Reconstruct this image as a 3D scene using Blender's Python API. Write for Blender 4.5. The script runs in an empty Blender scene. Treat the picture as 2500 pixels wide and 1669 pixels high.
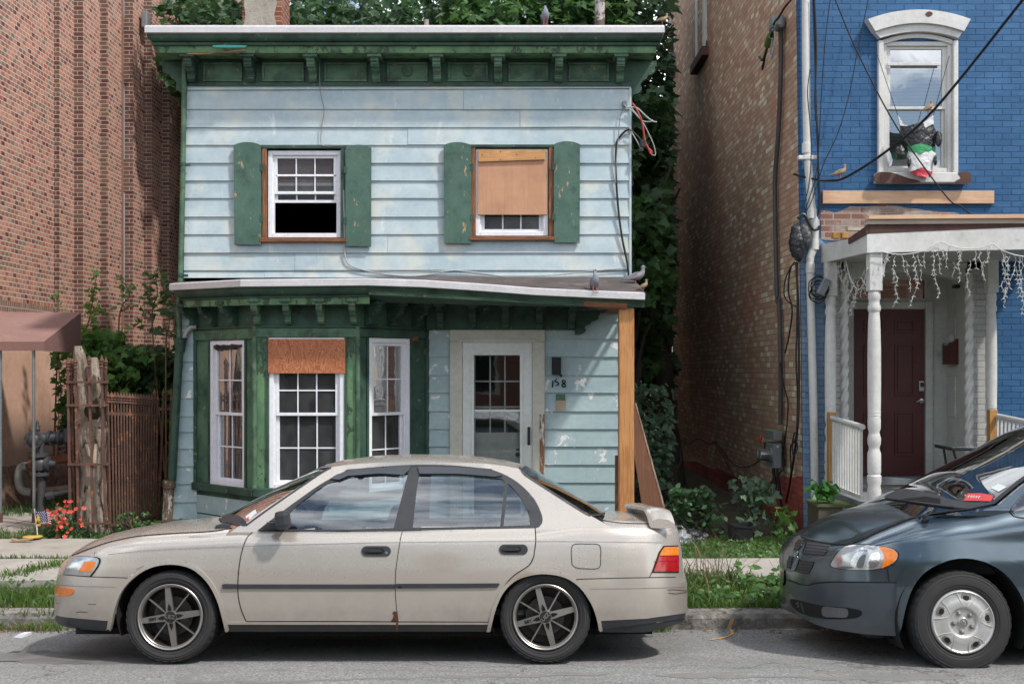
import bpy, bmesh, math, random
import numpy as np
from mathutils import Vector, Matrix, noise
from mathutils.geometry import delaunay_2d_cdt
from mathutils.bvhtree import BVHTree
R = math.radians
rnd = random.Random(7)
scene = bpy.context.scene
COL = scene.collection
# ---------------------------------------------------------------- camera model
FPX, CX, CY, EYE = 2807.0, 1250.0, 905.0, 1.91
def cr(ox, oy, s): return lambda x, y: (ox + x / s, oy + y / s)
zA, zB, zC = cr(0, 0, 2.24), cr(800, 0, 2.24), cr(1600, 0, 2.119)
zD, zE, zF = cr(0, 640, 2.24), cr(800, 640, 2.24), cr(1600, 640, 2.119)
zG, zH, zI = cr(0, 1069, 2.613), cr(850, 1069, 2.613), cr(1650, 1069, 2.613)
zJ, zK, zL = cr(1940, 480, 4.127), cr(140, 820, 3.266), cr(0, 980, 4.356)
zM, zN, zO = cr(410, 660, 5.22), cr(850, 660, 5.22), cr(350, 30, 5.22)
zP, zQ, zR = cr(1250, 0, 5.22), cr(1400, 600, 5.225), cr(1540, 900, 3.267)
zS, zT = cr(1630, 700, 5.227), cr(1630, 1000, 5.227)
zV, zX = cr(2120, 1150, 6.18), cr(1280, 820, 7.84)
def P(p, Y): return Vector(((p[0] - CX) * Y / FPX, Y, EYE - (p[1] - CY) * Y / FPX))
def X_(px, Y): return (px - CX) * Y / FPX
def Z_(py, Y): return EYE - (py - CY) * Y / FPX
def onX(p, X): return P(p, X * FPX / (p[0] - CX))          # point on the plane x = X

# ---------------------------------------------------------------- mesh builder
class MB:
    def __init__(s): s.v = []; s.f = []; s.sm = []
    def add(s, vs, fs, smooth=False):
        b = len(s.v); s.v.extend([tuple(q) for q in vs])
        for f in fs: s.f.append(tuple(i + b for i in f)); s.sm.append(smooth)
        return s
    def box(s, x0, x1, y0, y1, z0, z1, M=None):
        x0, x1 = sorted((x0, x1)); y0, y1 = sorted((y0, y1)); z0, z1 = sorted((z0, z1))
        vs = [Vector(q) for q in ((x0,y0,z0),(x1,y0,z0),(x1,y1,z0),(x0,y1,z0),(x0,y0,z1),(x1,y0,z1),(x1,y1,z1),(x0,y1,z1))]
        if M is not None: vs = [M @ q for q in vs]
        return s.add(vs, [(0,3,2,1),(4,5,6,7),(0,1,5,4),(1,2,6,5),(2,3,7,6),(3,0,4,7)])
    def bevbox(s, x0, x1, y0, y1, z0, z1, b=.01, M=None):
        x0, x1 = sorted((x0, x1)); y0, y1 = sorted((y0, y1)); z0, z1 = sorted((z0, z1))
        bm = bmesh.new(); bmesh.ops.create_cube(bm, size=1)
        for q in bm.verts: q.co = Vector(((x0+x1)/2 + q.co.x*(x1-x0), (y0+y1)/2 + q.co.y*(y1-y0), (z0+z1)/2 + q.co.z*(z1-z0)))
        bmesh.ops.bevel(bm, geom=list(bm.edges), offset=min(b, (x1-x0)/2.2, (y1-y0)/2.2, (z1-z0)/2.2), segments=2, profile=.6, affect='EDGES')
        if M is not None: bmesh.ops.transform(bm, matrix=M, verts=bm.verts)
        bm.verts.index_update()
        s.add([q.co.copy() for q in bm.verts], [[q.index for q in f.verts] for f in bm.faces]); bm.free(); return s
    def prism(s, pts, vec, smooth=False):
        """closed polygon pts (3d) extruded by vec"""
        pts = [Vector(q) for q in pts]; vec = Vector(vec); n = len(pts)
        vs = pts + [q + vec for q in pts]
        fs = [tuple(range(n)), tuple(range(2*n - 1, n - 1, -1))]
        s.add(vs, fs)
        b = len(s.v) - 2*n
        for i in range(n):
            j = (i + 1) % n
            s.f.append((b+i, b+n+i, b+n+j, b+j)); s.sm.append(smooth)
        return s
    def tube(s, pts, r, n=8, cap=True, smooth=True):
        pts = [Vector(q) for q in pts]; m = len(pts)
        rr = r if isinstance(r, (list, tuple)) else [r]*m
        vs = []; prev = None
        for i, q in enumerate(pts):
            d = (pts[min(i+1, m-1)] - pts[max(i-1, 0)])
            d = d.normalized() if d.length > 1e-9 else Vector((0,0,1))
            if prev is None:
                a = d.cross(Vector((0,0,1)) if abs(d.z) < .9 else Vector((1,0,0))).normalized()
            else:
                a = (prev - d*prev.dot(d))
                a = a.normalized() if a.length > 1e-6 else d.orthogonal().normalized()
            prev = a; b = d.cross(a)
            for k in range(n):
                t = 2*math.pi*k/n; vs.append(q + (a*math.cos(t) + b*math.sin(t))*rr[i])
        fs = [(i*n+k, i*n+(k+1) % n, (i+1)*n+(k+1) % n, (i+1)*n+k) for i in range(m-1) for k in range(n)]
        s.add(vs, fs, smooth)
        if cap:
            b = len(s.v) - m*n
            s.f.append(tuple(b+k for k in range(n-1, -1, -1))); s.sm.append(False)
            s.f.append(tuple(b+(m-1)*n+k for k in range(n))); s.sm.append(False)
        return s
    def lathe(s, prof, c, axis='z', n=24, smooth=True, closed=False, M=None):
        """prof: (radius, height) list"""
        c = Vector(c); vs = []
        for (r, h) in prof:
            for k in range(n):
                t = 2*math.pi*k/n; u, w = r*math.cos(t), r*math.sin(t)
                q = Vector((u, w, h)) if axis == 'z' else (Vector((u, h, w)) if axis == 'y' else Vector((h, u, w)))
                vs.append(M @ q + c if M is not None else c + q)
        m = len(prof)
        fs = [(i*n+k, i*n+(k+1) % n, (i+1)*n+(k+1) % n, (i+1)*n+k) for i in range(m-1) for k in range(n)]
        if closed: fs += [((m-1)*n+k, (m-1)*n+(k+1) % n, (k+1) % n, k) for k in range(n)]
        return s.add(vs, fs, smooth)
    def grid(s, rows, smooth=True, closed=False):
        n = len(rows[0]); vs = [q for r in rows for q in r]
        fs = [(i*n+k, i*n+k+1, (i+1)*n+k+1, (i+1)*n+k) for i in range(len(rows)-1) for k in range(n-1)]
        if closed: fs += [(i*n+n-1, i*n, (i+1)*n, (i+1)*n+n-1) for i in range(len(rows)-1)]
        return s.add(vs, fs, smooth)
    def ball(s, c, r, sc=(1,1,1), n=10, jit=0, seed=0):
        c = Vector(c); vs = []; rr = random.Random(seed)
        rows = []
        for i in range(n//2 + 1):
            t = math.pi*i/(n//2); row = []
            for k in range(n):
                u = 2*math.pi*k/n; j = 1 + rr.uniform(-jit, jit)
                row.append(c + Vector((math.sin(t)*math.cos(u)*sc[0], math.sin(t)*math.sin(u)*sc[1], math.cos(t)*sc[2]))*r*j)
            rows.append(row)
        return s.grid(rows, True, True)
    def mesh(s, name, mat, fix=True, ang=35):
        me = bpy.data.meshes.new(name); me.from_pydata(s.v, [], s.f)
        if fix:
            bm = bmesh.new(); bm.from_mesh(me); bmesh.ops.recalc_face_normals(bm, faces=bm.faces); bm.to_mesh(me); bm.free()
        if len(me.polygons) == len(s.sm): me.polygons.foreach_set('use_smooth', s.sm)
        if any(s.sm):
            try: me.set_sharp_from_angle(angle=R(ang))
            except Exception: pass
        if mat: me.materials.append(mat)
        me.update(); return me

class Fr:
    """vertical face frame: u along the face, d outward, z up"""
    def __init__(s, ax, ay, bx, by):
        s.o = Vector((ax, ay, 0)); s.u = Vector((bx-ax, by-ay, 0)); s.L = s.u.length; s.u.normalize()
        s.n = Vector((s.u.y, -s.u.x, 0))               # outward (towards the street when a->b runs left to right)
        s.M = Matrix(((s.u.x, s.n.x, 0, ax), (s.u.y, s.n.y, 0, ay), (0, 0, 1, 0), (0, 0, 0, 1)))
    def at(s, u, d, z): return s.o + s.u*u + s.n*d + Vector((0,0,z))
    def box(s, mb, u0, u1, d0, d1, z0, z1, bev=0):
        if bev: mb.bevbox(u0, u1, d0, d1, z0, z1, bev, s.M)
        else: mb.box(u0, u1, d0, d1, z0, z1, s.M)
    def px(s, p, d=0):
        """image point -> (u, z) on the face plane offset d"""
        dr = Vector(((p[0]-CX)/FPX, 1, -(p[1]-CY)/FPX)); o = Vector((0,0,EYE))
        t = (s.o + s.n*d - o).dot(s.n)/dr.dot(s.n); q = o + dr*t
        return (q - s.o).dot(s.u), q.z

# ---------------------------------------------------------------- objects
def tag(o, label=None, cat=None, group=None, kind=None):
    if label: o['label'] = label
    if cat: o['category'] = cat
    if group: o['group'] = group
    if kind: o['kind'] = kind
    return o
def thing(name, label, cat, loc=(0,0,0), group=None, rot=None):
    o = bpy.data.objects.new(name, None); COL.objects.link(o); o.location = loc; o.empty_display_size = .2
    if rot: o.rotation_euler = rot
    return tag(o, label, cat, group)
LOCAL = set()
def part(name, mb, mat, parent=None, label=None, fix=True, ang=35):
    me = mb.mesh(name, mat, fix, ang) if isinstance(mb, MB) else mb
    o = bpy.data.objects.new(name, me); COL.objects.link(o)
    if parent is not None:
        o.parent = parent
        if parent.type == 'EMPTY' and parent.name not in LOCAL: o.location = -parent.location
    if label: o['label'] = label
    return o
def solo(name, mb, mat, label, cat, group=None, fix=True):
    return tag(part(name, mb, mat, None, None, fix), label, cat, group)
def struct(name, mb, mat, fix=True):
    return tag(part(name, mb, mat, None, None, fix), kind='structure')
def local_thing(*a, **k):
    o = thing(*a, **k); LOCAL.add(o.name); return o
def copy_tree(o, parent=None):
    c = o.copy(); COL.objects.link(c)
    if parent is not None: c.parent = parent
    for ch in list(o.children): copy_tree(ch, c)
    return c
def text_mesh(txt, size, depth=.001, bold=0):
    cu = bpy.data.curves.new('lettering', 'FONT'); cu.body = txt; cu.size = size; cu.extrude = depth; cu.offset = bold
    cu.align_x = 'CENTER'; cu.align_y = 'CENTER'
    o = bpy.data.objects.new('lettering', cu); COL.objects.link(o)
    dg = bpy.context.evaluated_depsgraph_get(); me = bpy.data.meshes.new_from_object(o.evaluated_get(dg))
    bpy.data.objects.remove(o); return me
def text_part(name, txt, size, mat, parent, M, depth=.001, bold=0):
    me = text_mesh(txt, size, depth, bold); me.transform(M); me.materials.clear(); me.materials.append(mat)
    return part(name, me, mat, parent)
def pin(x, y, poly):
    c = False; j = len(poly) - 1
    for i in range(len(poly)):
        xi, yi = poly[i]; xj, yj = poly[j]
        if (yi > y) != (yj > y) and x < (xj-xi)*(y-yi)/(yj-yi) + xi: c = not c
        j = i
    return c
def smooth_pts(pts, n=6, closed=False):
    pts = [Vector(q) for q in pts]; out = []; m = len(pts)
    rng = range(m if closed else m-1)
    for i in rng:
        p0 = pts[(i-1) % m] if (closed or i > 0) else pts[0]*2 - pts[1]
        p1, p2 = pts[i], pts[(i+1) % m]
        p3 = pts[(i+2) % m] if (closed or i+2 < m) else pts[-1]*2 - pts[-2]
        for k in range(n):
            t = k/n
            out.append(.5*((2*p1) + (p2-p0)*t + (2*p0-5*p1+4*p2-p3)*t*t + (3*p1-p0-3*p2+p3)*t**3))
    if not closed: out.append(pts[-1])
    return out
def sp2(pts, n=6, closed=False):
    return [(q.x, q.y) for q in smooth_pts([(a, b, 0) for a, b in pts], n, closed)]
def interp(xs, ys, x): return float(np.interp(x, xs, ys))

def dens(poly, step):
    out = []; n = len(poly)
    for i in range(n):
        a, b = Vector(poly[i]).to_2d(), Vector(poly[(i+1) % n]).to_2d(); k = max(1, int((b-a).length/step))
        out += [tuple(a.lerp(b, j/k)) for j in range(k)]
    return out
# ---------------------------------------------------------------- materials
class NT:
    def __init__(s, name):
        s.m = bpy.data.materials.new(name); s.m.use_nodes = True; s.t = s.m.node_tree; s.t.nodes.clear()
        s.out = s.n('ShaderNodeOutputMaterial'); s._tc = None
    def n(s, t, **k):
        q = s.t.nodes.new(t)
        for a, b in k.items():
            if a.startswith('i_'):
                key = a[2:]; key = int(key) if key.isdigit() else key.replace('_', ' ')
                s.setv(q.inputs[key], b)
            else: setattr(q, a, b)
        return q
    def setv(s, sock, v):
        if isinstance(v, bpy.types.NodeSocket): s.t.links.new(v, sock)
        elif isinstance(v, bpy.types.Node): s.t.links.new(v.outputs[0], sock)
        elif isinstance(v, (tuple, list)) and len(v) == 3 and sock.type == 'RGBA': sock.default_value = (*v, 1)
        else: sock.default_value = v
    def co(s, scale=(1,1,1), rot=(0,0,0), src='Object'):
        if not s._tc: s._tc = s.n('ShaderNodeTexCoord')
        mp = s.n('ShaderNodeMapping'); s.setv(mp.inputs[0], s._tc.outputs[src]); mp.inputs['Scale'].default_value = scale; mp.inputs['Rotation'].default_value = rot
        return mp.outputs[0]
    def noise(s, vec, scale, detail=5, rough=.55, dist=0):
        q = s.n('ShaderNodeTexNoise'); s.setv(q.inputs['Vector'], vec); q.inputs['Scale'].default_value = scale
        q.inputs['Detail'].default_value = detail; q.inputs['Roughness'].default_value = rough; q.inputs['Distortion'].default_value = dist
        return q.outputs[0]
    def ramp(s, fac, stops, interp='LINEAR'):
        q = s.n('ShaderNodeValToRGB'); s.setv(q.inputs[0], fac); cr_ = q.color_ramp; cr_.interpolation = interp
        while len(cr_.elements) < len(stops): cr_.elements.new(.5)
        for e, (p, c) in zip(cr_.elements, stops):
            e.position = p; e.color = (*c, 1) if isinstance(c, (tuple, list)) else (c, c, c, 1)
        return q.outputs[0]
    def mix(s, fac, a, b, mode='MIX'):
        q = s.n('ShaderNodeMix', data_type='RGBA', blend_type=mode); s.setv(q.inputs[0], fac); s.setv(q.inputs[6], a); s.setv(q.inputs[7], b); return q.outputs[2]
    def math(s, op, a, b=0):
        q = s.n('ShaderNodeMath', operation=op); s.setv(q.inputs[0], a); s.setv(q.inputs[1], b); return q.outputs[0]
    def bump(s, h, strength=.3, dist=.01):
        q = s.n('ShaderNodeBump'); s.setv(q.inputs['Height'], h); q.inputs['Strength'].default_value = strength; q.inputs['Distance'].default_value = dist; return q.outputs[0]
    def bsdf(s, col, rough=.6, metal=0, normal=None, spec=.4, coat=0, **k):
        b = s.n('ShaderNodeBsdfPrincipled'); s.setv(b.inputs['Base Color'], col); s.setv(b.inputs['Roughness'], rough); s.setv(b.inputs['Metallic'], metal)
        b.inputs['Specular IOR Level'].default_value = spec; b.inputs['Coat Weight'].default_value = coat; b.inputs['Coat Roughness'].default_value = .06
        if normal is not None: s.setv(b.inputs['Normal'], normal)
        for a, v in k.items(): s.setv(b.inputs[a.replace('_', ' ')], v)
        s.t.links.new(b.outputs[0], s.out.inputs[0]); return b
def scl(c, k): return tuple(min(1, x*k) for x in c)
def basic(name, c, c2=None, scale=6, rough=.6, metal=0, bump=.15, bscale=40, peel=None, pth=.6, pscale=9, pst=(1,1,1), st=(1,1,1), spec=.4, coat=0, dirt=None, dth=.6, dscale=3, bdist=.004):
    t = NT(name); v = t.co(st); c2 = c2 or scl(c, .72)
    col = t.mix(t.ramp(t.noise(v, scale, 6, .6), [(.3, 0), (.7, 1)]), c, c2)
    col = t.mix(t.math('MULTIPLY', t.ramp(t.noise(t.co(), scale*7, 4, .7), [(.35, 0), (.75, 1)]), .35), col, scl(c2, .6))
    h = t.noise(v, bscale, 4, .6)
    if dirt: col = t.mix(t.ramp(t.noise(t.co(), dscale, 7, .65), [(dth, 0), (min(1, dth+.15), .8)]), col, dirt)
    if peel:
        pm = t.ramp(t.noise(t.co(pst), pscale, 8, .68, .3), [(pth, 0), (pth+.015, 1)])
        col = t.mix(pm, col, peel); h = t.math('SUBTRACT', h, t.math('MULTIPLY', pm, .8))
    t.bsdf(col, rough, metal, t.bump(h, bump, bdist) if bump else None, spec, coat); return t.m
def wood(name, c1, c2, axis='z', scale=1.0, rough=.7, knots=None, contrast=1):
    t = NT(name)
    st = {'z': (14, 14, .9), 'x': (.9, 14, 14), 'y': (14, .9, 14)}[axis]
    v = t.co(tuple(a*scale for a in st)); n1 = t.noise(v, 1.6, 5, .6, .8)
    w = t.math('SINE', t.math('MULTIPLY', n1, 42)); w = t.math('ADD', t.math('MULTIPLY', w, .5), .5)
    col = t.mix(t.math('MULTIPLY', w, .8*contrast), c1, c2); col = t.mix(t.math('MULTIPLY', t.ramp(t.noise(t.co(), 4, 5), [(.4, 0), (.7, 1)]), .4), col, scl(c2, .7))
    if knots:
        vo = t.n('ShaderNodeTexVoronoi'); t.setv(vo.inputs['Vector'], t.co(tuple(max(1, a*.35) for a in st))); vo.inputs['Scale'].default_value = knots
        col = t.mix(t.ramp(vo.outputs['Distance'], [(.05, 1), (.12, 0)]), col, scl(c2, .45))
    t.bsdf(col, rough, 0, t.bump(w, .15, .003), .25); return t.m
def brick(name, stops, mortar, bw=.203, rh=.0677, ms=.011, plane='yz', bump=.5, paint=None, stain=None, rough=.85, msmooth=.1, squash=None, big=None):
    """procedural brickwork; plane says which object axes run along the wall"""
    t = NT(name); tc = t.co(); sx = t.n('ShaderNodeSeparateXYZ'); t.setv(sx.inputs[0], tc); cx = t.n('ShaderNodeCombineXYZ')
    t.setv(cx.inputs[0], sx.outputs['XYZ'.index(plane[0].upper())]); t.setv(cx.inputs[1], sx.outputs['XYZ'.index(plane[1].upper())])
    vec = cx.outputs[0]
    wob = t.n('ShaderNodeVectorMath', operation='ADD'); t.setv(wob.inputs[0], vec)
    wn = t.n('ShaderNodeTexNoise'); t.setv(wn.inputs['Vector'], vec); wn.inputs['Scale'].default_value = 3; wn.inputs['Detail'].default_value = 4
    ws = t.n('ShaderNodeVectorMath', operation='SCALE'); t.setv(ws.inputs[0], wn.outputs[1]); ws.inputs['Scale'].default_value = squash if squash else .004; t.setv(wob.inputs[1], ws.outputs[0])
    b = t.n('ShaderNodeTexBrick'); t.setv(b.inputs['Vector'], wob.outputs[0])
    for k_, v_ in (('Scale', 1.0), ('Brick Width', bw), ('Row Height', rh), ('Mortar Size', ms/2), ('Mortar Smooth', msmooth), ('Bias', 0)): b.inputs[k_].default_value = v_
    b.inputs['Color1'].default_value = (0,0,0,1); b.inputs['Color2'].default_value = (1,1,1,1); b.inputs['Mortar'].default_value = (.5,.5,.5,1)
    b.offset = .5
    col = t.ramp(b.outputs['Color'], stops, 'CONSTANT' if not paint else 'LINEAR')
    col = t.mix(t.math('MULTIPLY', t.noise(vec, 60, 4, .7), .55), col, (.02,.012,.01))
    col = t.mix(t.ramp(t.noise(vec, .8, 5, .6), [(.4, 0), (.75, .5)]), col, scl(stops[0][1], .55))
    if stain:
        for (sc, c, th, am, stv) in stain:
            col = t.mix(t.ramp(t.noise(t.co(stv), sc, 7, .62), [(th, 0), (th+.2, am)]), col, c)
    fac = b.outputs['Fac']; mc = t.mix(t.noise(vec, 6, 4), mortar, scl(mortar, .6)); col = t.mix(fac, col, mc)
    h = t.math('SUBTRACT', t.math('MULTIPLY', t.noise(vec, 35, 5, .7), .5), fac)
    t.bsdf(col, rough, 0, t.bump(h, bump, .012), .25); return t.m
def glass(name, tint=(.75,.82,.8), refl=.12, rough=.01, grey_sheen=0, k=1.25):
    """thin window glass: tinted see-through plus fresnel reflection"""
    t = NT(name); tr = t.n('ShaderNodeBsdfTransparent'); tr.inputs[0].default_value = (*tint, 1)
    gl = t.n('ShaderNodeBsdfGlossy'); gl.inputs['Roughness'].default_value = rough; gl.inputs[0].default_value = (.95,.97,1,1)
    h = t.noise(t.co(), 2.2, 3, .5); t.setv(gl.inputs['Normal'], t.bump(h, .05, .02))
    fr = t.n('ShaderNodeFresnel'); fr.inputs['IOR'].default_value = 1.5
    m = t.n('ShaderNodeMixShader'); t.setv(m.inputs[0], t.math('MINIMUM', t.math('ADD', t.math('MULTIPLY', fr.outputs[0], k), refl), 1)); t.t.links.new(tr.outputs[0], m.inputs[1]); t.t.links.new(gl.outputs[0], m.inputs[2])
    res = m
    if grey_sheen:  # grey diffuse film painted on the pane, stands in for dull reflections
        df = t.n('ShaderNodeBsdfDiffuse'); df.inputs[0].default_value = (.36,.37,.37,1); m2 = t.n('ShaderNodeMixShader'); t.setv(m2.inputs[0], t.math('MULTIPLY', t.ramp(t.noise(t.co((1,1,.6)), 5, 7, .65), [(.3, .25), (.75, 1)]), grey_sheen)); t.t.links.new(m.outputs[0], m2.inputs[1]); t.t.links.new(df.outputs[0], m2.inputs[2]); res = m2
    t.t.links.new(res.outputs[0], t.out.inputs[0]); return t.m
def leafmat(name, c1, c2, c3=None, trans=.35):
    t = NT(name); g = t.n('ShaderNodeNewGeometry'); c3 = c3 or scl(c1, .5)
    col = t.ramp(g.outputs['Random Per Island'], [(0, c3), (.45, c1), (1, c2)])
    col = t.mix(t.ramp(t.noise(t.co(), 1.3, 4), [(.35, 0), (.65, .75)]), col, c3)
    b = t.n('ShaderNodeBsdfPrincipled'); t.setv(b.inputs['Base Color'], col); b.inputs['Roughness'].default_value = .45; b.inputs['Specular IOR Level'].default_value = .35
    tl = t.n('ShaderNodeBsdfTranslucent'); t.setv(tl.inputs[0], t.mix(.5, col, scl(c2, 1.5)))
    m = t.n('ShaderNodeMixShader'); m.inputs[0].default_value = trans; t.t.links.new(b.outputs[0], m.inputs[1]); t.t.links.new(tl.outputs[0], m.inputs[2]); t.t.links.new(m.outputs[0], t.out.inputs[0]); return t.m

# ---------------------------------------------------------------- foliage
MAPLE = [(0,-.08),(.22,-.06),(.46,-.12),(.40,.10),(.52,.34),(.26,.36),(.22,.52),(0,.92),(-.22,.52),(-.26,.36),(-.52,.34),(-.40,.10),(-.46,-.12),(-.22,-.06)]
OVAL = [(0,0),(.2,.16),(.27,.42),(.16,.75),(0,1),(-.16,.75),(-.27,.42),(-.2,.16)]
HEART = [(0,.08),(.2,-.08),(.42,.05),(.46,.3),(.28,.65),(0,1),(-.28,.65),(-.46,.3),(-.42,.05),(-.2,-.08)]
BLADE = [(-.05,0),(.05,0),(.04,.5),(0,1),(-.04,.5)]
def leaves(mb, items, shape=MAPLE, up=.6, droop=.5, r=rnd, out=None):
    """items: (pos, size). out: optional centre that leaves face away from"""
    for (p, s) in items:
        p = Vector(p)
        n = Vector((r.gauss(0,1), r.gauss(0,1) - .5, r.gauss(0,1)))
        n = n.normalized()*(1-up) + Vector((0,-.25,1))*up
        if out is not None: n += (p - Vector(out)).normalized()*.6
        n.normalize()
        d = Vector((r.gauss(0,1), r.gauss(0,1), -droop*2)); d = (d - n*d.dot(n)); d = d.normalized() if d.length > 1e-5 else n.orthogonal()
        w = n.cross(d); fold = r.uniform(.05, .3); sy = s*r.uniform(.8, 1.15)
        vs = [p + w*(a*s) + d*(b*sy) - n*(abs(a)*s*fold + b*b*s*.12) for a, b in shape]
        mb.add(vs, [tuple(range(len(shape)))])
SUN_E, SKY_S = 3.9, .15
# ================================================================ camera, light, sky
cam = bpy.data.cameras.new('camera'); camo = bpy.data.objects.new('camera', cam); COL.objects.link(camo); scene.camera = camo
camo.location = (0, 0, EYE); camo.rotation_euler = (R(90), 0, 0)
cam.sensor_width = 36; cam.lens = 36*FPX/2500; cam.shift_y = (CY - 834.5)/2500; cam.clip_start = .1; cam.clip_end = 600
SUND = Vector((-1.5, 1.15, -2.5)).normalized()
sl = bpy.data.lights.new('sun', 'SUN'); sl.energy = SUN_E; sl.angle = R(3.5); sl.color = (1, .965, .91)
so = bpy.data.objects.new('sun', sl); COL.objects.link(so); so.location = (20, -10, 30)
so.rotation_euler = SUND.to_track_quat('-Z', 'Y').to_euler()
to_sun = -SUND
w = bpy.data.worlds.new('World'); scene.world = w; w.use_nodes = True; wt = w.node_tree; wt.nodes.clear()
wo = wt.nodes.new('ShaderNodeOutputWorld'); bg = wt.nodes.new('ShaderNodeBackground'); sky = wt.nodes.new('ShaderNodeTexSky')
sky.sky_type = 'NISHITA'; sky.sun_disc = False; sky.sun_elevation = math.asin(to_sun.z); sky.sun_rotation = math.atan2(to_sun.x, to_sun.y)
tc = wt.nodes.new('ShaderNodeTexCoord'); mp = wt.nodes.new('ShaderNodeMapping'); mp.inputs['Scale'].default_value = (1, 1, 2.6); wt.links.new(tc.outputs['Generated'], mp.inputs[0])
nz = wt.nodes.new('ShaderNodeTexNoise'); nz.inputs['Scale'].default_value = 2.6; nz.inputs['Detail'].default_value = 8; nz.inputs['Roughness'].default_value = .58; wt.links.new(mp.outputs[0], nz.inputs['Vector'])
rp = wt.nodes.new('ShaderNodeValToRGB'); rp.color_ramp.elements[0].position = .455; rp.color_ramp.elements[1].position = .60; wt.links.new(nz.outputs[0], rp.inputs[0])
mx = wt.nodes.new('ShaderNodeMix'); mx.data_type = 'RGBA'; wt.links.new(rp.outputs[0], mx.inputs[0]); wt.links.new(sky.outputs[0], mx.inputs[6]); mx.inputs[7].default_value = (17, 17.4, 17.8, 1)
wt.links.new(mx.outputs[2], bg.inputs[0]); bg.inputs[1].default_value = SKY_S; wt.links.new(bg.outputs[0], wo.inputs[0])
scene.view_settings.view_transform = 'Standard'; scene.view_settings.look = 'None'; scene.view_settings.exposure = 0; scene.view_settings.gamma = 1
scene.render.engine = 'CYCLES'; scene.cycles.max_bounces = 10; scene.cycles.transparent_max_bounces = 14; scene.cycles.use_denoising = True

# ================================================================ ground
def zg(y):
    return interp([-20, 3.5, 7.2, 9.2, 9.2001, 9.42, 10.3, 11.4, 12.7, 16, 60], [-.1, .02, .015, -.158, -.034, -.03, 0, .02, .03, .03, .1], y)
def sheet(name, x0, x1, ys, mat, dz=0, nx=2, jit=0):
    mb = MB(); xs = np.linspace(x0, x1, nx)
    mb.grid([[Vector((x, y, zg(y) + dz + (jit*noise.noise(Vector((x*2, y*2, 0))) if jit else 0))) for x in xs] for y in ys], True)
    return struct(name, mb, mat)
# asphalt
t = NT('asphalt'); v = t.co()
ag = t.n('ShaderNodeTexVoronoi'); t.setv(ag.inputs['Vector'], v); ag.inputs['Scale'].default_value = 95
c = t.ramp(ag.outputs['Color'], [(.0, (.13,.128,.122)), (.4, (.22,.218,.21)), (.8, (.31,.305,.295)), (1, (.46,.45,.43))])
c = t.mix(t.ramp(t.noise(t.co((.5,1.4,1)), 1.1, 6, .6), [(.35, 0), (.7, .55)]), c, (.115,.113,.108))
c = t.mix(t.math('MULTIPLY', t.ramp(t.noise(v, 260, 2), [(.5, 0), (.7, 1)]), .5), c, (.09,.088,.085))
ck = t.n('ShaderNodeTexVoronoi', feature='DISTANCE_TO_EDGE'); wv = t.n('ShaderNodeVectorMath', operation='ADD'); t.setv(wv.inputs[0], t.co((.35,.8,1)))
wn = t.n('ShaderNodeTexNoise'); t.setv(wn.inputs['Vector'], v); wn.inputs['Scale'].default_value = 3; wn.inputs['Detail'].default_value = 6
sc_ = t.n('ShaderNodeVectorMath', operation='SCALE'); t.setv(sc_.inputs[0], wn.outputs[1]); sc_.inputs['Scale'].default_value = .35; t.setv(wv.inputs[1], sc_.outputs[0]); t.setv(ck.inputs['Vector'], wv.outputs[0]); ck.inputs['Scale'].default_value = 1.1
c = t.mix(t.math('MULTIPLY', t.ramp(ck.outputs['Distance'], [(.002, 1), (.008, 0)]), .6), c, (.05,.048,.045))
t.bsdf(c, .9, 0, t.bump(t.math('ADD', ag.outputs['Distance'], t.noise(v, 160, 3)), .5, .006), .25); ASPH = t.m
STAIN = basic('damp_asphalt', (.155,.152,.142), (.20,.195,.185), 9, .8, 0, .5, 120, bdist=.006)
SHADOW_ASPH = basic('shadow_toned_asphalt', (.10,.098,.094), (.18,.176,.168), 5, .7, 0, .5, 120, bdist=.006)
CONC = basic('old_concrete', (.40,.37,.33), (.29,.265,.235), 3, .9, 0, .5, 60, dirt=(.17,.15,.12), dth=.6, dscale=5)
KERB = basic('weathered_kerb_stone', (.30,.28,.25), (.12,.112,.10), 9, .92, 0, 1, 26, dirt=(.05,.045,.038), dth=.50, dscale=6, bdist=.015)
SOIL = basic('soil', (.085,.062,.042), (.05,.038,.026), 9, .95, 0, .8, 40, dirt=(.07,.09,.03), dth=.5, dscale=3, bdist=.02)
sheet('road', -70, 70, [-20, -8, 3.5, 7.2, 8.2, 9.2], ASPH, 0, 3)
sheet('ground', -120, 120, [9.42, 10.3, 11.4, 12.7, 16, 60, 300], SOIL, -.03, 60, .0)
def blob_sheet(name, pts, mat, dz, closed_smooth=8):
    q = dens(sp2(pts, closed_smooth, True), .03); mb = MB()
    mb.add([(x + .05*noise.noise(Vector((x*9, y*9, 1))), y + .06*noise.noise(Vector((x*5, y*9, 4))) + .03*noise.noise(Vector((x*19, y*19, 4))), zg(y) + dz) for x, y in q], [tuple(range(len(q)))])
    return struct(name, mb, mat)
blob_sheet('road_stain_and_shade', [X for X in [(-1.95,7.22),(-1.3,7.34),(-.5,7.33),(-.1,7.27),(.6,7.22),(.2,7.13),(-.7,7.08),(-1.5,6.98),(-2.05,7.0)]], STAIN, .0016)
blob_sheet('road_stain_and_shade', [(.9,7.16),(1.5,7.27),(2.1,7.24),(2.75,7.12),(2.6,7.05),(1.9,7.08),(1.2,7.1)], STAIN, .0018)
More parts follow.
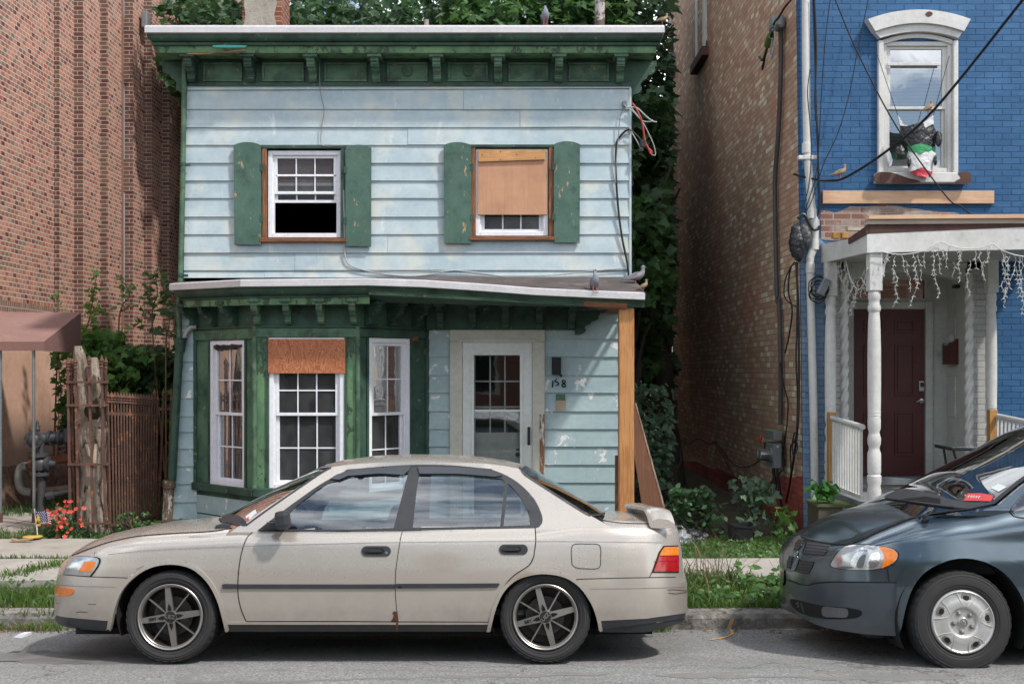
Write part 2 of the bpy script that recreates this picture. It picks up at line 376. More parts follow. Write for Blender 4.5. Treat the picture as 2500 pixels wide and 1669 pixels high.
blob_sheet('road_stain_and_shade', [(-3.9,7.95),(-3.2,8.1),(-2.55,7.95),(-2.3,7.7),(-2.8,7.55),(-3.4,7.62),(-3.8,7.5),(-4.2,7.7)], SHADOW_ASPH, .0017)  # dark sheet, a cast shadow put into the road colour left of the sedan
# kerb, in stones with joints
mb = MB(); x = -24.0; k = 0
while x < 24:
    L = rnd.uniform(1.6, 2.4); j = rnd.uniform(-.008, .008); b = .02
    x1 = x + L - .012
    prof = [(9.2+j, -.5), (9.2+j, -.05 - b), (9.2+j+.018, -.034), (9.42, -.028), (9.42, -.5)]
    n = 14; rows = []
    for i in range(n+1):
        xx = x + (x1-x)*i/n; row = []
        for (yy, zz) in prof:
            a = .012*noise.noise(Vector((xx*5, yy*11, zz*13 + k)))
            row.append(Vector((xx, yy + a, zz + (a*.5 if zz > -.2 else 0))))
        rows.append(row)
    mb.grid(rows, False)
    for r_ in (rows[0], rows[-1]): mb.add(r_, [tuple(range(len(r_)))])
    x += L; k += 1
struct('kerb', mb, KERB)
# orange survey paint on the kerb and road
PAINT = basic('survey_paint', (.62,.30,.06), (.36,.27,.18), 14, .85, 0, .2, 60)
mb = MB()
def strip(mb, pts, w_, zf):
    L = []; Rr = []
    for i, (x, y) in enumerate(pts):
        a = Vector(pts[min(i+1, len(pts)-1)]) - Vector(pts[max(i-1, 0)]); a.normalize(); nn = Vector((-a.y, a.x)); ww = w_*(.6 + .5*abs(noise.noise(Vector((x*9, y*9, 0)))))
        L.append(Vector((x+nn.x*ww, y+nn.y*ww, zf(x, y)))); Rr.append(Vector((x-nn.x*ww, y-nn.y*ww, zf(x, y))))
    mb.grid([L, Rr], True)
strip(mb, sp2([(1.49,8.62),(1.60,8.72),(1.70,8.9),(1.735,9.08),(1.74,9.18)], 5), .014, lambda x, y: zg(y) + .006)
struct('survey_mark', mb, PAINT)
mb = MB(); mb.add([(1.71,9.172,-.15),(1.745,9.172,-.15),(1.775,9.172,-.06),(1.745,9.172,-.06)], [(0,1,2,3)]); struct('survey_mark', mb, PAINT)
mb = MB(); strip(mb, [(-4.62,11.95),(-4.45,11.96),(-4.3,11.94)], .05, lambda x, y: zg(y) + .03); struct('survey_mark', mb, PAINT)
# sidewalks in slabs
def slabs(x0, x1, y0, y1, step, skew=0, dz=0):
    x = x0
    while x < x1 - .05:
        xe = min(x + step, x1); mb = MB(); g = .012; a = rnd.uniform(-.006, .01)
        n = 6
        rows = []
        for i in range(n+1):
            yy = y0 + (y1-y0)*i/n
            rows.append([Vector((x + g + (xe-x-2*g)*j/n + skew*(yy-y0), yy, zg(yy) + dz + .03 + a*(j/n) + .006*noise.noise(Vector((x+j, yy*2, 3))))) for j in range(n+1)])
        mb.grid(rows, True)
        for e in (rows[0], [r_[0] for r_ in rows], [r_[-1] for r_ in rows]):
            mb.grid([e, [q - Vector((0,0,.1)) for q in e]], False)
        struct('sidewalk', mb, CONC); x = xe
slabs(-12, 14, 10.32, 11.40, 1.35)
slabs(-12, -3.75, 11.46, 12.66, 1.6, -.25)
slabs(-12, -5.65, 13.25, 15.6, 1.5)
# grass and weeds
GRASS = leafmat('grass', (.085,.16,.03), (.17,.27,.06), (.05,.10,.02), .4)
DRY = leafmat('dry_grass', (.22,.16,.08), (.32,.25,.14), (.12,.085,.04), .3)
WEED = leafmat('weeds', (.065,.15,.035), (.12,.25,.06), (.035,.085,.022), .35)
def grass(name, fn, n, h0, h1, mat, parent=None, wide=1.0, lean=.45, r=None):
    mb = MB(); r = r or random.Random(len(name) + n); k = 0
    while k < n:
        q = fn(r)
        if q is None: continue
        x, y, z, hs = q; k += 1
        h = r.uniform(h0, h1)*hs; a = r.uniform(0, 6.28); l = r.uniform(.1, lean)*h*1.6; wd = r.uniform(.0035, .007)*wide; b = r.uniform(0, 6.28)
        dx, dy = math.cos(a)*l, math.sin(a)*l; wx, wy = math.cos(b)*wd, math.sin(b)*wd
        mb.add([(x-wx,y-wy,z),(x+wx,y+wy,z),(x+dx*.35+wx*.8,y+dy*.35+wy*.8,z+h*.6),(x+dx*.35-wx*.8,y+dy*.35-wy*.8,z+h*.6),(x+dx,y+dy,z+h*.95)], [(0,1,2,3),(3,2,4)])
    return tag(part(name, mb, mat, None, None, False), kind='stuff')
def in_strip(x0, x1, y0, y1, clump=1.5, th=-.25):
    def f(r):
        x, y = r.uniform(x0, x1), r.uniform(y0, y1); c = noise.noise(Vector((x*clump, y*clump, 2)))
        if c < th + r.uniform(-.3, .3): return None
        return x, y, zg(y) - .02, .7 + .8*max(0, c + .3)
    return f
grass('verge_grass', in_strip(-7, -2.6, 9.40, 10.42), 5200, .05, .14, GRASS)
grass('verge_grass', in_strip(1.2, 2.9, 9.38, 10.40, 1.5, -.5), 6200, .05, .15, GRASS)
grass('verge_grass', in_strip(-2.6, 1.2, 9.45, 10.35), 2500, .05, .14, GRASS)
grass('verge_grass', in_strip(2.9, 8, 9.45, 10.35), 2500, .05, .14, GRASS)
grass('dry_verge_grass', in_strip(-7, 3, 9.32, 9.6, 2.5, .02), 1500, .03, .09, DRY)
grass('gutter_grass', in_strip(-6, -2.9, 9.08, 9.22, 2.5, -.05), 900, .04, .12, GRASS)
grass('gutter_grass', in_strip(.75, 1.25, 9.02, 9.2, 2.5, -.3), 260, .04, .13, GRASS)
grass('dry_gutter_grass', in_strip(-5.5, 1.3, 9.0, 9.2, 2.2, .0), 900, .03, .09, DRY)
def along(pts, wd):
    def f(r):
        i = r.randrange(len(pts)-1); a = r.random(); (x0, y0), (x1, y1) = pts[i], pts[i+1]
        return x0+(x1-x0)*a + r.gauss(0, wd), y0+(y1-y0)*a + r.gauss(0, wd*.5), zg(y0) + .01, 1
    return f
grass('crack_grass', along([(-5.6,11.43),(-4.6,11.43),(-3.9,11.45)], .03), 330, .03, .08, GRASS)
grass('crack_grass', along([(-4.55,10.7),(-4.25,11.2),(-3.95,11.9),(-3.6,12.5)], .06), 900, .03, .12, GRASS)
grass('crack_grass', along([(-4.95,10.42),(-4.5,10.6)], .09), 300, .03, .10, GRASS)
def yard(x0, x1, y0, y1, th=-.4): return in_strip(x0, x1, y0, y1, 1.1, th)
grass('yard_grass', yard(1.2, 3.4, 11.42, 13.0), 4200, .03, .09, GRASS)
grass('yard_grass', yard(-7.5, -3.4, 12.7, 13.3), 1500, .05, .15, GRASS)
grass('yard_grass', yard(-6.9, -4.0, 14.6, 16.5), 2600, .08, .25, WEED)
grass('yard_grass', yard(-3.9, 1.2, 11.5, 13.2), 1500, .05, .15, GRASS)
def weeds(name, fn, n, s0, s1, mat, h=.14, shape=OVAL):
    mb = MB(); r = random.Random(n*3 + len(name)); it = []; k = 0
    while k < n:
        q = fn(r)
        if q is None: continue
        k += 1; it.append(((q[0], q[1], q[2] + r.uniform(.01, h)*q[3]), r.uniform(s0, s1)))
    leaves(mb, it, shape, .55, .2, r); return tag(part(name, mb, mat, None, None, False), kind='stuff')
weeds('verge_weeds', in_strip(1.2, 2.9, 9.45, 10.4, 2), 700, .03, .07, WEED, .12)
weeds('verge_weeds', in_strip(-7, -2.9, 9.45, 10.4, 2), 500, .03, .06, WEED, .1)
weeds('verge_weeds', in_strip(2.0, 2.6, 9.6, 10.2, 2, -.6), 160, .06, .12, WEED, .22)
weeds('yard_weeds', yard(1.2, 3.4, 11.45, 12.5), 1900, .025, .06, WEED, .07)
weeds('yard_weeds', yard(-4.4, -3.3, 12.75, 13.2), 500, .03, .07, WEED, .18)
# sprigs of seeding grass standing over the verge
grass('seeding_grass', in_strip(1.3, 2.6, 9.6, 10.35, 2, .1), 90, .22, .42, DRY, None, .8, .7)

# grit, pebbles and leaf litter along the gutter and pavement
def scatter(name, fn, n, s0, s1, mat, seed):
    r = random.Random(seed); mb = MB(); k = 0
    while k < n:
        q = fn(r)
        if q is None: continue
        k += 1; x, y = q; z = zg(y) + (.032 if 10.32 < y < 11.4 else .002); s = r.uniform(s0, s1); a = r.uniform(0, 6.28); c, d = math.cos(a)*s, math.sin(a)*s
        mb.add([(x+c, y+d, z), (x-d*r.uniform(.5,1), y+c, z), (x-c, y-d*r.uniform(.5,1), z), (x+d, y-c, z), (x + c*.2, y, z + s*r.uniform(.4, .9))], [(0,1,4), (1,2,4), (2,3,4), (3,0,4)])
    return tag(part(name, mb, mat, None, None, True), kind='stuff')
GRIT = basic('road_grit', (.26,.24,.21), (.10,.09,.08), 30, .95, 0, 0)
scatter('road_grit', lambda r: (r.uniform(-5, 5), 9.18 - abs(r.gauss(0, .22))), 1500, .003, .011, GRIT, 1)
scatter('road_grit', lambda r: (r.uniform(-4, 4), r.uniform(6.2, 8.6)), 420, .003, .008, GRIT, 2)
scatter('leaf_litter', lambda r: (r.uniform(-5, 4), r.choice((r.gauss(9.12, .06), r.gauss(9.3, .05), r.uniform(10.3, 11.4)))), 190, .012, .028, basic('brown_leaf_bits', (.20,.12,.06), (.11,.07,.04), 30, .95, 0, 0), 3)
# ================================================================ green frame house
HY = 13.4
def HX(px): return X_(px, HY)
def HZ(py): return Z_(py, HY)
SID = basic('pale_blue_siding', (.50,.575,.595), (.335,.43,.475), 1.5, .55, 0, .12, 60, peel=(.53,.58,.60), pth=.625, pscale=3.2, pst=(2.2,1,.5), st=(.6,1,1.6), dirt=(.55,.56,.50), dth=.50, dscale=2.3)
SIDL = basic('peeling_blue_siding', (.39,.49,.50), (.29,.39,.41), 2.0, .65, 0, .15, 60, peel=(.66,.66,.64), pth=.60, pscale=4.6, st=(.6,1,1.6), dirt=(.40,.42,.36), dth=.62, dscale=3)
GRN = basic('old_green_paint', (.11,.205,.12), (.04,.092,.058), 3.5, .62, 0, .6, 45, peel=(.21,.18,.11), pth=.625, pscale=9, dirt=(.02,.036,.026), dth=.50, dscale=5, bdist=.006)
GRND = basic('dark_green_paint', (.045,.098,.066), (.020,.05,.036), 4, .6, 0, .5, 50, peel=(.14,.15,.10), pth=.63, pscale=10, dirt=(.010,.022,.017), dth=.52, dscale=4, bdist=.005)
GRNLIT = basic('sunlit_green_paint', (.15,.27,.125), (.07,.15,.08), 3.4, .62, 0, .6, 40, peel=(.042,.068,.042), pth=.565, pscale=9, pst=(1,1,.6), dirt=(.03,.06,.035), dth=.54, dscale=4, bdist=.007)  # same green paint with sunlight put into its colour for the lit parts
SHUT = basic('shutter_green_paint', (.082,.155,.118), (.048,.102,.078), 4, .55, 0, .3, 40, peel=(.40,.27,.15), pth=.625, pscale=6.5, pst=(2.2,1,.8), dirt=(.035,.07,.052), dth=.56, dscale=8)
VINYL = basic('white_vinyl', (.80,.80,.83), (.70,.70,.74), 3, .4, 0, .03, 40, dirt=(.45,.44,.42), dth=.72, dscale=5)
CREAM = basic('dirty_cream_paint', (.56,.54,.47), (.44,.425,.36), 3, .5, 0, .12, 40, peel=(.22,.10,.055), pth=.74, pscale=4, pst=(3,1,.6), dirt=(.30,.27,.21), dth=.62, dscale=5)
DOORW = basic('white_storm_door_paint', (.66,.67,.65), (.56,.58,.55), 2, .45, 0, .05, 40, dirt=(.42,.41,.37), dth=.68, dscale=5)
EDGE = basic('aluminium_edge', (.64,.62,.625), (.52,.50,.505), 3, .42, .15, .12, 8, dirt=(.42,.38,.36), dth=.70, dscale=5, bdist=.01)
ROTW = wood('bare_weathered_wood', (.30,.13,.06), (.10,.05,.03), 'z', .8, .8)
ROTX = wood('bare_weathered_board', (.28,.12,.06), (.10,.05,.03), 'x', .8, .8)
PLYA = wood('faded_plywood', (.53,.285,.175), (.43,.215,.12), 'z', .35, .6, None, .5)
t = NT('red_plywood'); v = t.co((3.2,1,1.0)); n1 = t.noise(v, 1.5, 3, .5, 2.2); wv_ = t.math('SINE', t.math('MULTIPLY', n1, 95)); wv_ = t.ramp(t.math('ADD', t.math('MULTIPLY', wv_, .5), .5), [(.3, 0), (.75, 1)])
c = t.mix(wv_, (.47,.20,.095), (.30,.085,.04)); c = t.mix(t.ramp(t.noise(t.co(), 3, 4), [(.4, 0), (.7, .7)]), c, (.36,.11,.05)); t.bsdf(c, .6, 0, t.bump(wv_, .1, .003), .25); PLYR = t.m
POSTW = wood('new_lumber', (.50,.25,.10), (.36,.14,.045), 'z', .55, .6, .8)
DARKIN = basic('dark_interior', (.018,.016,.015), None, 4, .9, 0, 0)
CURT = basic('grey_curtain', (.12,.11,.11), (.05,.047,.05), 2, .9, 0, .3, 10, st=(9,1,.6), bdist=.03)
BLACK = basic('black_plastic', (.014,.014,.015), (.025,.025,.027), 8, .45, 0, .1, 40)
BAGM = basic('black_bag_plastic', (.012,.012,.013), (.02,.02,.022), 8, .25, 0, .9, 16, spec=.6, bdist=.03)
PGLASS = glass('window_glass', (.50,.52,.52), .0, .015, .2, .5)
ROOFM = basic('tar_roof', (.105,.085,.08), (.06,.05,.048), 4, .85, 0, .4, 30, dirt=(.17,.145,.13), dth=.55, dscale=3)
RUST = basic('rusty_iron', (.17,.085,.06), (.085,.05,.04), 7, .85, .15, .6, 70, peel=(.27,.11,.06), pth=.58, pscale=9, bdist=.005)
BONE = basic('unpainted_siding_patch', (.42,.34,.24), (.36,.30,.21), 6, .8, 0, .1, 40)
BLK = basic('black_brushed_paint', (.006,.006,.007), None, 4, .6, 0, 0)
house = thing('green_house', 'two-storey pale blue clapboard house with peeling green cornice, shutters and bay window', 'house', (-1.2, HY, 0))
def xl(z): return HX(interp([60, 215, 680, 745, 1272, 1400], [456, 457.5, 449.5, 441, 421, 417], CY - (z-EYE)*FPX/HY))
def xr(z): return HX(interp([200, 1346], [1540, 1544], CY - (z-EYE)*FPX/HY))
# --- interior shell (closed and dark)
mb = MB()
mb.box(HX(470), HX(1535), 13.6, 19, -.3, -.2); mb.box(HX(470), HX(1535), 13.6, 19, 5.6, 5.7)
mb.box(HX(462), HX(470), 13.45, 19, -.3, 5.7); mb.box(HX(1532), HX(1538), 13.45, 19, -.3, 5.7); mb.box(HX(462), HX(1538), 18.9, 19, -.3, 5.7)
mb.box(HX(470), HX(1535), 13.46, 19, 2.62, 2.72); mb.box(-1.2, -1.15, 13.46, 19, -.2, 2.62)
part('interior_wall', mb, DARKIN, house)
# --- clapboards
def cut(rects, x0, x1, z0, z1):
    """split the cell by rects -> list of cells"""
    cells = [(x0, x1, z0, z1)]
    for (a, b, c_, d_) in rects:
        nw = []
        for (p, q, r_, s_) in cells:
            if b <= p or a >= q or d_ <= r_ or c_ >= s_: nw.append((p, q, r_, s_)); continue
            if a > p: nw.append((p, a, r_, s_))
            if b < q: nw.append((b, q, r_, s_))
            m0, m1 = max(p, a), min(q, b)
            if c_ > r_: nw.append((m0, m1, r_, c_))
            if d_ < s_: nw.append((m0, m1, d_, s_))
        cells = nw
    return cells
def clap(mb, rows, holes, left, right, joints=(), y0=HY, seed=1):
    rr = random.Random(seed)
    for (z0, z1) in rows:
        js = [left((z0+z1)/2)] + sorted(j for (j, za, zb) in joints if za <= (z0+z1)/2 <= zb) + [right((z0+z1)/2)]
        for i in range(len(js)-1):
            a, b = js[i], js[i+1] - (.003 if i < len(js)-2 else 0); e = rr.uniform(0, .004) + (.0025 if i % 2 else 0); dz = rr.uniform(-.0035, .0035)
            for (p, q, r_, s_) in cut(holes, a, b, z0, z1):
                def dd(z): return .024 + e - .02*(z - z0)/(z1 - z0)
                n = max(1, int((q-p)/.5)); xs = [p + (q-p)*k/n for k in range(n+1)]
                wv = lambda x, z: .0035*noise.noise(Vector((x*1.7, z*5, seed)))
                zs = (r_ + (dz if r_ == z0 else 0), s_ + .012 if s_ == z1 else s_)
                mb.grid([[Vector((x, y0 - dd(zz) - wv(x, zz), zz + (wv(x, z0)*1.2 if zz == zs[0] else 0))) for x in xs] for zz in zs], True)
                mb.grid([[Vector((x, y0 - dd(zs[0]) - wv(x, zs[0]), zs[0] + wv(x, z0)*1.2)) for x in xs], [Vector((x, y0 + .01, zs[0] + wv(x, z0)*1.2 + .001)) for x in xs]], False)
                for x in (p, q): mb.add([(x, y0 - dd(zs[0]), zs[0]), (x, y0 + .01, zs[0]), (x, y0 + .01, zs[1]), (x, y0 - dd(zs[1]), zs[1])], [(0,1,2,3)])
ups = [252, 293, 333, 374, 415, 456, 497, 538, 580, 620, 637]
ups = [q*1.0643 for q in ups]
rows = [(HZ(ups[0]), HZ(221))] + [(HZ(ups[i+1]), HZ(ups[i])) for i in range(len(ups)-1)]
wL = (HX(642), HX(843), HZ(585), HZ(362)); wR = (HX(1150), HX(1350), HZ(583), HZ(362))
mb = MB()
JT = [(zB(745,0)[0], zB(0,595)[1], zB(0,500)[1]), (zB(1052,0)[0], zB(0,690)[1], zB(0,600)[1]), (zB(440,0)[0], zB(0,790)[1], zB(0,695)[1]), (zA(1615,0)[0], zA(0,1480)[1], zA(0,1385)[1]), (zA(1450,0)[0], zA(0,1540)[1], zA(0,1480)[1]), (zB(330,0)[0], zB(0,1380)[1], zB(0,1280)[1])]
clap(mb, rows, [wL, wR], xl, xr, [(HX(a), HZ(b), HZ(c_)) for a, b, c_ in JT])
part('siding', mb, SID, house)
mb = MB(); mb.prism([(xl(5.1), HY-.03, HZ(221)), (xr(5.1), HY-.03, HZ(217)), (xr(5.1), HY-.03, HZ(209)), (xl(5.1), HY-.03, HZ(213))], (0, .05, 0)); part('siding_trim', mb, SID, house)
mb = MB(); mb.box(HX(1536), xr(4), HY-.03, HY+.02, HZ(676), HZ(217)); part('corner_trim', mb, SID, house)
lows = [545, 645, 742, 842, 925, 1020, 1115, 1210, 1310, 1400, 1500]
bay = (HX(474), HX(1043), HZ(1230), HZ(800)); dr = (HX(1099), HX(1330), HZ(1330), HZ(800))
mb = MB()
rl = [(HZ(640+q/2.24), HZ(640+q/2.24) + .209) for q in [247, 346, 445] + lows] + [(HZ(1346), HZ(1310))]
clap(mb, [r_ for r_ in rl], [(HX(482), HX(1600), -9, 9)], xl, lambda z: HX(1500), (), HY, 3)
part('siding', mb, SIDL, house)
mb = MB(); rl = [(HZ(640+q/2.24), HZ(640+q/2.24) + .2085) for q in (325, 420, 518, 617, 714, 813, 910, 1007, 1105, 1205, 1303, 1400, 1498, 1590)]
clap(mb, rl, [(-9, HX(1043), -9, 9), dr, (-9, 9, HZ(752), 9)], xl, lambda z: HX(1516), (), HY, 5)
part('siding', mb, SIDL, house)
mb = MB(); mb.box(HX(1512), xr(1), HY-.028, HY+.02, HZ(1346), HZ(752)); part('corner_trim', mb, SIDL, house)
for xx, s in ((xr(3), 1), (xl(3), -1)):                  # plain clapboard side walls
    mb = MB(); F_ = Fr(xx, HY, xx, 19.2) if s > 0 else Fr(xx, 19.2, xx, HY)
    for k in range(30):
        z = -.3 + k*.2085
        if z < 5.6: mb.add([F_.at(u, d, zz) for u, d, zz in ((0, .022, z), (F_.L, .022, z), (F_.L, .002, z+.215), (0, .002, z+.215))] + [F_.at(0, 0, z), F_.at(F_.L, 0, z)], [(0,1,2,3), (0,1,5,4)])
    part('side_siding', mb, SIDL, house)
# stripped patch, house number, black letterbox
mb = MB(); mb.box(HX(zX(600,0)[0]), HX(zX(795,0)[0]), HY-.028, HY-.02, HZ(zX(0,1430)[1]), HZ(zX(0,1232)[1])); part('unpainted_patch', mb, BONE, house)
mb = MB(); mb.box(HX(zX(605,0)[0]), HX(zX(780,0)[0]), HY-.026, HY-.019, HZ(zX(0,1230)[1]), HZ(zX(0,1110)[1])); part('unpainted_patch', mb, GRN, house, 'green strip of old paint above the bare patch')
def brush(mb, pts, wd, d=.034):
    pp = [P(zX(*q), HY - d) for q in sp2(pts, 5)]
    L, Q = [], []
    for i, q in enumerate(pp):
        dd = (pp[min(i+1, len(pp)-1)] - pp[max(0, i-1)]).normalized(); nn = Vector((-dd.z, 0, dd.x)); ww = wd*(.75 + .35*math.sin(3*i/len(pp)))
        L.append(q + nn*ww); Q.append(q - nn*ww)
    mb.grid([L, Q], False)
for pts in ([[(545,850),(543,910),(538,985)]], [[(628,812),(600,840),(588,868),(630,880),(655,905),(645,930),(600,948)]], [[(780,850),(740,845),(725,870),(750,900),(785,935),(775,970),(735,968),(722,935),(755,905),(785,875),(778,850)]]):
    mb = MB(); [brush(mb, q, .0075) for q in pts]; part('house_number', mb, BLK, house)
# --- upper cornice
Yc = 12.95; XL, XR_ = X_(354, Yc), X_(1622, Yc)
def sweep(prof, x0, x1, yb, mb, ends=True, back=1.5):
    """prof: (overhang d, z); runs around the front and both ends"""
    rows = []
    for (d, z) in prof:
        k = d*.74
        rows.append([Vector((x0-k, yb+back, z)), Vector((x0-k, yb-d, z)), Vector((x1+k, yb-d, z)), Vector((x1+k, yb+back, z))])
    mb.grid(rows, False)
def cz(py): return Z_(py, Yc)
xa, xb = XL + .45*.74, XR_ - .45*.74
mb = MB(); sweep([(.445, cz(66)+.02), (.455, cz(66)), (.455, cz(79.5)), (.44, cz(81)), (.43, cz(81))], xa, xb, HY, mb); part('metal_roof_edge', mb, EDGE, house)
crown = [(.432, cz(80.5))] + [(.35 + .075*math.cos(a), cz(98) + .055*(1 - math.sin(a))*1.0) for a in np.linspace(.1, 1.45, 7)] + [(.375, cz(99)), (.385, cz(102)), (.38, cz(105.5)), (.35, cz(107)), (.345, cz(107.5))]
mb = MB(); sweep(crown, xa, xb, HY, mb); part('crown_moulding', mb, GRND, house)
mb = MB(); sweep([(.345, cz(107)), (.338, cz(122.5)), (.30, cz(123)), (0, cz(123)+.02)], xa, xb, HY, mb); part('cornice_fascia', mb, GRNLIT, house)
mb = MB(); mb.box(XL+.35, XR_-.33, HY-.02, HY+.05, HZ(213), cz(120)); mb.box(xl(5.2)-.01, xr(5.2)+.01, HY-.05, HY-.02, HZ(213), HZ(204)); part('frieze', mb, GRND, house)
mb = MB(); mb.grid([[Vector((XL+.02, 13.0, cz(66)+.018)), Vector((XR_-.02, 13.0, cz(66)+.018))], [Vector((XL+.02, 19, cz(66)+.1)), Vector((XR_-.02, 19, cz(66)+.1))]]); mb.box(XL+.3, XR_-.3, 13.36, 19, 5.705, cz(68)); part('roof', mb, ROOFM, house)
bx_ = [474, 617, 768, 921, 1069, 1216.5, 1363, 1511]
def bracket_prof(top, bot, dep):
    """scrolled side profile (d, z)"""
    h = top - bot
    return [(0, top), (dep, top), (dep, top-.16*h), (dep*.93, top-.17*h), (dep*.95, top-.30*h), (dep*.80, top-.40*h), (dep*.66, top-.42*h), (dep*.62, top-.52*h), (dep*.44, top-.60*h), (dep*.36, top-.70*h), (dep*.42, top-.78*h), (dep*.42, top-.86*h), (dep*.28, top-.97*h), (dep*.1, bot), (0, bot)]
def bracket(fr, u, wd, top, bot, dep, mat, par, cap=True):
    mb = MB(); pf = bracket_prof(top, bot, dep)
    mb.prism([fr.at(u - wd/2, d, z) for d, z in pf], fr.u*wd)
    if cap: fr.box(mb, u - wd*.95, u + wd*.95, 0, dep*1.12, top + .002, top + .045, .012)
    for k in (.33, .68): fr.box(mb, u - wd*.53, u + wd*.53, 0, dep*(.9 if k < .5 else .38), top - (top-bot)*k - .012, top - (top-bot)*k + .006)
    return part('bracket', mb, mat, par)
HF = Fr(0, HY-.02, 1, HY-.02)
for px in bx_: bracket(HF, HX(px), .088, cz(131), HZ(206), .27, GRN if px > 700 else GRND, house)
for i in range(7):                                        # raised frieze panels
    a, b = HX(bx_[i] + 24), HX(bx_[i+1] - 24); z0, z1 = HZ(202), HZ(154); mb = MB()
    for (p, q, r_, s_) in ((a, b, z0, z0+.03), (a, b, z1-.03, z1), (a, a+.03, z0+.03, z1-.03), (b-.03, b, z0+.03, z1-.03)): mb.bevbox(p, q, HY-.048, HY-.019, r_, s_, .009)
    mb.box(a+.03, b-.03, HY-.026, HY-.019, z0+.03, z1-.03)
    pn = part('frieze_panel', mb, GRN, house)
    if i in (3, 4):
        mb = MB(); c_ = ((a+b)/2, HY-.03, (z0+z1)/2 + .01)
        mb.lathe([(.052, -.004), (.058, -.012), (.064, -.004)], c_, 'y', 24)
        for k in range(-3, 4): hw = math.sqrt(max(0, .052**2 - (k*.014)**2)); mb.box(c_[0]-hw, c_[0]+hw, HY-.036, HY-.026, c_[2]+k*.014-.004, c_[2]+k*.014+.003)
        part('round_vent', mb, GRN, pn)
for s, xx in ((-1, xl(5.3)), (1, xr(5.3))):              # scroll brackets under the cornice returns
    mb = MB(); top, bot = cz(124), HZ(228 if s < 0 else 232); dep = .30; pf = bracket_prof(top, bot, dep)
    mb.prism([(xx + s*d, HY - .02, z) for d, z in pf], (0, .09, 0)); part('end_bracket', mb, GRND, house)
# loose strip of moulding and hanging wire
mb = MB(); mb.tube([P(zO(*q), 13.02) for q in ((560,535), (800,535), (1000,518), (1310,488))], .009, 5); part('loose_moulding', mb, ROTX, house)
mb = MB(); mb.prism([P(zO(*q), 12.985) for q in ((880,425),(1000,418),(1320,425),(1300,448),(1100,452),(890,446))], (0, .004, 0)); part('paint_patch', mb, basic('teal_paint', (.02,.20,.19), (.05,.25,.2), 9, .6), house)
# --- upper windows and shutters
def window(par, fr, u0, u1, z0, z1, cols, rt, rb, zm, d=0, open_gap=0, fw=.052, mat=VINYL, gl=PGLASS, label=None, low_glass=True):
    """vinyl double-hung: frame > sashes, panes"""
    mb = MB(); dd = -.07 + d
    for (a, b, c_, e) in ((u0, u0+fw, z0, z1), (u1-fw, u1, z0, z1), (u0+fw, u1-fw, z1-fw, z1), (u0+fw, u1-fw, z0, z0+fw)):
        fr.box(mb, a, b, dd, d + .006, c_, e, .006)
    i = .018
    for (a, b, c_, e) in ((u0+fw-.002, u0+fw+i, z0+fw-.002, z1-fw+.002), (u1-fw-i, u1-fw+.002, z0+fw-.002, z1-fw+.002)): fr.box(mb, a, b, dd+.004, d - .02, c_, e)
    w_ = part('window', mb, mat, par, label)
    a0, a1 = u0+fw+i, u1-fw-i
    def sash(za, zb, ds, cols, rows, rail=.034):
        mb = MB()
        for (a, b, c_, e) in ((a0, a0+rail, za, zb), (a1-rail, a1, za, zb), (a0+rail, a1-rail, zb-rail, zb), (a0+rail, a1-rail, za, za+rail)): fr.box(mb, a, b, ds-.028, ds, c_, e, .005)
        p0, p1, q0, q1 = a0+rail, a1-rail, za+rail, zb-rail
        for k in range(1, cols): uu = p0 + (p1-p0)*k/cols; fr.box(mb, uu-.0075, uu+.0075, ds-.016, ds-.008, q0, q1)
        for k in range(1, rows): zz = q0 + (q1-q0)*k/rows; fr.box(mb, p0, p1, ds-.0155, ds-.0085, zz-.0075, zz+.0075)
        part('sash', mb, mat, w_)
        mb = MB(); mb.add([fr.at(p0, ds-.02, q0), fr.at(p1, ds-.02, q0), fr.at(p1, ds-.02, q1), fr.at(p0, ds-.02, q1)], [(0,1,2,3)]); part('pane', mb, gl, w_)
    sash(zm - .017, z1 - fw, d - .022, cols, rt)
    lo = z0 + fw
    if open_gap: sash(lo + open_gap, zm + .12 + 0*open_gap, d - .052, cols, 1)
    else: sash(lo, zm + .017, d - .052, cols, rb)
    return w_
FW = Fr(0, HY, 1, HY)
def casing(px0, px1, py0, py1, mats, t_=.035):
    x0, x1, z0, z1 = HX(px0), HX(px1), HZ(py1), HZ(py0); k = .05
    mb = MB(); mb.bevbox(x0, x0+k, HY-.045, HY+.05, z0, z1, .005); part('window_casing', mb, mats[0], house)
    mb = MB(); mb.bevbox(x1-k, x1, HY-.045, HY+.05, z0, z1, .005); part('window_casing', mb, mats[1], house)
    mb = MB(); mb.bevbox(x0-.02, x1+.02, HY-.05, HY+.05, z1, z1+.035, .006); part('window_head', mb, GRND, house)
    mb = MB(); mb.bevbox(x0-.02, x1+.03, HY-.085, HY+.05, z0-.045, z0, .008); part('window_sill', mb, ROTX, house)
casing(642, 843, 364, 583, (ROTW, GRND)); casing(1150, 1350, 362, 579, (ROTW, ROTW))
wl = window(house, FW, HX(654.5), HX(835.5), HZ(580), HZ(368), 3, 2, 1, HZ(470), 0, .36)
mb = MB(); mb.bevbox(HX(672), HX(820), HY+.022, HY+.032, HZ(430), HZ(426.5), .002); part('screen_bar', mb, VINYL, wl)
mb = MB(); mb.box(HX(664), HX(826), HY+.10, HY+.105, HZ(475), HZ(372)); part('red_blind', mb, basic('red_brown_blind', (.42,.22,.19), None, 3, .8, 0, .1), house)
wr = window(house, FW, HX(1161), HX(1338), HZ(576), HZ(364), 3, 2, 2, HZ(480))
mb = MB(); mb.bevbox(HX(1166.5), HX(1335), HY-.028, HY-.012, HZ(525), HZ(392), .003); part('plywood', mb, PLYA, house)
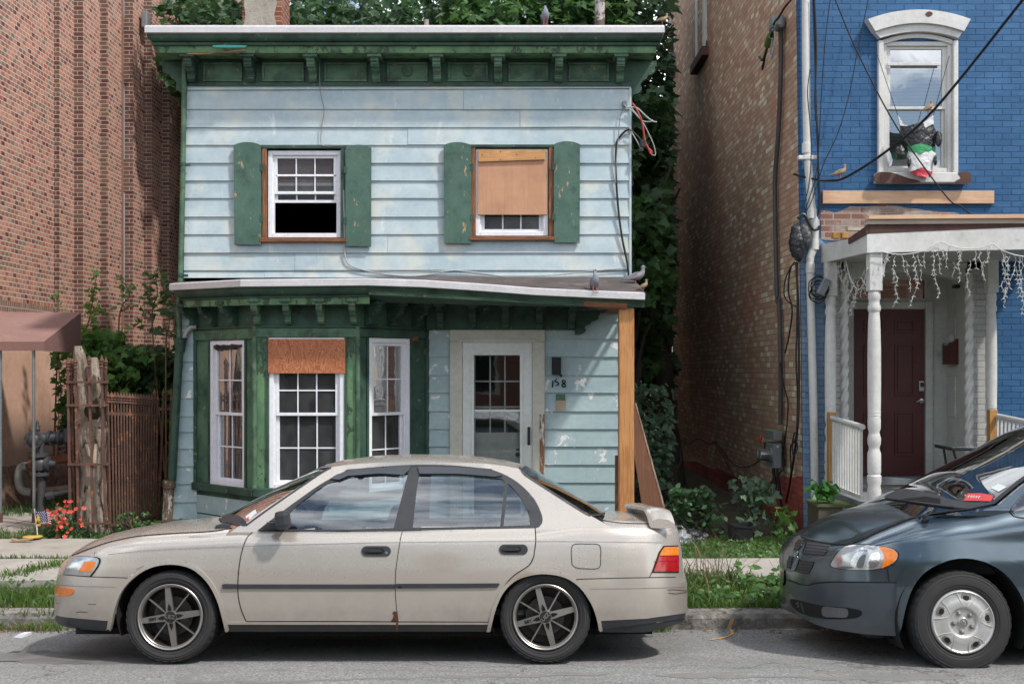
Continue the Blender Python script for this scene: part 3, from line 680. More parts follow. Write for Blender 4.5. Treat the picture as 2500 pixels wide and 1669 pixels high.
mb = MB(); mb.prism([P((zB(825,818)[0], zB(0,818)[1]), HY-.055), P(zB(1192,822), HY-.055), P(zB(1190,872), HY-.055), P(zB(826,884), HY-.055)], (0, .026, 0)); part('nailed_board', mb, wood('faded_board', (.62,.33,.15), (.46,.22,.08), 'x', .9, .6, 1.4), house)
for q in ((845,846),(945,828),(1034,845),(945,873),(1137,862)): mb = MB(); mb.lathe([(.007, 0), (.007, -.004), (0, -.004)], P(zB(*q), HY-.055), 'y', 8); part('knot', mb, ROTW, house)
def shutter(pxs, tilt=0):
    """pxs: left, right, top, bottom (image)"""
    x0, x1, z0, z1 = HX(pxs[0]), HX(pxs[1]), HZ(pxs[3]), HZ(pxs[2]); n = 10; wdt = x1 - x0
    pts = [(x0, z0), (x1 - .003, z0 - .004)] + [(x1 - wdt*k/n, z1 - .036*abs(2*k/n - 1)**2.2) for k in range(n+1)]
    mb = MB(); mb.prism([(x + tilt*(z - z0), HY - .075, z) for x, z in pts], (0, .034, 0))
    sh = part('shutter', mb, SHUT, house)
    s = 1 if pxs[0] in (575.8, 1085.5) else 0
    for zz in (.25, .75):
        xx = x1 + .002 if s else x0 - .002
        mb = MB(); mb.bevbox(xx - .02, xx + .02, HY-.079, HY-.07, z0 + (z1-z0)*zz - .04, z0 + (z1-z0)*zz + .04, .002); part('hinge', mb, GRND, sh)
shutter((575.8, 641.5, 350, 598), -.008); shutter((846, 908, 356.5, 602)); shutter((1085.5, 1152, 350, 595), -.006); shutter((1352, 1415, 348, 593))
# --- bay window
A = (HX(478), HY); B = (X_(622, 12.6), 12.6); C = (X_(874, 12.6), 12.6); D_ = (HX(1043), HY)
FA, FB, FC = Fr(*A, *B), Fr(*B, *C), Fr(*C, *D_)
def zb(py, Y=12.6): return Z_(py, Y)
ZT, ZBm = zb(800), zb(1212)
def bay_face(fr, win, mats, plate=None):
    """win: (u0,u1,z0,z1) hole; boards around it"""
    u0, u1, z0, z1 = win; L = fr.L
    mb = MB(); fr.box(mb, .0, u0, -.05, 0, z0, z1); part('bay_stile', mb, mats[0], house); mb = MB(); fr.box(mb, u1, L, -.05, 0, z0, z1); part('bay_stile', mb, mats[0], house)
    mb = MB(); fr.box(mb, 0, L, -.05, .0, z1, zb(738)); fr.box(mb, .0, L, 0, .03, z1 + .01, ZT - .01, .006); part('bay_header', mb, mats[1], house)
    mb = MB(); fr.box(mb, 0, L, -.05, .0, zb(1360), z0); fr.box(mb, -.01, L + .01, 0, .055, ZBm, z0 + .01, .012); part('bay_sill', mb, mats[2], house)
    mb = MB()                                            # stop mouldings round the opening
    for (a, b, c_, e) in ((u0-.03, u0, z0+.012, z1), (u1, u1+.03, z0+.012, z1), (u0-.03, u1+.03, z1, z1+.012)): fr.box(mb, a, b, 0, .02, c_, e, .006)
    part('window_stop', mb, mats[3], house)
def rect(fr, p0, p1):
    a = fr.px(p0); b = fr.px(p1); return a[0], b[0], b[1], a[1]
wa = rect(FA, (514, 832), (599, 1192)); wbx = rect(FB, (657, 825), (841, 1192)); wc = rect(FC, (899, 824), (1000, 1192))
bay_face(FA, wa, (GRN, GRN, GRND, GRND)); bay_face(FB, wbx, (GRNLIT, GRN, GRND, GRND)); bay_face(FC, wc, (GRND, GRND, GRND, GRND))
window(house, FA, *wa, 2, 2, 2, FA.px((555, 1010))[1]); window(house, FC, *wc, 2, 2, 2, FC.px((950, 1010))[1])
window(house, FB, *wbx, 3, 3, 2, zb(1011))
mb = MB(); FB.box(mb, wbx[0]-.003, wbx[1]+.012, .012, .03, zb(911), zb(828)); part('plywood', mb, PLYR, house, 'red-stained plywood sheet over the top of the bay window')
mb = MB(); FB.box(mb, wbx[0], wbx[1], .006, .02, zb(828), zb(824)); part('drip_strip', mb, EDGE, house)
mb = MB(); FB.box(mb, wbx[0]+.02, wbx[1]-.2, -.02, .035, zb(1200), zb(1190)); part('bare_sill', mb, ROTX, house)
mb = MB(); q0, q1 = FC.px((1002, 822)), FC.px((1012, 832)); FC.box(mb, q0[0], q1[0]+.03, .0, .03, q1[1], q0[1]); part('bare_wood_block', mb, ROTX, house)
# crumpled bag stuffed in the top of the left bay window
mb = MB(); rr = random.Random(4)
pts = [FA.at(wa[0] + .06 + (wa[1]-wa[0]-.1)*k/8, -.02, FA.px((555, 845))[1] + rr.uniform(-.012, .012)) for k in range(9)]
mb.tube(pts, [.022, .045, .03, .04, .026, .038, .03, .024, .01], 8); part('stuffed_bag', mb, BAGM, house)
# curtains seen through the bay
mb = MB()
for fr, a, b, zt_ in ((FA, wa[0]+.07, wa[0]+.17, 0), (FC, wc[0]+.1, wc[0]+.19, 0), (FC, wc[1]-.14, wc[1]-.06, 0)):
    rows = [[fr.at(a + (b-a)*k/10, -.16 + .02*math.sin(k*1.9), z) for k in range(11)] for z in (wa[2]+.1, wa[3]-.05)]; mb.grid(rows)
part('curtain', mb, CURT, house)
# bead posts on the corners
for (x, y, m) in ((*A, GRND), (*B, GRN), (*C, GRN), (*D_, GRND)):
    mb = MB(); mb.tube([(x, y-.012, zb(1210)), (x, y-.012, zb(798))], .026, 10); part('corner_bead', mb, m, house)
# skirt under the bay
mb = MB()
for fr in (FA, FB, FC): fr.box(mb, 0, fr.L, -.04, -.012, -.25, zb(1214))
for fr in (FA, FB, FC):
    for z in (.05, .27): fr.box(mb, 0, fr.L, -.014, .004, z, z + .205)
part('bay_skirt', mb, SIDL, house)
# --- lower cornice over bay and porch
Q0, Q1, Q2, Q3 = (X_(413, 13.0), 13.0, Z_(694, 13.0)), (X_(587, 12.2), 12.2, Z_(684, 12.2)), (X_(898, 12.2), 12.2, Z_(681, 12.2)), (X_(1575, 12.25), 12.25, Z_(716, 12.25))
Qb0 = (X_(413, 13.0) - .08, 13.42, Q0[2] + .01)
def run(path, prof, mb, sm=False):
    """prof: (inset, drop); path of (x,y,z) corner points, inset moves away from the street"""
    pts = [Vector(q) for q in path]; rows = []
    for (ins, dr_) in prof:
        row = []
        for i, q in enumerate(pts):
            d0 = (pts[i] - pts[i-1]).xy.normalized() if i > 0 else None; d1 = (pts[i+1] - pts[i]).xy.normalized() if i < len(pts)-1 else None
            ns = [Vector((-d.y, d.x)) for d in (d0, d1) if d is not None]; nn = sum(ns, Vector((0, 0))); nn = nn.normalized() if nn.length else ns[0]
            k = ins/max(.4, nn.dot(ns[0])); row.append(Vector((q.x + nn.x*k, q.y + nn.y*k, q.z - dr_)))
        rows.append(row)
    mb.grid(rows, sm)
pm = 12.2/FPX
path = [Qb0, Q0, Q1, Q2]
Qm = [tuple(Vector(Q2).lerp(Vector(Q3), k) + Vector((0, 0, .012*math.sin(k*7)*(0 < k < 1)))) for k in (0, .2, .4, .6, .8, 1)]
Qr = (Q3[0] + .02, 13.42, Q3[2] + .02)
mb = MB(); run([Qb0, Q0, Q1] + Qm + [Qr], [(.02, -.012), (0, 0), (0, 15*pm), (.015, 16*pm), (.03, 16*pm)], mb); part('metal_roof_edge', mb, EDGE, house)
mb = MB(); run(path, [(.03, 15.5*pm)] + [(.05 + .09*(1 - math.cos(a)), 15.5*pm + 20*pm*math.sin(a)) for a in np.linspace(.1, 1.5, 6)] + [(.13, 36*pm), (.12, 38*pm), (.125, 41*pm), (.15, 42*pm)], mb, True); part('crown_moulding', mb, GRND, house)
mb = MB(); run(path, [(.15, 42*pm), (.155, 58*pm), (.17, 58.5*pm), (.5, 56*pm)], mb); part('cornice_fascia', mb, GRNLIT, house)
Qg = Qm[:5] + [tuple(Vector(Q2).lerp(Vector(Q3), .82))]
mb = MB(); run(Qm[:6], [(.03, 15.5*pm), (.07, 27*pm), (.08, 34*pm)], mb); part('porch_fascia', mb, GRND, house)
mb = MB(); run([tuple(Vector(Q2).lerp(Vector(Q3), k)) for k in (0, .3, .6, .83)], [(.075, 30*pm), (.08, 36.5*pm), (.11, 37*pm)], mb); part('porch_fascia_edge', mb, GRN, house)
mb = MB(); a_, b_ = Vector(Q2).lerp(Vector(Q3), .78), Vector(Q3) + Vector((-.12, 0, 0)); run([a_, b_, (b_.x, 13.4, b_.z)], [(.06, 24*pm), (.07, 37*pm), (.25, 37*pm)], mb); part('bare_fascia', mb, ROTX, house)
mb = MB(); zz = Vector((0, 0, -34*pm)); mb.add([Vector(Q2)+zz+Vector((0,.09,0)), Vector(Q3)+zz+Vector((-.12,.09,0)), Vector((Q3[0]-.12, 13.4, Z_(752, 13.4))), Vector((Q2[0]+.6, 13.4, Z_(742, 13.4))), Vector((Q2[0]-.05, 12.62, Z_(738, 12.62)))], [(0,1,2,3,4)])
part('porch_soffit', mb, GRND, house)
# sloping tar roof of the porch and bay
mb = MB(); zw = [HZ(q) for q in (688, 682, 680, 677, 676, 676, 676)]; xs_ = [Q0[0], Q1[0], Q2[0], HX(1050), HX(1250), HX(1450), HX(1530)]
fr_ = [Vector(Q0), Vector(Q1), Vector(Q2), Vector(Q2).lerp(Vector(Q3), .27), Vector(Q2).lerp(Vector(Q3), .55), Vector(Q2).lerp(Vector(Q3), .84), Vector(Q3)]
rows = []
for k in range(6):
    s = k/5; rows.append([(fr_[i] + Vector((0, .02, .008))).lerp(Vector((xs_[i], HY - .02, zw[i])), s) + Vector((0, 0, .035*math.sin(s*3.14)*(i > 2) + .012*noise.noise(Vector((i*1.7, k*.9, 3)))*(0 < k < 5))) for i in range(7)])
mb.grid(rows, True); part('porch_roof', mb, ROOFM, house)
# friezes and brackets
for fr, m in ((FA, GRND), (FB, GRND), (FC, GRND)):
    mb = MB(); fr.box(mb, -.02, fr.L + .02, -.05, .006, zb(799), zb(738)); fr.box(mb, -.01, fr.L+.01, 0, .022, zb(799), zb(794), .006); part('bay_frieze', mb, m, house)
for u in (.04, .42, .84): bracket(FA, u, .075, zb(744), zb(792), .22, GRND, house)
for px in (631, 707, 787, 866): bracket(FB, FB.px((px, 770))[0], .068, zb(741), zb(793), .25, GRN, house)
for u in (.12, .46, .84): bracket(FC, u, .07, zb(744), zb(793), .22, GRND, house)
mb = MB(); mb.box(D_[0], HX(1404), HY-.06, HY, HZ(806), HZ(744)); part('porch_frieze', mb, GRND, house)
HF2 = Fr(0, HY-.06, 1, HY-.06)
for px in (1077, 1155, 1234, 1316, 1394): bracket(HF2, HX(px), .075, HZ(752), HZ(803), .24, GRND, house)
mb = MB(); mb.prism([(HX(1404) + d*.95, HY - .09, z) for d, z in bracket_prof(HZ(762), HZ(817), .30)], (0, .07, 0)); part('end_bracket', mb, GRND, house)
# --- front door
mb = MB(); mb.bevbox(HX(1099), HX(1129), HY-.06, HY+.1, -.2, HZ(834), .006); mb.bevbox(HX(1299), HX(1329.5), HY-.06, HY+.1, -.2, HZ(834), .006); mb.bevbox(HX(1099), HX(1329.5), HY-.06, HY+.1, HZ(834)+.001, HZ(805), .006)
mb.bevbox(HX(1120), HX(1308), HY-.075, HY-.05, HZ(834)-.008, HZ(828), .004)
dfr = part('door_frame', mb, CREAM, house)
mb = MB(); mb.box(HX(1317), HX(1329), HY-.063, HY-.056, -.1, HZ(1010)); part('rotten_trim', mb, basic('red_rot', (.16,.05,.025), (.3,.17,.1), 9, .9, 0, .8, 30, peel=(.55,.53,.46), pth=.52, pscale=6, pst=(3,1,.7)), house)
x0, x1, zt_ = HX(1129), HX(1299), HZ(834.5); mb = MB(); g0, g1, gz = HX(1157), HX(1270), HZ(866)
for (a, b, c_, e) in ((x0+.004, g0, -.05, zt_), (g1, x1-.004, -.05, zt_), (g0, g1, gz, zt_), (g0, g1, -.05, .25)): mb.box(a, b, HY-.045, HY-.01, c_, e)
for (a, b, c_, e) in ((g0-.03, g0+.004, .25, gz+.03), (g1-.004, g1+.03, .25, gz+.03), (g0, g1, gz-.004, gz+.03)): mb.bevbox(a, b, HY-.058, HY-.044, c_, e, .004)
mb.bevbox(g0, g1, HY-.04, HY-.02, HZ(1005), HZ(999), .003)
door = part('storm_door', mb, DOORW, house)
mb = MB(); mb.add([(g0, HY-.03, .25), (g1, HY-.03, .25), (g1, HY-.03, gz), (g0, HY-.03, gz)], [(0,1,2,3)]); part('pane', mb, glass('storm_glass', (.8,.83,.82), .06, .01), door)
mb = MB(); mb.tube([(HX(1291), HY-.05, HZ(1044)), (HX(1291)-.003, HY-.085, HZ(1050)), (HX(1291), HY-.085, HZ(1075)), (HX(1291), HY-.05, HZ(1082))], .011, 8); mb.bevbox(HX(1287.5), HX(1294.5), HY-.055, HY-.044, HZ(1085), HZ(1041), .004); part('handle', mb, BLACK, door)
for zz in (850, 900, 1060): mb = MB(); mb.tube([(x0+.002, HY-.05, HZ(zz)), (x0+.002, HY-.05, HZ(zz+14))], .008, 6); part('hinge', mb, DOORW, door)
# panelled inner door with a nine-light window
mb = MB(); iy = HY+.06; l0, l1, lz0, lz1 = HX(1160), HX(1269), HZ(1056), HZ(868)
for (a, b, c_, e) in ((x0, l0, -.05, zt_), (l1, x1, -.05, zt_), (l0, l1, lz1, zt_), (l0, l1, -.05, lz0)): mb.box(a, b, iy, iy+.04, c_, e)
for k in (1, 2): xx = l0 + (l1-l0)*k/3; mb.box(xx-.009, xx+.009, iy-.006, iy+.02, lz0, lz1); zz = lz0 + (lz1-lz0)*k/3; mb.box(l0, l1, iy-.005, iy+.019, zz-.009, zz+.009)
for (a, b) in ((l0, (l0+l1)/2 - .03), ((l0+l1)/2 + .03, l1)): mb.bevbox(a, b, iy-.012, iy+.005, .2, HZ(1100), .01)
idr = part('inner_door', mb, DOORW, house)
mb = MB(); mb.add([(l0, iy+.01, lz0), (l1, iy+.01, lz0), (l1, iy+.01, lz1), (l0, iy+.01, lz1)], [(0,1,2,3)]); part('pane', mb, glass('inner_door_glass', (.5,.48,.46), .16, .04), idr)
mb = MB(); mb.ball((HX(1264), iy-.03, HZ(1110)), .028); mb.bevbox(HX(1260), HX(1268), iy-.01, iy, HZ(1140), HZ(1095), .004); part('knob', mb, BLACK, idr)
# --- porch post, downspout, chimney, vents
mb = MB(); py_ = 12.36; mb.bevbox(X_(1512, py_), X_(1548.5, py_), py_, py_+.16, -.15, Z_(752, py_), .006); part('porch_post', mb, POSTW, house)
mb = MB(); mb.box(X_(1503, 12.9), X_(1512, 12.9), 12.9, 13.0, -.15, Z_(1112, 12.9)); part('old_post_stub', mb, ROTW, house)
dy = HY - .07
mb = MB(); mb.tube([P(q, dy) for q in ((451, 132), (447, 400), (441, 665), (437, 745), (438.5, 838))], .031, 12); ds = part('downspout', mb, GRN, house)
mb = MB(); mb.tube([P(q, dy) for q in ((437, 862), (428, 1020), (420, 1172))], .047, 14); part('downspout', mb, GRND, house)
mb = MB(); mb.lathe([(.082, .09), (.085, .095), (.08, .085), (.05, -.06), (.048, -.07)], P((440, 845), dy), 'z', 16); part('funnel', mb, GRND, ds)
for q in ((446, 402), (441, 672)): mb = MB(); c_ = P(q, dy); mb.lathe([(.034, -.02), (.037, -.018), (.037, .018), (.034, .02)], c_, 'z', 14); mb.bevbox(c_.x+.03, c_.x+.085, dy-.012, dy+.012, c_.z-.016, c_.z+.012, .003); part('pipe_strap', mb, GRND, ds)
mb = MB(); c_ = P((436, 893), dy); mb.lathe([(.048, -.02), (.052, -.018), (.052, .018), (.048, .02)], c_, 'z', 14); part('pipe_collar', mb, GRND, ds)
mb = MB(); mb.tube(smooth_pts([P(q, dy) for q in ((480, 797), (466, 800), (455, 812), (450, 828), (448, 838))], 5), [.03 + .003*(k % 2) for k in range(21)], 12); part('flexible_elbow', mb, basic('grey_flex_pipe', (.33,.34,.33), (.2,.2,.2), 6, .5, .3, .1), ds)
mb = MB(); pts = [P(q, dy) for q in ((413, 1172), (413, 1190), (412, 1192), (407, 1290))]; mb.tube(pts, [.073, .073, .06, .06], 14); part('cast_iron_pipe', mb, basic('flaking_rusty_pipe', (.20,.15,.11), (.08,.045,.03), 8, .85, .1, .8, 30, peel=(.42,.38,.33), pth=.55, pscale=12, pst=(2,1,.8), bdist=.01), ds)
CHB = brick('chimney_brick', [(0, (.30,.09,.05)), (.5, (.36,.13,.08)), (.8, (.42,.2,.14))], (.42,.38,.34), plane='yz')
chy = 16.2; mb = MB(); mb.box(X_(592, chy), X_(687, chy), chy, chy+.6, 5.7, 7.8); ch = part('chimney', mb, CHB, house)
mb = MB(); n = 14; zs = np.linspace(5.9, 7.78, n); rr = random.Random(3)
L = [Vector((X_(598 + rr.uniform(-3, 3), chy), chy-.02, z)) for z in zs]; Rr = [Vector((X_(673 + rr.uniform(-4, 5), chy), chy-.02, z)) for z in zs]
mb.prism(L + Rr[::-1], (0, .019, 0)); part('stucco_coat', mb, basic('cracked_stucco', (.42,.39,.34), (.32,.30,.26), 4, .9, 0, .6, 20, dirt=(.16,.14,.12), dth=.62, dscale=4, bdist=.02), ch)
vy = 15.5; mb = MB(); mb.tube([(X_(1464, vy), vy, 5.7), (X_(1465, vy), vy, 7.6)], .068, 14); part('vent_pipe', mb, basic('flaking_vent_pipe', (.20,.15,.13), (.12,.08,.07), 8, .8, .1, .6, 30, peel=(.45,.43,.42), pth=.5, pscale=11), house)
mb = MB(); mb.tube([(X_(1041, 15), 15, 5.7), (X_(1041, 15), 15, Z_(49, 15))], [.035, .032], 10); part('vent_pipe', mb, basic('pale_vent_pipe', (.42,.36,.33), (.3,.25,.22), 8, .8), house)
# junction block on the wall edge
mb = MB(); c_ = P(zP(1437, 1325), HY-.05); mb.bevbox(c_.x-.03, c_.x+.03, c_.y-.02, HY, c_.z-.03, c_.z+.03, .008); part('insulator_block', mb, basic('galvanised_metal', (.3,.31,.32), (.18,.18,.19), 9, .5, .5, .2), house)
# ================================================================ blue brick house with brown side wall
BY = 13.56
def BX(px): return X_(px, BY)
def BZ(py): return Z_(py, BY)
def cornerx(z): return 3.436 - .0135*(z + .1)
BLUEB = brick('blue_painted_brick', [(0, (.034,.135,.30)), (.5, (.040,.150,.33)), (1, (.05,.17,.36))], (.024,.098,.225), .21, .0724, .012, 'xz', .9, True, [(2.2, (.075,.20,.40), .55, .5, (1,1,1)), (1.0, (.022,.085,.20), .5, .55, (1,1,3))], .55, .6, .012)
PALEB = brick('faded_blue_painted_brick', [(0, (.22,.34,.50)), (1, (.28,.41,.57))], (.15,.24,.38), .21, .0724, .012, 'xz', .8, True, [(2, (.35,.42,.5), .55, .6, (1,1,1))], .6, .6, .012)
WHITB = brick('white_painted_brick', [(0, (.60,.59,.56)), (1, (.68,.67,.64))], (.42,.41,.38), .21, .0724, .012, 'xz', .7, True, [(4, (.3,.29,.26), .6, .6, (1,1,1))], .6, .6, .012)
BROWN = brick('brown_side_brick', [(0, (.64,.42,.28)), (.2, (.72,.50,.34)), (.42, (.56,.33,.22)), (.6, (.78,.56,.39)), (.74, (.62,.35,.24)), (.90, (.92,.80,.60))], (.34,.24,.175), .205, .0724, .013, 'yz', .8, None,
              [(.55, (.52,.15,.10), .52, .7, (1,1,.45)), (1.6, (.24,.165,.12), .57, .45, (1,1.2,.8)), (5, (.20,.14,.10), .6, .5, (1,1,.5))], .9)
REDB = brick('red_painted_foundation_brick', [(0, (.42,.085,.06)), (.5, (.48,.105,.075)), (1, (.54,.14,.09))], (.28,.075,.055), .21, .0724, .013, 'yz', .9, True, [(1.3, (.05,.018,.014), .48, .7, (1,1,1))], .85, .4, .012)
EXPB = brick('bare_front_brick', [(0, (.32,.15,.11)), (.35, (.45,.33,.28)), (.7, (.37,.21,.16)), (.88, (.50,.42,.36))], (.44,.39,.34), .21, .0724, .016, 'xz', .9, None, [(5, (.5,.45,.4), .5, .7, (1,1,1))])
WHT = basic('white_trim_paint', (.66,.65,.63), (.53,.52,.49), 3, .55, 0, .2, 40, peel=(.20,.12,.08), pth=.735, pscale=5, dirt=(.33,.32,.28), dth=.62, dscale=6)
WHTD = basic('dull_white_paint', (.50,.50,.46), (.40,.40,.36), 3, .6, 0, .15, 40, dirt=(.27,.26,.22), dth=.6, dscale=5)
BSTONE = basic('brownstone', (.13,.065,.05), (.08,.042,.034), 7, .85, 0, .6, 40)
MAROON = basic('maroon_door_paint', (.085,.018,.018), (.065,.014,.014), 3, .45, 0, .1, 50, dirt=(.05,.02,.018), dth=.66, dscale=6)
RAWX = wood('raw_lumber', (.66,.44,.29), (.52,.30,.17), 'x', .5, .65, 1.2, .7)
GREYX = wood('weathered_grey_lumber', (.48,.41,.34), (.34,.27,.21), 'x', .7, .8, 1.6, .7)
GREYZ = wood('weathered_fence_board', (.10,.085,.06), (.045,.04,.028), 'z', .8, .9, None, .8)
CEDAR = wood('treated_post', (.50,.27,.09), (.36,.17,.05), 'z', .7, .6, 1.2)
GALV = basic('grey_metal', (.27,.28,.29), (.19,.20,.205), 5, .5, .4, .1, 40, dirt=(.15,.14,.12), dth=.65)
PVC = basic('white_pvc', (.66,.65,.62), (.56,.55,.52), 2, .4, 0, .04, 40, dirt=(.36,.34,.30), dth=.64, dscale=5)
CABLE = basic('black_cable', (.012,.012,.013), None, 5, .55, 0, 0)
GREYPAINT = basic('grey_step_paint', (.24,.27,.30), (.18,.20,.225), 4, .6, 0, .1, 40)
PORCHF = basic('porch_floor', (.22,.235,.25), (.15,.16,.17), 4, .7, 0, .1, 40)
bh = thing('blue_house', 'tall blue-painted brick house with brown brick side wall and white front porch', 'house', (4.6, BY, 0))
# side wall, sheared a little off plumb
Yf = 24.4
mb = MB(); n = 8
rows = [[Vector((cornerx(z), y, z)) for y in np.linspace(BY, Yf, n)] for z in np.linspace(-.5, 9.5, 6)]; mb.grid(rows, False)
mb.add([(cornerx(-.5), Yf, -.5), (cornerx(9.5), Yf, 9.5), (9, Yf, 9.5), (9, Yf, -.5)], [(0,1,2,3)])
part('side_wall', mb, BROWN, bh)
mb = MB(); fp = []
for (q) in ((112, 620), (230, 650), (380, 668), (440, 700), (560, 755), (640, 745), (740, 800), (830, 840), (1000, 900), (1150, 955), (1280, 985), (1330, 870), (1420, 850), (1600, 860), (1738, 850)):
    px = zT(*q); xx = cornerx(.4) - .012; pt = onX(px, xx); fp.append((xx - .004*((pt.z < .3)), min(max(pt.y, BY), Yf), pt.z))
fp += [(cornerx(-.4) - .012, BY, -.5), (cornerx(-.4) - .012, Yf, -.5)]
mb.prism(fp, (.014, 0, 0)); part('painted_foundation', mb, REDB, bh)
# front wall pieces
hw = (BX(2156), BX(2322), BZ(428), BZ(104)); hd = (BX(2060), BX(2357), -.5, BZ(655))
mb = MB()
for (a, b, c_, e) in cut([hw, hd], 3.30, 8.6, -.5, 9.5):
    if a < 3.31: mb.prism([(cornerx(c_) + .002, BY-.03, c_), (b, BY-.03, c_), (b, BY-.03, e), (cornerx(e) + .002, BY-.03, e)], (0, .28, 0))
    else: mb.box(a, b, BY-.03, BY+.25, c_, e)
part('front_wall', mb, BLUEB, bh)
mb = MB(); mb.prism([(cornerx(-.4), BY-.034, -.5), (BX(2012), BY-.034, -.5), (BX(2012), BY-.034, BZ(596)), (BX(1990), BY-.034, BZ(570)), (cornerx(3.4), BY-.034, BZ(560))], (0, .006, 0)); part('faded_wall_strip', mb, PALEB, bh)
mb = MB(); mb.box(BX(2357), BX(2404), BY-.05, BY-.028, -.2, BZ(640)); mb.box(BX(2014), BX(2060), BY-.05, BY-.028, -.2, BZ(640)); mb.box(BX(2014), BX(2404), BY-.05, BY-.028, BZ(656), BZ(600)); part('white_brick_surround', mb, WHITB, bh)
mb = MB(); ex = [(2001, 512), (2040, 520), (2075, 503), (2108, 506), (2150, 500), (2210, 508), (2260, 514), (2330, 521), (2345, 527), (2200, 532), (2120, 540), (2105, 575), (2040, 590), (2005, 585), (2003, 550)]
rr = random.Random(6); pts = [(BX(a + rr.uniform(-4, 4)), BY - .036, BZ(b + rr.uniform(-2, 2))) for a, b in sum([[ex[i], ((ex[i][0]+ex[(i+1) % 15][0])/2, (ex[i][1]+ex[(i+1) % 15][1])/2)] for i in range(15)], [])]
mb.prism(pts, (0, .008, 0)); part('bare_brick_patch', mb, EXPB, bh)
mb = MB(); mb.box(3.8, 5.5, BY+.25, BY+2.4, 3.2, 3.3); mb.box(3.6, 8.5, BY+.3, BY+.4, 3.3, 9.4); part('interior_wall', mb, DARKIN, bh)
# --- upstairs window
BF = Fr(0, BY-.03, 1, BY-.03)
cx0, cx1 = BX(2139), BX(2333); wm = (BX(2152), BX(2321))
for (a, b) in ((cx0, wm[0]), (wm[1], cx1)): mb = MB(); mb.bevbox(a, b, BY-.09, BY+.1, BZ(424), BZ(104), .012); part('window_surround', mb, WHT, bh)
def arc(x0, x1, zs, zm, n=14): return [(x0 + (x1-x0)*k/n, zs + (zm-zs)*(1 - (2*k/n - 1)**2)) for k in range(n+1)]
top = arc(BX(2109), BX(2357), BZ(57), BZ(34)); bot = arc(BX(2127), BX(2341), BZ(86), BZ(66))
mb = MB(); mb.prism([(x, BY-.16, z) for x, z in top] + [(x, BY-.16, z) for x, z in bot[::-1]], (0, .16, 0)); part('window_hood', mb, WHT, bh)
b2 = arc(BX(2141), BX(2331), BZ(100), BZ(84)); t2 = arc(BX(2127), BX(2341), BZ(85), BZ(66))
mb = MB(); mb.prism([(x, BY-.12, z) for x, z in t2] + [(x, BY-.12, z) for x, z in b2[::-1]], (0, .15, 0)); b3 = arc(BX(2152), BX(2321), BZ(112), BZ(96)); mb.prism([(x, BY-.06, z) for x, z in [(q[0], q[1] + .05) for q in b3]] + [(x, BY-.06, z) for x, z in b3[::-1]], (0, .12, 0)); part('window_arch', mb, WHT, bh)
mb = MB(); mb.bevbox(BX(2131), BX(2354), BY-.16, BY+.05, BZ(451), BZ(426), .012); sill = part('window_sill', mb, WHT, bh)
mb = MB()
for pp in (((2131,427.5),(2165,427),(2180,431),(2205,440),(2232,447),(2225,451.5),(2131,451.5)), ((2326,427),(2355,427),(2355,451.5),(2320,451.5),(2322,446),(2332,440))):
    mb = MB(); mb.prism([(BX(a), BY-.1635, BZ(b)) for a, b in sp2(list(pp), 3, True)], (0, .02, 0)); part('bare_stone', mb, BSTONE, sill)
mb = MB(); mb.prism([(BX(a), BY-.1635, BZ(b)) for a, b in sp2([(2247,45),(2254,39),(2263,41),(2264,47),(2255,52),(2249,49)], 3, True)], (0, .01, 0)); part('bare_patch', mb, BSTONE, sill)
bw = window(bh, BF, wm[0], wm[1], BZ(422), BZ(104), 1, 1, 1, BZ(264), .0, 0, .05, WHT, glass('upstairs_glass', (.62,.66,.64), .30, .015))
mb = MB(); mb.bevbox(BX(2163), BX(2293), BY-.055, BY-.03, BZ(163), BZ(156), .004); part('storm_rail', mb, WHT, bw)
# blinds behind
t = NT('window_blinds'); sxyz = t.n('ShaderNodeSeparateXYZ'); t.setv(sxyz.inputs[0], t.co()); s_ = t.math('ADD', t.math('MULTIPLY', t.math('SINE', t.math('MULTIPLY', sxyz.outputs[2], 150)), .5), .5)
t.bsdf(t.mix(s_, (.30,.33,.33), (.52,.55,.54)), .7, 0, t.bump(s_, .4, .01)); BLIND = t.m
mb = MB(); mb.box(wm[0]+.05, wm[1]-.05, BY+.12, BY+.13, BZ(418), BZ(150)); part('blinds', mb, BLIND, bh)
# --- side window
for_ = [(1702, 1728)]
mb = MB(); y0, y1 = 3.34*FPX/(1728-CX), 3.34*FPX/(1703-CX); zb_ = 7.42; mb.box(3.27, 3.42, y0, y0+.14, zb_, 9.5); mb.box(3.30, 3.42, y1-.14, y1, zb_, 9.5); mb.box(3.31, 3.42, y0, y1, zb_, zb_+.12); part('side_window_frame', mb, WHT, bh)
mb = MB(); mb.bevbox(3.22, 3.42, y0-.12, y1+.12, zb_-.16, zb_, .01); part('window_sill', mb, BSTONE, bh)
# rear eave with its gutter board
mb = MB(); a, b = P((1668, -30), 23.6), P((1632, 132), 23.6)
mb.prism([a + Vector((0,0,0)), b, b + Vector((.22, 0, -.02)), a + Vector((.22, 0, 0))], (0, .5, 0)); part('eave_board', mb, GREYZ, bh)
mb = MB(); mb.tube([a + Vector((.14,-.02,0)), b + Vector((.15,-.02,0))], .05, 8); mb.bevbox(b.x-.02, b.x+.2, 23.4, 23.9, b.z-.42, b.z-.02, .02); part('gutter', mb, GALV, bh)
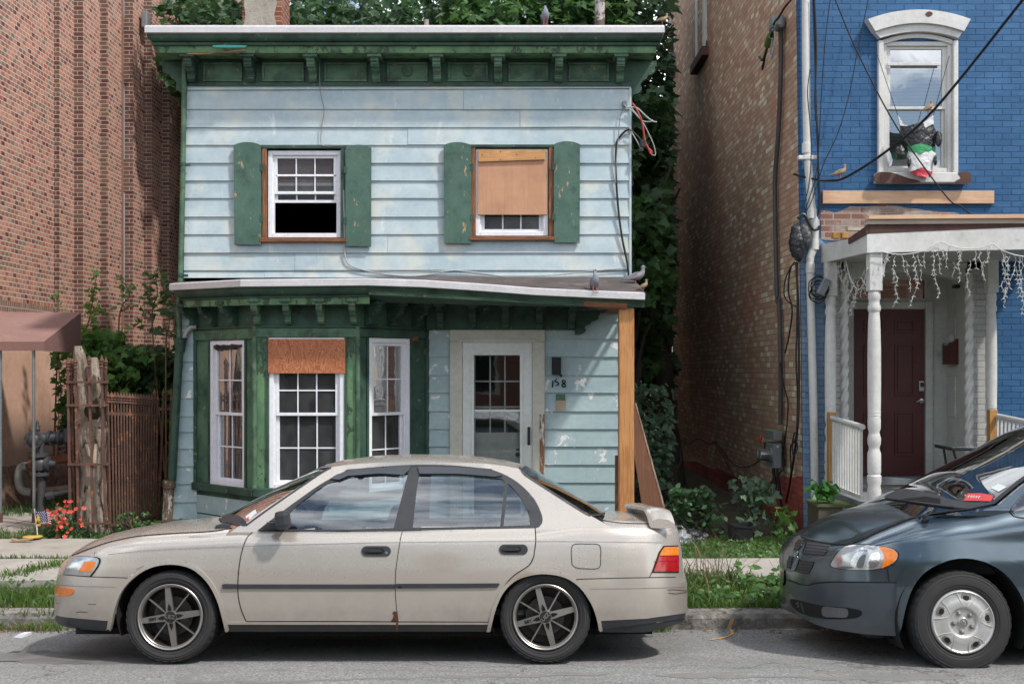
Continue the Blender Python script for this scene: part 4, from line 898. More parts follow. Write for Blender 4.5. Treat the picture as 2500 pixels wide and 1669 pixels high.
# --- front timbers
mb = MB(); mb.bevbox(BX(2005), BX(2421), BY-.075, BY-.035, BZ(499), BZ(468), .004); part('ledger_board', mb, RAWX, bh)
PY = 11.82
def PX(px): return X_(px, PY)
def PZ(py): return Z_(py, PY)
mb = MB(); x1 = 6.1
mb.prism([(PX(2117), PY, PZ(617)), (x1, PY, PZ(604)), (x1, PY, PZ(545)), (PX(2117), PY, PZ(571))], (0, .05, 0))
bm_ = part('porch_beam', mb, WHT, bh)
xs0 = PX(2117) + .0
mb = MB(); mb.prism([(xs0, PY+.052, PZ(616)), (xs0, PY+.052, PZ(573)), (xs0-.02, BY-.04, BZ(598)), (xs0-.02, BY-.04, BZ(643))], (.05, 0, 0)); part('porch_side_beam', mb, WHT, bh)
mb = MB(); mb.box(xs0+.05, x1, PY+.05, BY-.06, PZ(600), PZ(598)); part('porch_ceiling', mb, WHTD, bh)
mb = MB(); mb.prism([(xs0+.02, PY-.004, PZ(570)), (x1, PY-.004, PZ(546)), (x1, PY-.004, PZ(538)), (xs0+.02, PY-.004, PZ(552))], (0, .04, 0)); mb.prism([(xs0-.01, PY, PZ(572)), (xs0-.01, PY, PZ(551)), (xs0 - .02, PY+.6, PZ(566)), (xs0-.02, PY+.6, PZ(580))], (.03, 0, 0)); part('rotten_fascia', mb, basic('rotten_red_wood', (.11,.055,.045), (.06,.03,.026), 8, .9, 0, .7, 40), bh)
mb = MB(); mb.box(xs0, x1, PY+.06, BY-.05, PZ(571), PZ(569)); part('porch_roof', mb, ROOFM, bh)
for (za, zb2, zc, m) in ((548, 536.5, 0, GREYX), (536, 526.5, -.03, RAWX)):
    mb = MB(); mb.prism([(PX(2117), PY-.02+zc, PZ(za)), (x1+.3, PY-.02+zc, PZ(za-4)), (x1+.3, PY-.02+zc, PZ(zb2-4)), (PX(2119), PY-.02+zc, PZ(zb2))], (0, .14, 0)); part('roof_board', mb, m, bh)
mb = MB(); mb.bevbox(BX(2030), BX(2100), 12.9, 12.98, Z_(563, 12.9), Z_(554, 12.9), .004); part('roof_board', mb, GREYX, bh)
for k in (2035, 2056): mb = MB(); mb.bevbox(X_(k, 12.9), X_(k+17, 12.9), 12.9, 13.0, Z_(581, 12.9), Z_(567, 12.9), .004); part('wood_block', mb, CEDAR, bh)
# --- turned columns
def column(x, y, rbase, z0, z1, name='porch_column'):
    H = z1 - z0
    pr = [(0, 1.0), (.03, .98), (.05, 1.05), (.07, .9), (.085, 1.05), (.11, 1.06), (.115, .88), (.125, 1.0), (.20, 1.0), (.215, .8), (.225, .8), (.24, .98), (.26, 1.0), (.275, .85), (.285, .78), (.30, .95), (.33, .98), (.35, .93), (.352, .98), (.36, .93), (.362, .98), (.37, .95), (.46, 1.0), (.60, 1.0), (.72, .90), (.765, .78), (.772, .95), (.785, .98), (.80, .80), (.812, .80), (.82, .95), (.84, .90), (.85, .82)]
    mb = MB(); mb.lathe([(r_*rbase, z0 + s*H) for s, r_ in pr], (x, y, 0), 'z', 20); k = rbase*.98
    c_ = part(name, mb, WHT, bh)
    mb = MB(); mb.bevbox(x-k, x+k, y-k, y+k, z0 + .85*H, z1, .008); part('column_block', mb, WHT, c_)
    return c_
col_x = X_(2135, PY+.08); pf = Z_(1228, 11.9)
c1 = column(col_x, PY+.09, .068, pf, PZ(617))
column(X_(2027.5, 13.36), 13.36, .066, pf, Z_(640, 13.36)); column(X_(2420, 13.36), 13.36, .064, pf, Z_(630, 13.36)); column(X_(2420, 13.36)-.02, PY+.09, .068, pf, PZ(617))
# curved spandrel
mb = MB(); sp = [(865,562),(1030,562),(985,590),(945,630),(920,680),(905,740),(898,792),(865,792)]
mb.prism([P(zJ(*q), PY+.07) for q in sp], (0, .04, 0)); part('spandrel', mb, WHT, c1)
mb = MB()
for q in ((962,585),(916,622),(884,664)): mb.lathe([(.016, 0), (.016, -.004), (0, -.004)], P(zJ(*q), PY+.068), 'y', 10)
part('bored_hole', mb, DARKIN, c1)
# porch deck
mb = MB(); mb.box(xs0 - .0, 6.4, PY+.0, BY-.03, pf-.14, pf); part('porch_floor', mb, PORCHF, bh)
mb = MB(); mb.box(xs0 + .02, 6.4, PY+.04, BY-.03, -.3, pf-.142); part('porch_base', mb, GREYPAINT, bh)
# --- door recess
RY = 14.12
def RX(px): return X_(px, RY)
def RZ(py): return Z_(py, RY)
mb = MB(); ox0, ox1 = hd[0], hd[1]
mb.box(ox1 - .006, ox1 + .03, BY-.034, RY, pf-.1, hd[3]); mb.box(ox0 - .03, ox0 + .006, BY-.034, RY, pf-.1, hd[3]); mb.box(ox0, ox1, BY+.2, RY, hd[3], hd[3]+.03)
for zz in (.9, 1.6, 2.3): mb.bevbox(ox1 - .02, ox1, BY+.27, RY-.06, zz-.25, zz+.25, .01)
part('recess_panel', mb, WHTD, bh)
mb = MB(); dx0, dx1, dz0, dz1 = RX(2083), RX(2258.5), RZ(1162), RZ(754)
for (a, b, c_, e) in ((ox0, dx0, pf-.1, hd[3]), (dx1, ox1, pf-.1, hd[3]), (dx0, dx1, dz1, RZ(729)), (dx0, dx1, RZ(683), hd[3])): mb.box(a, b, RY, RY+.08, c_, e)
for (a, b, c_, e) in ((dx0-.09, dx0, pf, dz1+.09), (dx1, dx1+.09, pf, dz1+.09), (dx0, dx1, dz1, dz1+.09)): mb.bevbox(a, b, RY-.03, RY+.004, c_, e, .008)
mb.bevbox(RX(2262), RX(2272), RY-.01, RY+.07, RZ(729)-.001, RZ(683)+.001, .004)
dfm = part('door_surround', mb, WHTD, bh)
mb = MB(); mb.add([(dx0, RY+.04, RZ(729)), (RX(2325), RY+.04, RZ(729)), (RX(2325), RY+.04, RZ(683)), (dx0, RY+.04, RZ(683))], [(0,1,2,3)]); part('transom_pane', mb, glass('transom_glass', (.12,.12,.12), .06, .03), dfm)
mb = MB(); mb.bevbox(dx0+.004, dx1-.004, RY+.01, RY+.05, dz0, dz1-.004, .004)
rd = part('front_door', mb, MAROON, bh)
mid = (dx0+dx1)/2; pw = (dx1-dx0)/2 - .2
for s in (-1, 1):
    for (a, b) in ((zF(0,300)[1], zF(0,365)[1]), (zF(0,425)[1], zF(0,690)[1]), (zF(0,775)[1], zF(0,1000)[1])):
        mb = MB(); xc = mid + s*.19; z0, z1 = RZ(b), RZ(a)
        for (p, q, r_, e) in ((xc-.12, xc+.12, z0, z0+.02), (xc-.12, xc+.12, z1-.02, z1), (xc-.12, xc-.1, z0+.02, z1-.02), (xc+.1, xc+.12, z0+.02, z1-.02)): mb.bevbox(p, q, RY-.002, RY+.014, r_, e, .004)
        mb.bevbox(xc-.085, xc+.085, RY+.0, RY+.014, z0+.035, z1-.035, .008); part('door_panel', mb, MAROON, rd)
STEEL = basic('brushed_steel', (.55,.53,.50), (.4,.39,.37), 8, .3, 1, .05)
mb = MB(); lx, lz = RX(2251), RZ(978.5); mb.lathe([(.032, 0), (.03, -.012), (.012, -.016), (.012, -.05), (0, -.05)], (lx, RY+.01, lz), 'y', 16); mb.tube([(lx, RY-.04, lz), (lx-.05, RY-.045, lz+.004), (lx-.085, RY-.04, lz-.012)], [.01, .008, .006], 8); part('handle', mb, STEEL, rd)
mb = MB(); mb.bevbox(RX(2243), RX(2257), RY-.012, RY+.012, RZ(955), RZ(930), .012); kp = part('keypad_lock', mb, STEEL, rd)
mb = MB(); mb.bevbox(RX(2246), RX(2254.5), RY-.018, RY-.01, RZ(944), RZ(933), .003); part('keypad', mb, BLACK, kp)
mb = MB(); mb.box(dx0-.1, dx1+.1, RY-.25, RY+.06, pf, dz0-.004); part('door_step', mb, GREYPAINT, bh)
# rope-twist mouldings either side of the opening
for px in (2058, 2361):
    xx = BX(px); rows = []
    for i in range(160):
        z = pf + (BZ(668) - pf)*i/159; rows.append([Vector((xx + .042*math.cos(a)*(1 + .22*math.cos(3*(a - z*14))), BY - .06 + .042*math.sin(a)*(1 + .22*math.cos(3*(a - z*14))), z)) for a in np.linspace(0, 6.2832, 19)[:-1]])
    mb = MB(); mb.grid(rows, True, True); part('rope_moulding', mb, WHT, bh)
# shallow arch over the recess
mb = MB(); at_ = arc(BX(2068), BX(2352), BZ(690), BZ(664)); mb.prism([(x, BY-.06, z) for x, z in at_] + [(BX(2352), BY-.06, BZ(655)), (BX(2068), BY-.06, BZ(655))], (0, .14, 0)); part('recess_arch', mb, WHTD, bh)
# --- railings
def railing(x, ya, yb, zt0, zt1, zb0, zb1, n):
    mb = MB(); mb.tube([(x, ya, zt0), (x, yb, zt1)], .03, 10); rl = part('railing', mb, WHT, bh)
    mb = MB(); d = .02; mb.prism([(x-d, ya, zb0), (x-d, ya, zb0+.04), (x-d, yb, zb1+.04), (x-d, yb, zb1)], (2*d, 0, 0)); part('bottom_rail', mb, WHT, rl)
    for k in range(n):
        s = (k+.5)/n; y = ya + (yb-ya)*s; mb = MB(); mb.bevbox(x-.013, x+.013, y-.013, y+.013, zb0+(zb1-zb0)*s+.03, zt0+(zt1-zt0)*s-.01, .003); part('baluster', mb, WHT, rl)
# side rails are seen obliquely between the rear posts and the front columns
xl_ = X_(2033, 13.1); xr_ = X_(2420, 13.2)
railing(xl_, 13.12, PY+.16, Z_(1020, 13.12), Z_(1042, PY+.16)+.0, pf+.05, pf+.03, 12)
railing(xr_ + .05, 13.2, PY+.16, Z_(1014, 13.2), Z_(1014, 13.2)-.06, pf+.08, pf+.05, 12)
for (px0, px1, pt) in ((2023.5, 2042, 1006), (2417, 2436, 1000)): mb = MB(); mb.bevbox(X_(px0, 13.14), X_(px1, 13.14), 13.14, 13.23, pf, Z_(pt, 13.14), .004); part('rail_post', mb, CEDAR, bh)
# --- white downpipe on the corner
py2 = BY - .12
pts = smooth_pts([P(q, py2) for q in ((1967, -60), (1968, 200), (1972, 380), (1981, 505), (1984, 527), (1989, 545), (1987, 600), (1979, 625), (1978, 645), (1981, 800), (1988, 1100), (1990, 1330))], 4)
mb = MB(); mb.tube(pts, .046, 14); dp = part('downpipe', mb, PVC, bh)
for q in ((1969, 362), (1981.5, 522), (1989, 548), (1987.5, 598), (1978.5, 655)): mb = MB(); c_ = P(q, py2); mb.lathe([(.047, -.06), (.054, -.055), (.054, .055), (.047, .06)], c_, 'z', 16); part('pipe_coupling', mb, PVC, dp)
mb = MB(); c_ = P((1972, 385), py2); mb.bevbox(c_.x-.12, c_.x+.10, py2-.055, py2+.03, c_.z-.03, c_.z+.02, .01); part('pipe_strap', mb, PVC, dp)
# --- service conduit, meters on the side wall
def wallp(p, off=.0):
    q = onX(p, 3.40 - off); return Vector((cornerx(q.z) - off, q.y, q.z))
mb = MB(); mb.tube(smooth_pts([wallp(zC(*q), .05) for q in ((668,118), (668,300), (655,600), (640,800), (628,950), (628,1300), (632,1560))] + [wallp(zF(*q), .05) for q in ((640,200), (645,520), (640,840))], 3), .03, 8); cd = part('conduit', mb, basic('grey_conduit', (.10,.085,.085), None, 6, .6, .2, .1), bh)
mb = MB(); c_ = wallp(zC(655,128), .08); mb.bevbox(c_.x-.1, c_.x+.06, c_.y-.12, c_.y+.1, c_.z-.07, c_.z+.09, .03); part('weatherhead', mb, GALV, cd)
mt = thing('electric_meter', 'grey electric meter box with two round meters on the brown brick wall', 'meter', wallp(zT(1400,600)))
def wbox(mb, p0, p1, off0, off1, depth, bev=.008):
    """box whose street-facing face spans p0..p1 in the photo"""
    Yp = 3.30*FPX/(zT((p0[0]+p1[0])/2, 0)[0] - CX); a, b = P(zT(*p0), Yp), P(zT(*p1), Yp); mb.bevbox(a.x, b.x, Yp, Yp + depth, b.z, a.z, bev); return a, b, Yp
mb = MB(); a, b, ym = wbox(mb, (1352, 432), (1456, 746), 0, 0, .42); part('meter_box', mb, GALV, mt)
mb = MB(); wbox(mb, (1352, 283), (1464, 397), 0, 0, .5, .012); part('junction_box', mb, GALV, mt)
mb = MB(); wbox(mb, (1345, 272), (1470, 290), 0, 0, .54, .006); part('box_lid', mb, basic('mossy_metal', (.22,.25,.17), None, 6, .6), mt)
MGL = basic('meter_glass', (.32,.31,.30), (.2,.19,.19), 6, .12, .6, 0)
for (q, yy) in (((1275,572), ym+.12), ((1210,568), ym+.31)):
    cc = Vector((a.x, yy, P(zT(*q), yy).z)); mb = MB(); mb.lathe([(.085, 0), (.085, -.03), (.075, -.035), (.072, -.14), (.06, -.15), (0, -.15)], cc, 'x', 20); g_ = part('meter_dial', mb, MGL, mt); mb = MB(); mb.lathe([(.088, 0), (.088, -.025)], cc, 'x', 20); part('meter_ring', mb, GALV, g_)
mb = MB(); c_ = P(zT(1405,468), ym-.003); mb.box(c_.x-.012, c_.x+.012, ym-.004, ym-.001, c_.z-.01, c_.z+.01); part('label_plate', mb, VINYL, mt)
mb = MB(); mb.tube([P(zT(*q), ym+.05) for q in ((1345,745), (1375,950), (1355,1100))], .022, 8); mb.tube([P(zT(*q), ym+.02) for q in ((1395,745), (1420,950), (1450,1230))], .018, 8); part('lower_conduit', mb, CABLE, mt)
mb = MB(); c_ = P(zT(1185,365), ym+.3); mb.ball(c_, .03, (.6, 1, 1.6)); solo('red_tag', mb, basic('red_plastic', (.55,.03,.02), None, 5, .5), 'small red plastic tag beside the grey meter box', 'tag')
# ================================================================ red brick building on the left
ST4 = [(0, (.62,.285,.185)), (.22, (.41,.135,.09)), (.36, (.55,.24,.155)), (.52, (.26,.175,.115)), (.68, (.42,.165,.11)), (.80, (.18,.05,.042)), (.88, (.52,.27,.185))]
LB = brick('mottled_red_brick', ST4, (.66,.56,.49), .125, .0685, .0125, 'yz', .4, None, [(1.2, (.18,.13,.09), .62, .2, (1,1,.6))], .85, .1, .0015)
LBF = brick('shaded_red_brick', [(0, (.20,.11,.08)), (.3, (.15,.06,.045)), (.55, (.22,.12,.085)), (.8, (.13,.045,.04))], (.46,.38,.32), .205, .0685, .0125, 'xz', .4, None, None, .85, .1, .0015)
LBS = brick('soldier_brick', [(0, (.30,.16,.11)), (.5, (.24,.13,.09)), (.8, (.36,.2,.14))], (.52,.44,.37), .0685, .4, .013, 'yz', .4)
STUC = basic('tan_stucco', (.66,.42,.31), (.55,.32,.22), 1.4, .9, 0, .6, 90, dirt=(.36,.22,.15), dth=.55, dscale=1.2, bdist=.006)
RUBBLE = basic('crumbling_stone', (.30,.17,.115), (.16,.09,.06), 7, .95, 0, 1, 14, dirt=(.08,.05,.035), dth=.5, dscale=6, bdist=.05)
lb = thing('brick_building', 'mottled red brick building with stepped pilasters and tan stucco base', 'building', (-7, 16, 0))
nodes = [(-7.0, 10.5), (-7.0, 17.57), (-6.92, 17.57), (-6.92, 18.17), (-6.78, 18.17), (-6.78, 18.92), (-6.65, 18.92), (-6.65, 19.71), (-6.50, 19.71), (-6.50, 20.3), (-6.36, 20.3), (-6.36, 20.9), (-6.22, 20.9), (-6.22, 21.5), (-6.08, 21.5), (-6.08, 30)]
ms_, mf_ = MB(), MB()
for i in range(len(nodes)-1):
    (xa_, ya_), (xb_, yb_) = nodes[i], nodes[i+1]
    (ms_ if xa_ == xb_ else mf_).add([(xa_,ya_,-.3),(xb_,yb_,-.3),(xb_,yb_,11),(xa_,ya_,11)], [(0,1,2,3)])
ms_.add([(-7.0,10.5,11),(-7,10.5,-.3),(-13,10.5,-.3),(-13,10.5,11)], [(0,1,2,3)])
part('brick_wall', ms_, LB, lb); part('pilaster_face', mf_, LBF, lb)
mb = MB(); mb.box(-7.05, -6.975, 10.52, 17.5, 2.72, 2.88); part('soldier_course', mb, LBS, lb)
mb = MB(); rows = []
for i in range(9):
    z = -.2 + (2.72 + .2)*i/8
    rows.append([Vector((-6.94 + .02*noise.noise(Vector((y, z, 1))), y, z)) for y in np.linspace(10.5, 17.85, 16)] + [Vector((-6.945 - .06*(1-math.cos(a)) , 17.85 + .12*math.sin(a), z)) for a in (.5, 1, 1.5)] + [Vector((-7.1, 17.98, z))])
mb.grid(rows, True); part('stucco_base', mb, STUC, lb)
mb = MB(); rows = []
for i in range(7):
    a = i/6; rows.append([Vector((-6.94 + .26*math.sin(a*1.57)**.6*(1 + .5*noise.noise(Vector((y*2, a*2, 5)))) + .04*noise.noise(Vector((y*7, a*6, 2))), y, .62 - .8*a + .10*noise.noise(Vector((y*1.6, 0, 9))))) for y in np.linspace(12, 17.9, 50)])
mb.grid(rows, True); part('stone_footing', mb, RUBBLE, lb)
mb = MB(); q0, q1 = 19.705, 0
mb.bevbox(X_(297.5, 19.66), X_(303, 19.66), 19.64, 19.70, Z_(745, 19.66), Z_(470, 19.66), .006); mb.bevbox(X_(297.5, 19.66), X_(302.5, 19.66), 19.64, 19.70, Z_(390, 19.66), Z_(205, 19.66), .006); mb.bevbox(X_(297, 19.66), X_(302, 19.66), 19.64, 19.70, Z_(42, 19.66), 11, .006)
part('metal_flashing', mb, EDGE, lb)
mb = MB(); mb.tube([P((299, 800), 19.6), P((299, -60), 19.6)], .022, 8); part('rust_pipe', mb, basic('brown_pipe', (.22,.12,.085), None, 6, .7), lb)
mb = MB(); a, b = P((349, 30), 20.1), P((364, 72), 20.1); mb.bevbox(a.x, b.x, 20.0, 20.2, b.z, a.z, .02); part('scupper_box', mb, GALV, lb)
# --- awning
CANV = basic('brown_canvas', (.28,.168,.145), (.24,.138,.12), 3, .75, 0, .15, 120, dirt=(.38,.26,.23), dth=.6, dscale=1.5, bdist=.002)
CANVD = basic('brown_canvas_valance', (.24,.135,.118), (.21,.115,.10), 3, .75, 0, .15, 120, bdist=.002)
aw = thing('awning', 'brown canvas entrance awning on thin steel poles beside the brick wall', 'awning', (-6.4, 14.4, 0))
Yf_, Yb_, ax = 14.0, 15.2, -5.705; zlo, zvt, zbk = 2.15, 2.266, 2.68
mb = MB(); vs = [(ax, Yf_, zvt), (-8.6, Yf_, zvt+.04), (-8.6, Yb_, zbk+.03), (ax, Yb_, zbk), (-7.05, 14.85, 2.60)]
mb.add(vs, [(0,3,4), (0,4,1), (1,4,2), (4,3,2)]); part('canopy', mb, CANV, aw)
mb = MB(); mb.box(-8.6, ax, Yf_-.004, Yf_+.004, zlo+.005, zvt); part('front_valance', mb, CANVD, aw)
mb = MB(); mb.prism([(ax, Yf_, zlo), (ax, Yf_, zvt), (ax, Yb_, zbk), (ax, Yb_, zlo)], (.006, 0, 0)); part('side_panel', mb, CANVD, aw)
STEELP = basic('galvanised_pole', (.30,.34,.35), (.22,.25,.26), 4, .4, .6, .05)
for px in (83, 1.5):
    mb = MB(); mb.tube([(X_(px, Yf_+.05), Yf_+.05, 0.02), (X_(px-1, Yf_+.05), Yf_+.05, zlo+.06)], .019, 10); pl = part('pole', mb, STEELP, aw)
    mb = MB(); mb.lathe([(.026, 0), (.026, .16), (.02, .165)], (X_(px, Yf_+.05), Yf_+.05, .015), 'z', 10); part('rusty_foot', mb, RUST, pl)
mb = MB(); mb.tube([(ax-.02, Yf_+.05, zlo+.02), (-8.6, Yf_+.05, zlo+.02)], .014, 8); mb.tube([(ax-.02, Yf_+.05, zlo+.02), (ax-.02, Yb_, zlo+.02)], .014, 8); part('frame_tube', mb, STEELP, aw)
# --- valve assembly (back-flow preventer)
VG = basic('grey_valve_paint', (.085,.088,.097), (.055,.057,.063), 5, .5, .2, .15, 40, dirt=(.09,.07,.06), dth=.66)
vp = thing('valve_assembly', 'dark grey bolted water valve assembly against the stucco wall', 'valve', P(zL(440,1160), 14.9))
VY = 14.9; sc_v = VY/FPX/4.356
def VL(x, y, dy=0): return P(zL(x, y), VY + dy)
def vr(w_): return w_*VY/FPX/4.356
mb = MB(); mb.tube([VL(440,1180), VL(440,780)], vr(46), 16); part('riser_pipe', mb, VG, vp)
def flange(c, r_, h, par, axis='z', bolts=8, nm='flange'):
    mb = MB(); mb.lathe([(r_*.6, -h/2), (r_, -h/2), (r_, h/2), (r_*.6, h/2)], c, axis, 20, False); f_ = part(nm, mb, VG, par)
    for k in range(bolts):
        a = 6.283*k/bolts + .3; u, w_ = math.cos(a)*r_*.82, math.sin(a)*r_*.82
        o_ = Vector((u, w_, 0)) if axis == 'z' else (Vector((0, u, w_)) if axis == 'x' else Vector((u, 0, w_)))
        d_ = Vector((0,0,h*.9)) if axis == 'z' else (Vector((h*.9,0,0)) if axis == 'x' else Vector((0,h*.9,0)))
        mb = MB(); mb.tube([c + o_ - d_, c + o_ + d_], r_*.09, 6); part('bolt', mb, VG, f_)
    return f_
flange(VL(422,768), vr(103), vr(34), vp); flange(VL(412,568), vr(103), vr(34), vp)
mb = MB(); mb.lathe([(vr(55), 0), (vr(80), vr(20)), (vr(92), vr(75)), (vr(80), vr(120)), (vr(60), vr(140))], VL(425,742), 'z', 20); vb = part('valve_body', mb, VG, vp)
mb = MB(); mb.lathe([(vr(78), 0), (vr(78), vr(35)), (vr(40), vr(45)), (vr(28), vr(105)), (vr(10), vr(108))], VL(490,660), 'x', 16); part('valve_bonnet', mb, VG, vb)
mb = MB(); mb.tube([VL(435,560), VL(435,430)], vr(36), 14); part('neck_pipe', mb, VG, vp)
mb = MB(); mb.tube([VL(380,405,-.02), VL(560,385,.18), VL(840,370,.3)], vr(68), 16); tb = part('cross_pipe', mb, VG, vp)
flange(VL(352,408,-.08), vr(98), vr(26), tb, 'y', 8, 'end_flange'); mb = MB(); mb.ball(VL(352,408,-.09), vr(66), (1,.5,1), 14); part('domed_cap', mb, VG, tb)
flange(VL(530,385,.1), vr(80), vr(28), tb, 'x', 6); flange(VL(640,378,.2), vr(86), vr(28), tb, 'x', 6)
mb = MB(); mb.bevbox(VL(640,0).x, VL(730,0).x, VY+.1, VY+.35, VL(0,440).z, VL(0,288).z, .02); part('check_valve_box', mb, VG, tb)
mb = MB(); mb.lathe([(vr(22), 0), (vr(30), vr(30)), (vr(18), vr(60)), (vr(14), vr(100)), (vr(6), vr(120))], VL(398,320), 'z', 12); mb.tube([VL(398,250), VL(432,262)], vr(7), 6); part('test_cock', mb, VG, tb)
mb = MB(); mb.tube([VL(862,480,.3), VL(862,1250,.3)], vr(30), 12); mb.lathe([(vr(40), 0), (vr(42), vr(60)), (vr(34), vr(90)), (vr(44), vr(100)), (vr(44), vr(140))], VL(862,640,.3), 'z', 12); part('second_riser', mb, VG, vp)
ORG = basic('rusty_orange_pipe', (.30,.10,.05), (.18,.07,.045), 5, .8, 0, .3, 40)
mb = MB(); mb.tube([VL(760,600,.5), VL(540,625,.4), VL(255,690,.3)], vr(46), 14); part('rusty_pipe', mb, ORG, vp)
ELB = basic('flaking_grey_elbow', (.25,.27,.25), (.19,.20,.185), 4, .65, .1, .3, 30, peel=(.20,.11,.07), pth=.60, pscale=5)
mb = MB(); mb.tube(smooth_pts([VL(q[0], q[1], .28) for q in ((290,685),(235,690),(205,740),(195,830),(220,920),(270,955),(340,962))], 5), vr(44), 14); part('elbow_pipe', mb, ELB, vp)
mb = MB(); mb.tube([VL(340,960,.28), VL(740,915,.5)], vr(34), 12); part('low_pipe', mb, basic('tan_old_pipe', (.24,.19,.14), (.14,.10,.075), 5, .8, 0, .3), vp)
mb = MB(); mb.tube([VL(495,1005,-.05), VL(570,985,-.05), VL(780,940,-.05)], vr(24), 10); mb.tube([VL(500,1005,-.05), VL(575,985,-.05)], vr(42), 8); part('drain_pipe', mb, VG, vp)
# --- iron cage round the dead trunk
def spear(mb, x, y, z0, z1, s=.011, tip=.13):
    mb.box(x-s, x+s, y-s, y+s, z0, z1-tip); mb.lathe([(s*1.1, 0), (s*1.9, .01), (s*1.1, .02), (s*1.1, .035), (s*1.9, .045), (s*1.2, .055), (s*2.1, .075), (s*1.0, tip*.8), (0, tip)], (x, y, z1-tip), 'z', 8)
cg = thing('iron_cage', 'square rusty iron spear-topped cage around the dead trunk', 'fence', P(zK(240,1540), 13.1))
cy0, cy1 = 12.93, 13.30
def bar(par, kx0, kx1, ktop, Y, kbot=1560, nm='bar'):
    a, b = P(zK(kx0, ktop), Y), P(zK(kx1, kbot), Y); mb = MB(); s = .0125; tip = .15
    d = (a - b)/(a - b).length; e = a - d*tip
    mb.prism([(b.x-s, Y-s, b.z), (b.x+s, Y-s, b.z), (b.x+s, Y+s, b.z), (b.x-s, Y+s, b.z)], e - b)
    mb.lathe([(s*1.2, 0), (s*2.0, .012), (s*1.2, .024), (s*1.2, .04), (s*2.0, .05), (s*1.3, .06), (s*2.3, .08), (s*1.0, tip*.8), (0, tip)], e, 'z', 8)
    return part(nm, mb, RUST, par)
for (a, b, t_) in ((82, 105, 168), (142, 170, 158), (250, 286, 148), (352, 385, 148)): bar(cg, a, b, t_, cy0)
for (a, b, t_) in ((112, 140, 175), (322, 340, 175), (385, 405, 160)): bar(cg, a, b, t_, cy1, 1500)
for ky, dx in ((363, 0), (548, 2), (1019, 14), (1490, 22)):
    mb = MB(); a, b = P(zK(68+dx, ky+4), cy0-.02), P(zK(403+dx*.8, ky-6), cy0-.02); mb.box(a.x, b.x, cy0-.026, cy0+.008, a.z-.012, a.z+.012); a2, b2 = P(zK(96+dx, ky), cy1), P(zK(392+dx*.8, ky), cy1); mb.box(a2.x, b2.x, cy1-.01, cy1+.015, a.z-.012, a.z+.012); [mb.prism([(p.x-.012, cy0, a.z-.012), (p.x+.012, cy0, a.z-.012), (p.x+.012, cy0, a.z+.012), (p.x-.012, cy0, a.z+.012)], (q.x-p.x, cy1-cy0, 0)) for p, q in ((a + Vector((.02,0,0)), a2), (b - Vector((.02,0,0)), b2))]; part('cross_rail', mb, RUST, cg)
# --- dead trunk
BARKD = basic('weathered_dead_wood', (.40,.34,.275), (.17,.125,.09), 8, .95, 0, 1.0, 18, st=(1.6,1.6,.5), peel=(.075,.05,.035), pth=.57, pscale=4, pst=(1.5,1.5,.6), dirt=(.42,.38,.32), dth=.62, dscale=6, bdist=.035)
tk = thing('tree_stump', 'bleached broken dead tree trunk standing inside the iron cage', 'tree trunk', P(zK(290,1500), 13.13))
ty = 13.14
def trunk(mb, pts, seed, n=22, sub=9, rough=.28):
    c = smooth_pts([P(zK(x, y), ty + dy) for x, y, r_, dy in pts], sub); rr_ = []
    for i in range(len(pts)-1):
        for k in range(sub): rr_.append(pts[i][2] + (pts[i+1][2]-pts[i][2])*k/sub)
    rr_.append(pts[-1][2]); rows = []
    for q, r_ in zip(c, rr_):
        r_ = r_*1.22*ty/FPX/3.266
        rows.append([q + Vector((math.cos(a), math.sin(a)*.85, 0))*r_*(1 + rough*noise.noise(Vector((math.cos(a)*1.6, math.sin(a)*1.6, q.z*2.6 + seed))) + .22*noise.noise(Vector((math.cos(a)*5, math.sin(a)*5, q.z*4 + seed)))) for a in np.linspace(0, 6.2832, n+1)[:-1]])
    rows.append([rows[-1][0].lerp(rows[-1][n//2], .5)]*n); mb.grid(rows, True, True)
mb = MB(); trunk(mb, [(310,1560,105,0),(300,1440,80,0),(290,1300,68,0),(285,1150,72,0),(280,1000,78,0),(275,880,85,0),(270,760,95,0),(280,680,80,0)], 1); part('trunk', mb, BARKD, tk)
mb = MB(); trunk(mb, [(240,700,60,.02),(225,560,55,.02),(205,420,46,.02),(190,280,42,.02),(175,150,36,.02),(165,80,24,.02)], 4, 16, 8, .35); part('broken_limb', mb, BARKD, tk)
mb = MB(); trunk(mb, [(315,720,52,-.05),(318,600,48,-.05),(305,450,44,-.05),(295,320,36,-.05),(285,230,30,-.05),(290,170,20,-.05)], 7, 16, 8, .35); part('broken_limb', mb, BARKD, tk)
mb = MB(); trunk(mb, [(190,1490,16,-.1),(205,1300,20,-.1),(240,1120,18,-.1),(262,1000,14,-.1),(255,930,10,-.1),(232,860,9,-.1)], 9, 8, 6, .2); part('root_strand', mb, BARKD, tk)
mb = MB(); trunk(mb, [(300,1010,14,-.14),(305,930,15,-.14),(312,860,13,-.14)], 11, 8, 6, .1); trunk(mb, [(262,960,11,-.14),(245,910,11,-.14),(230,862,9,-.14)], 12, 8, 6, .1); part('bare_split_wood', mb, basic('pale_split_wood', (.55,.46,.36), (.4,.32,.24), 8, .9, 0, .4), tk)
mb = MB(); mb.ball(P(zK(285,600), ty-.12), .085, (1.2,.5,1.0), 12, .12, 3); part('hollow', mb, basic('rotten_hollow', (.045,.03,.02), None, 8, .95, 0, 1, 20, bdist=.03), tk)
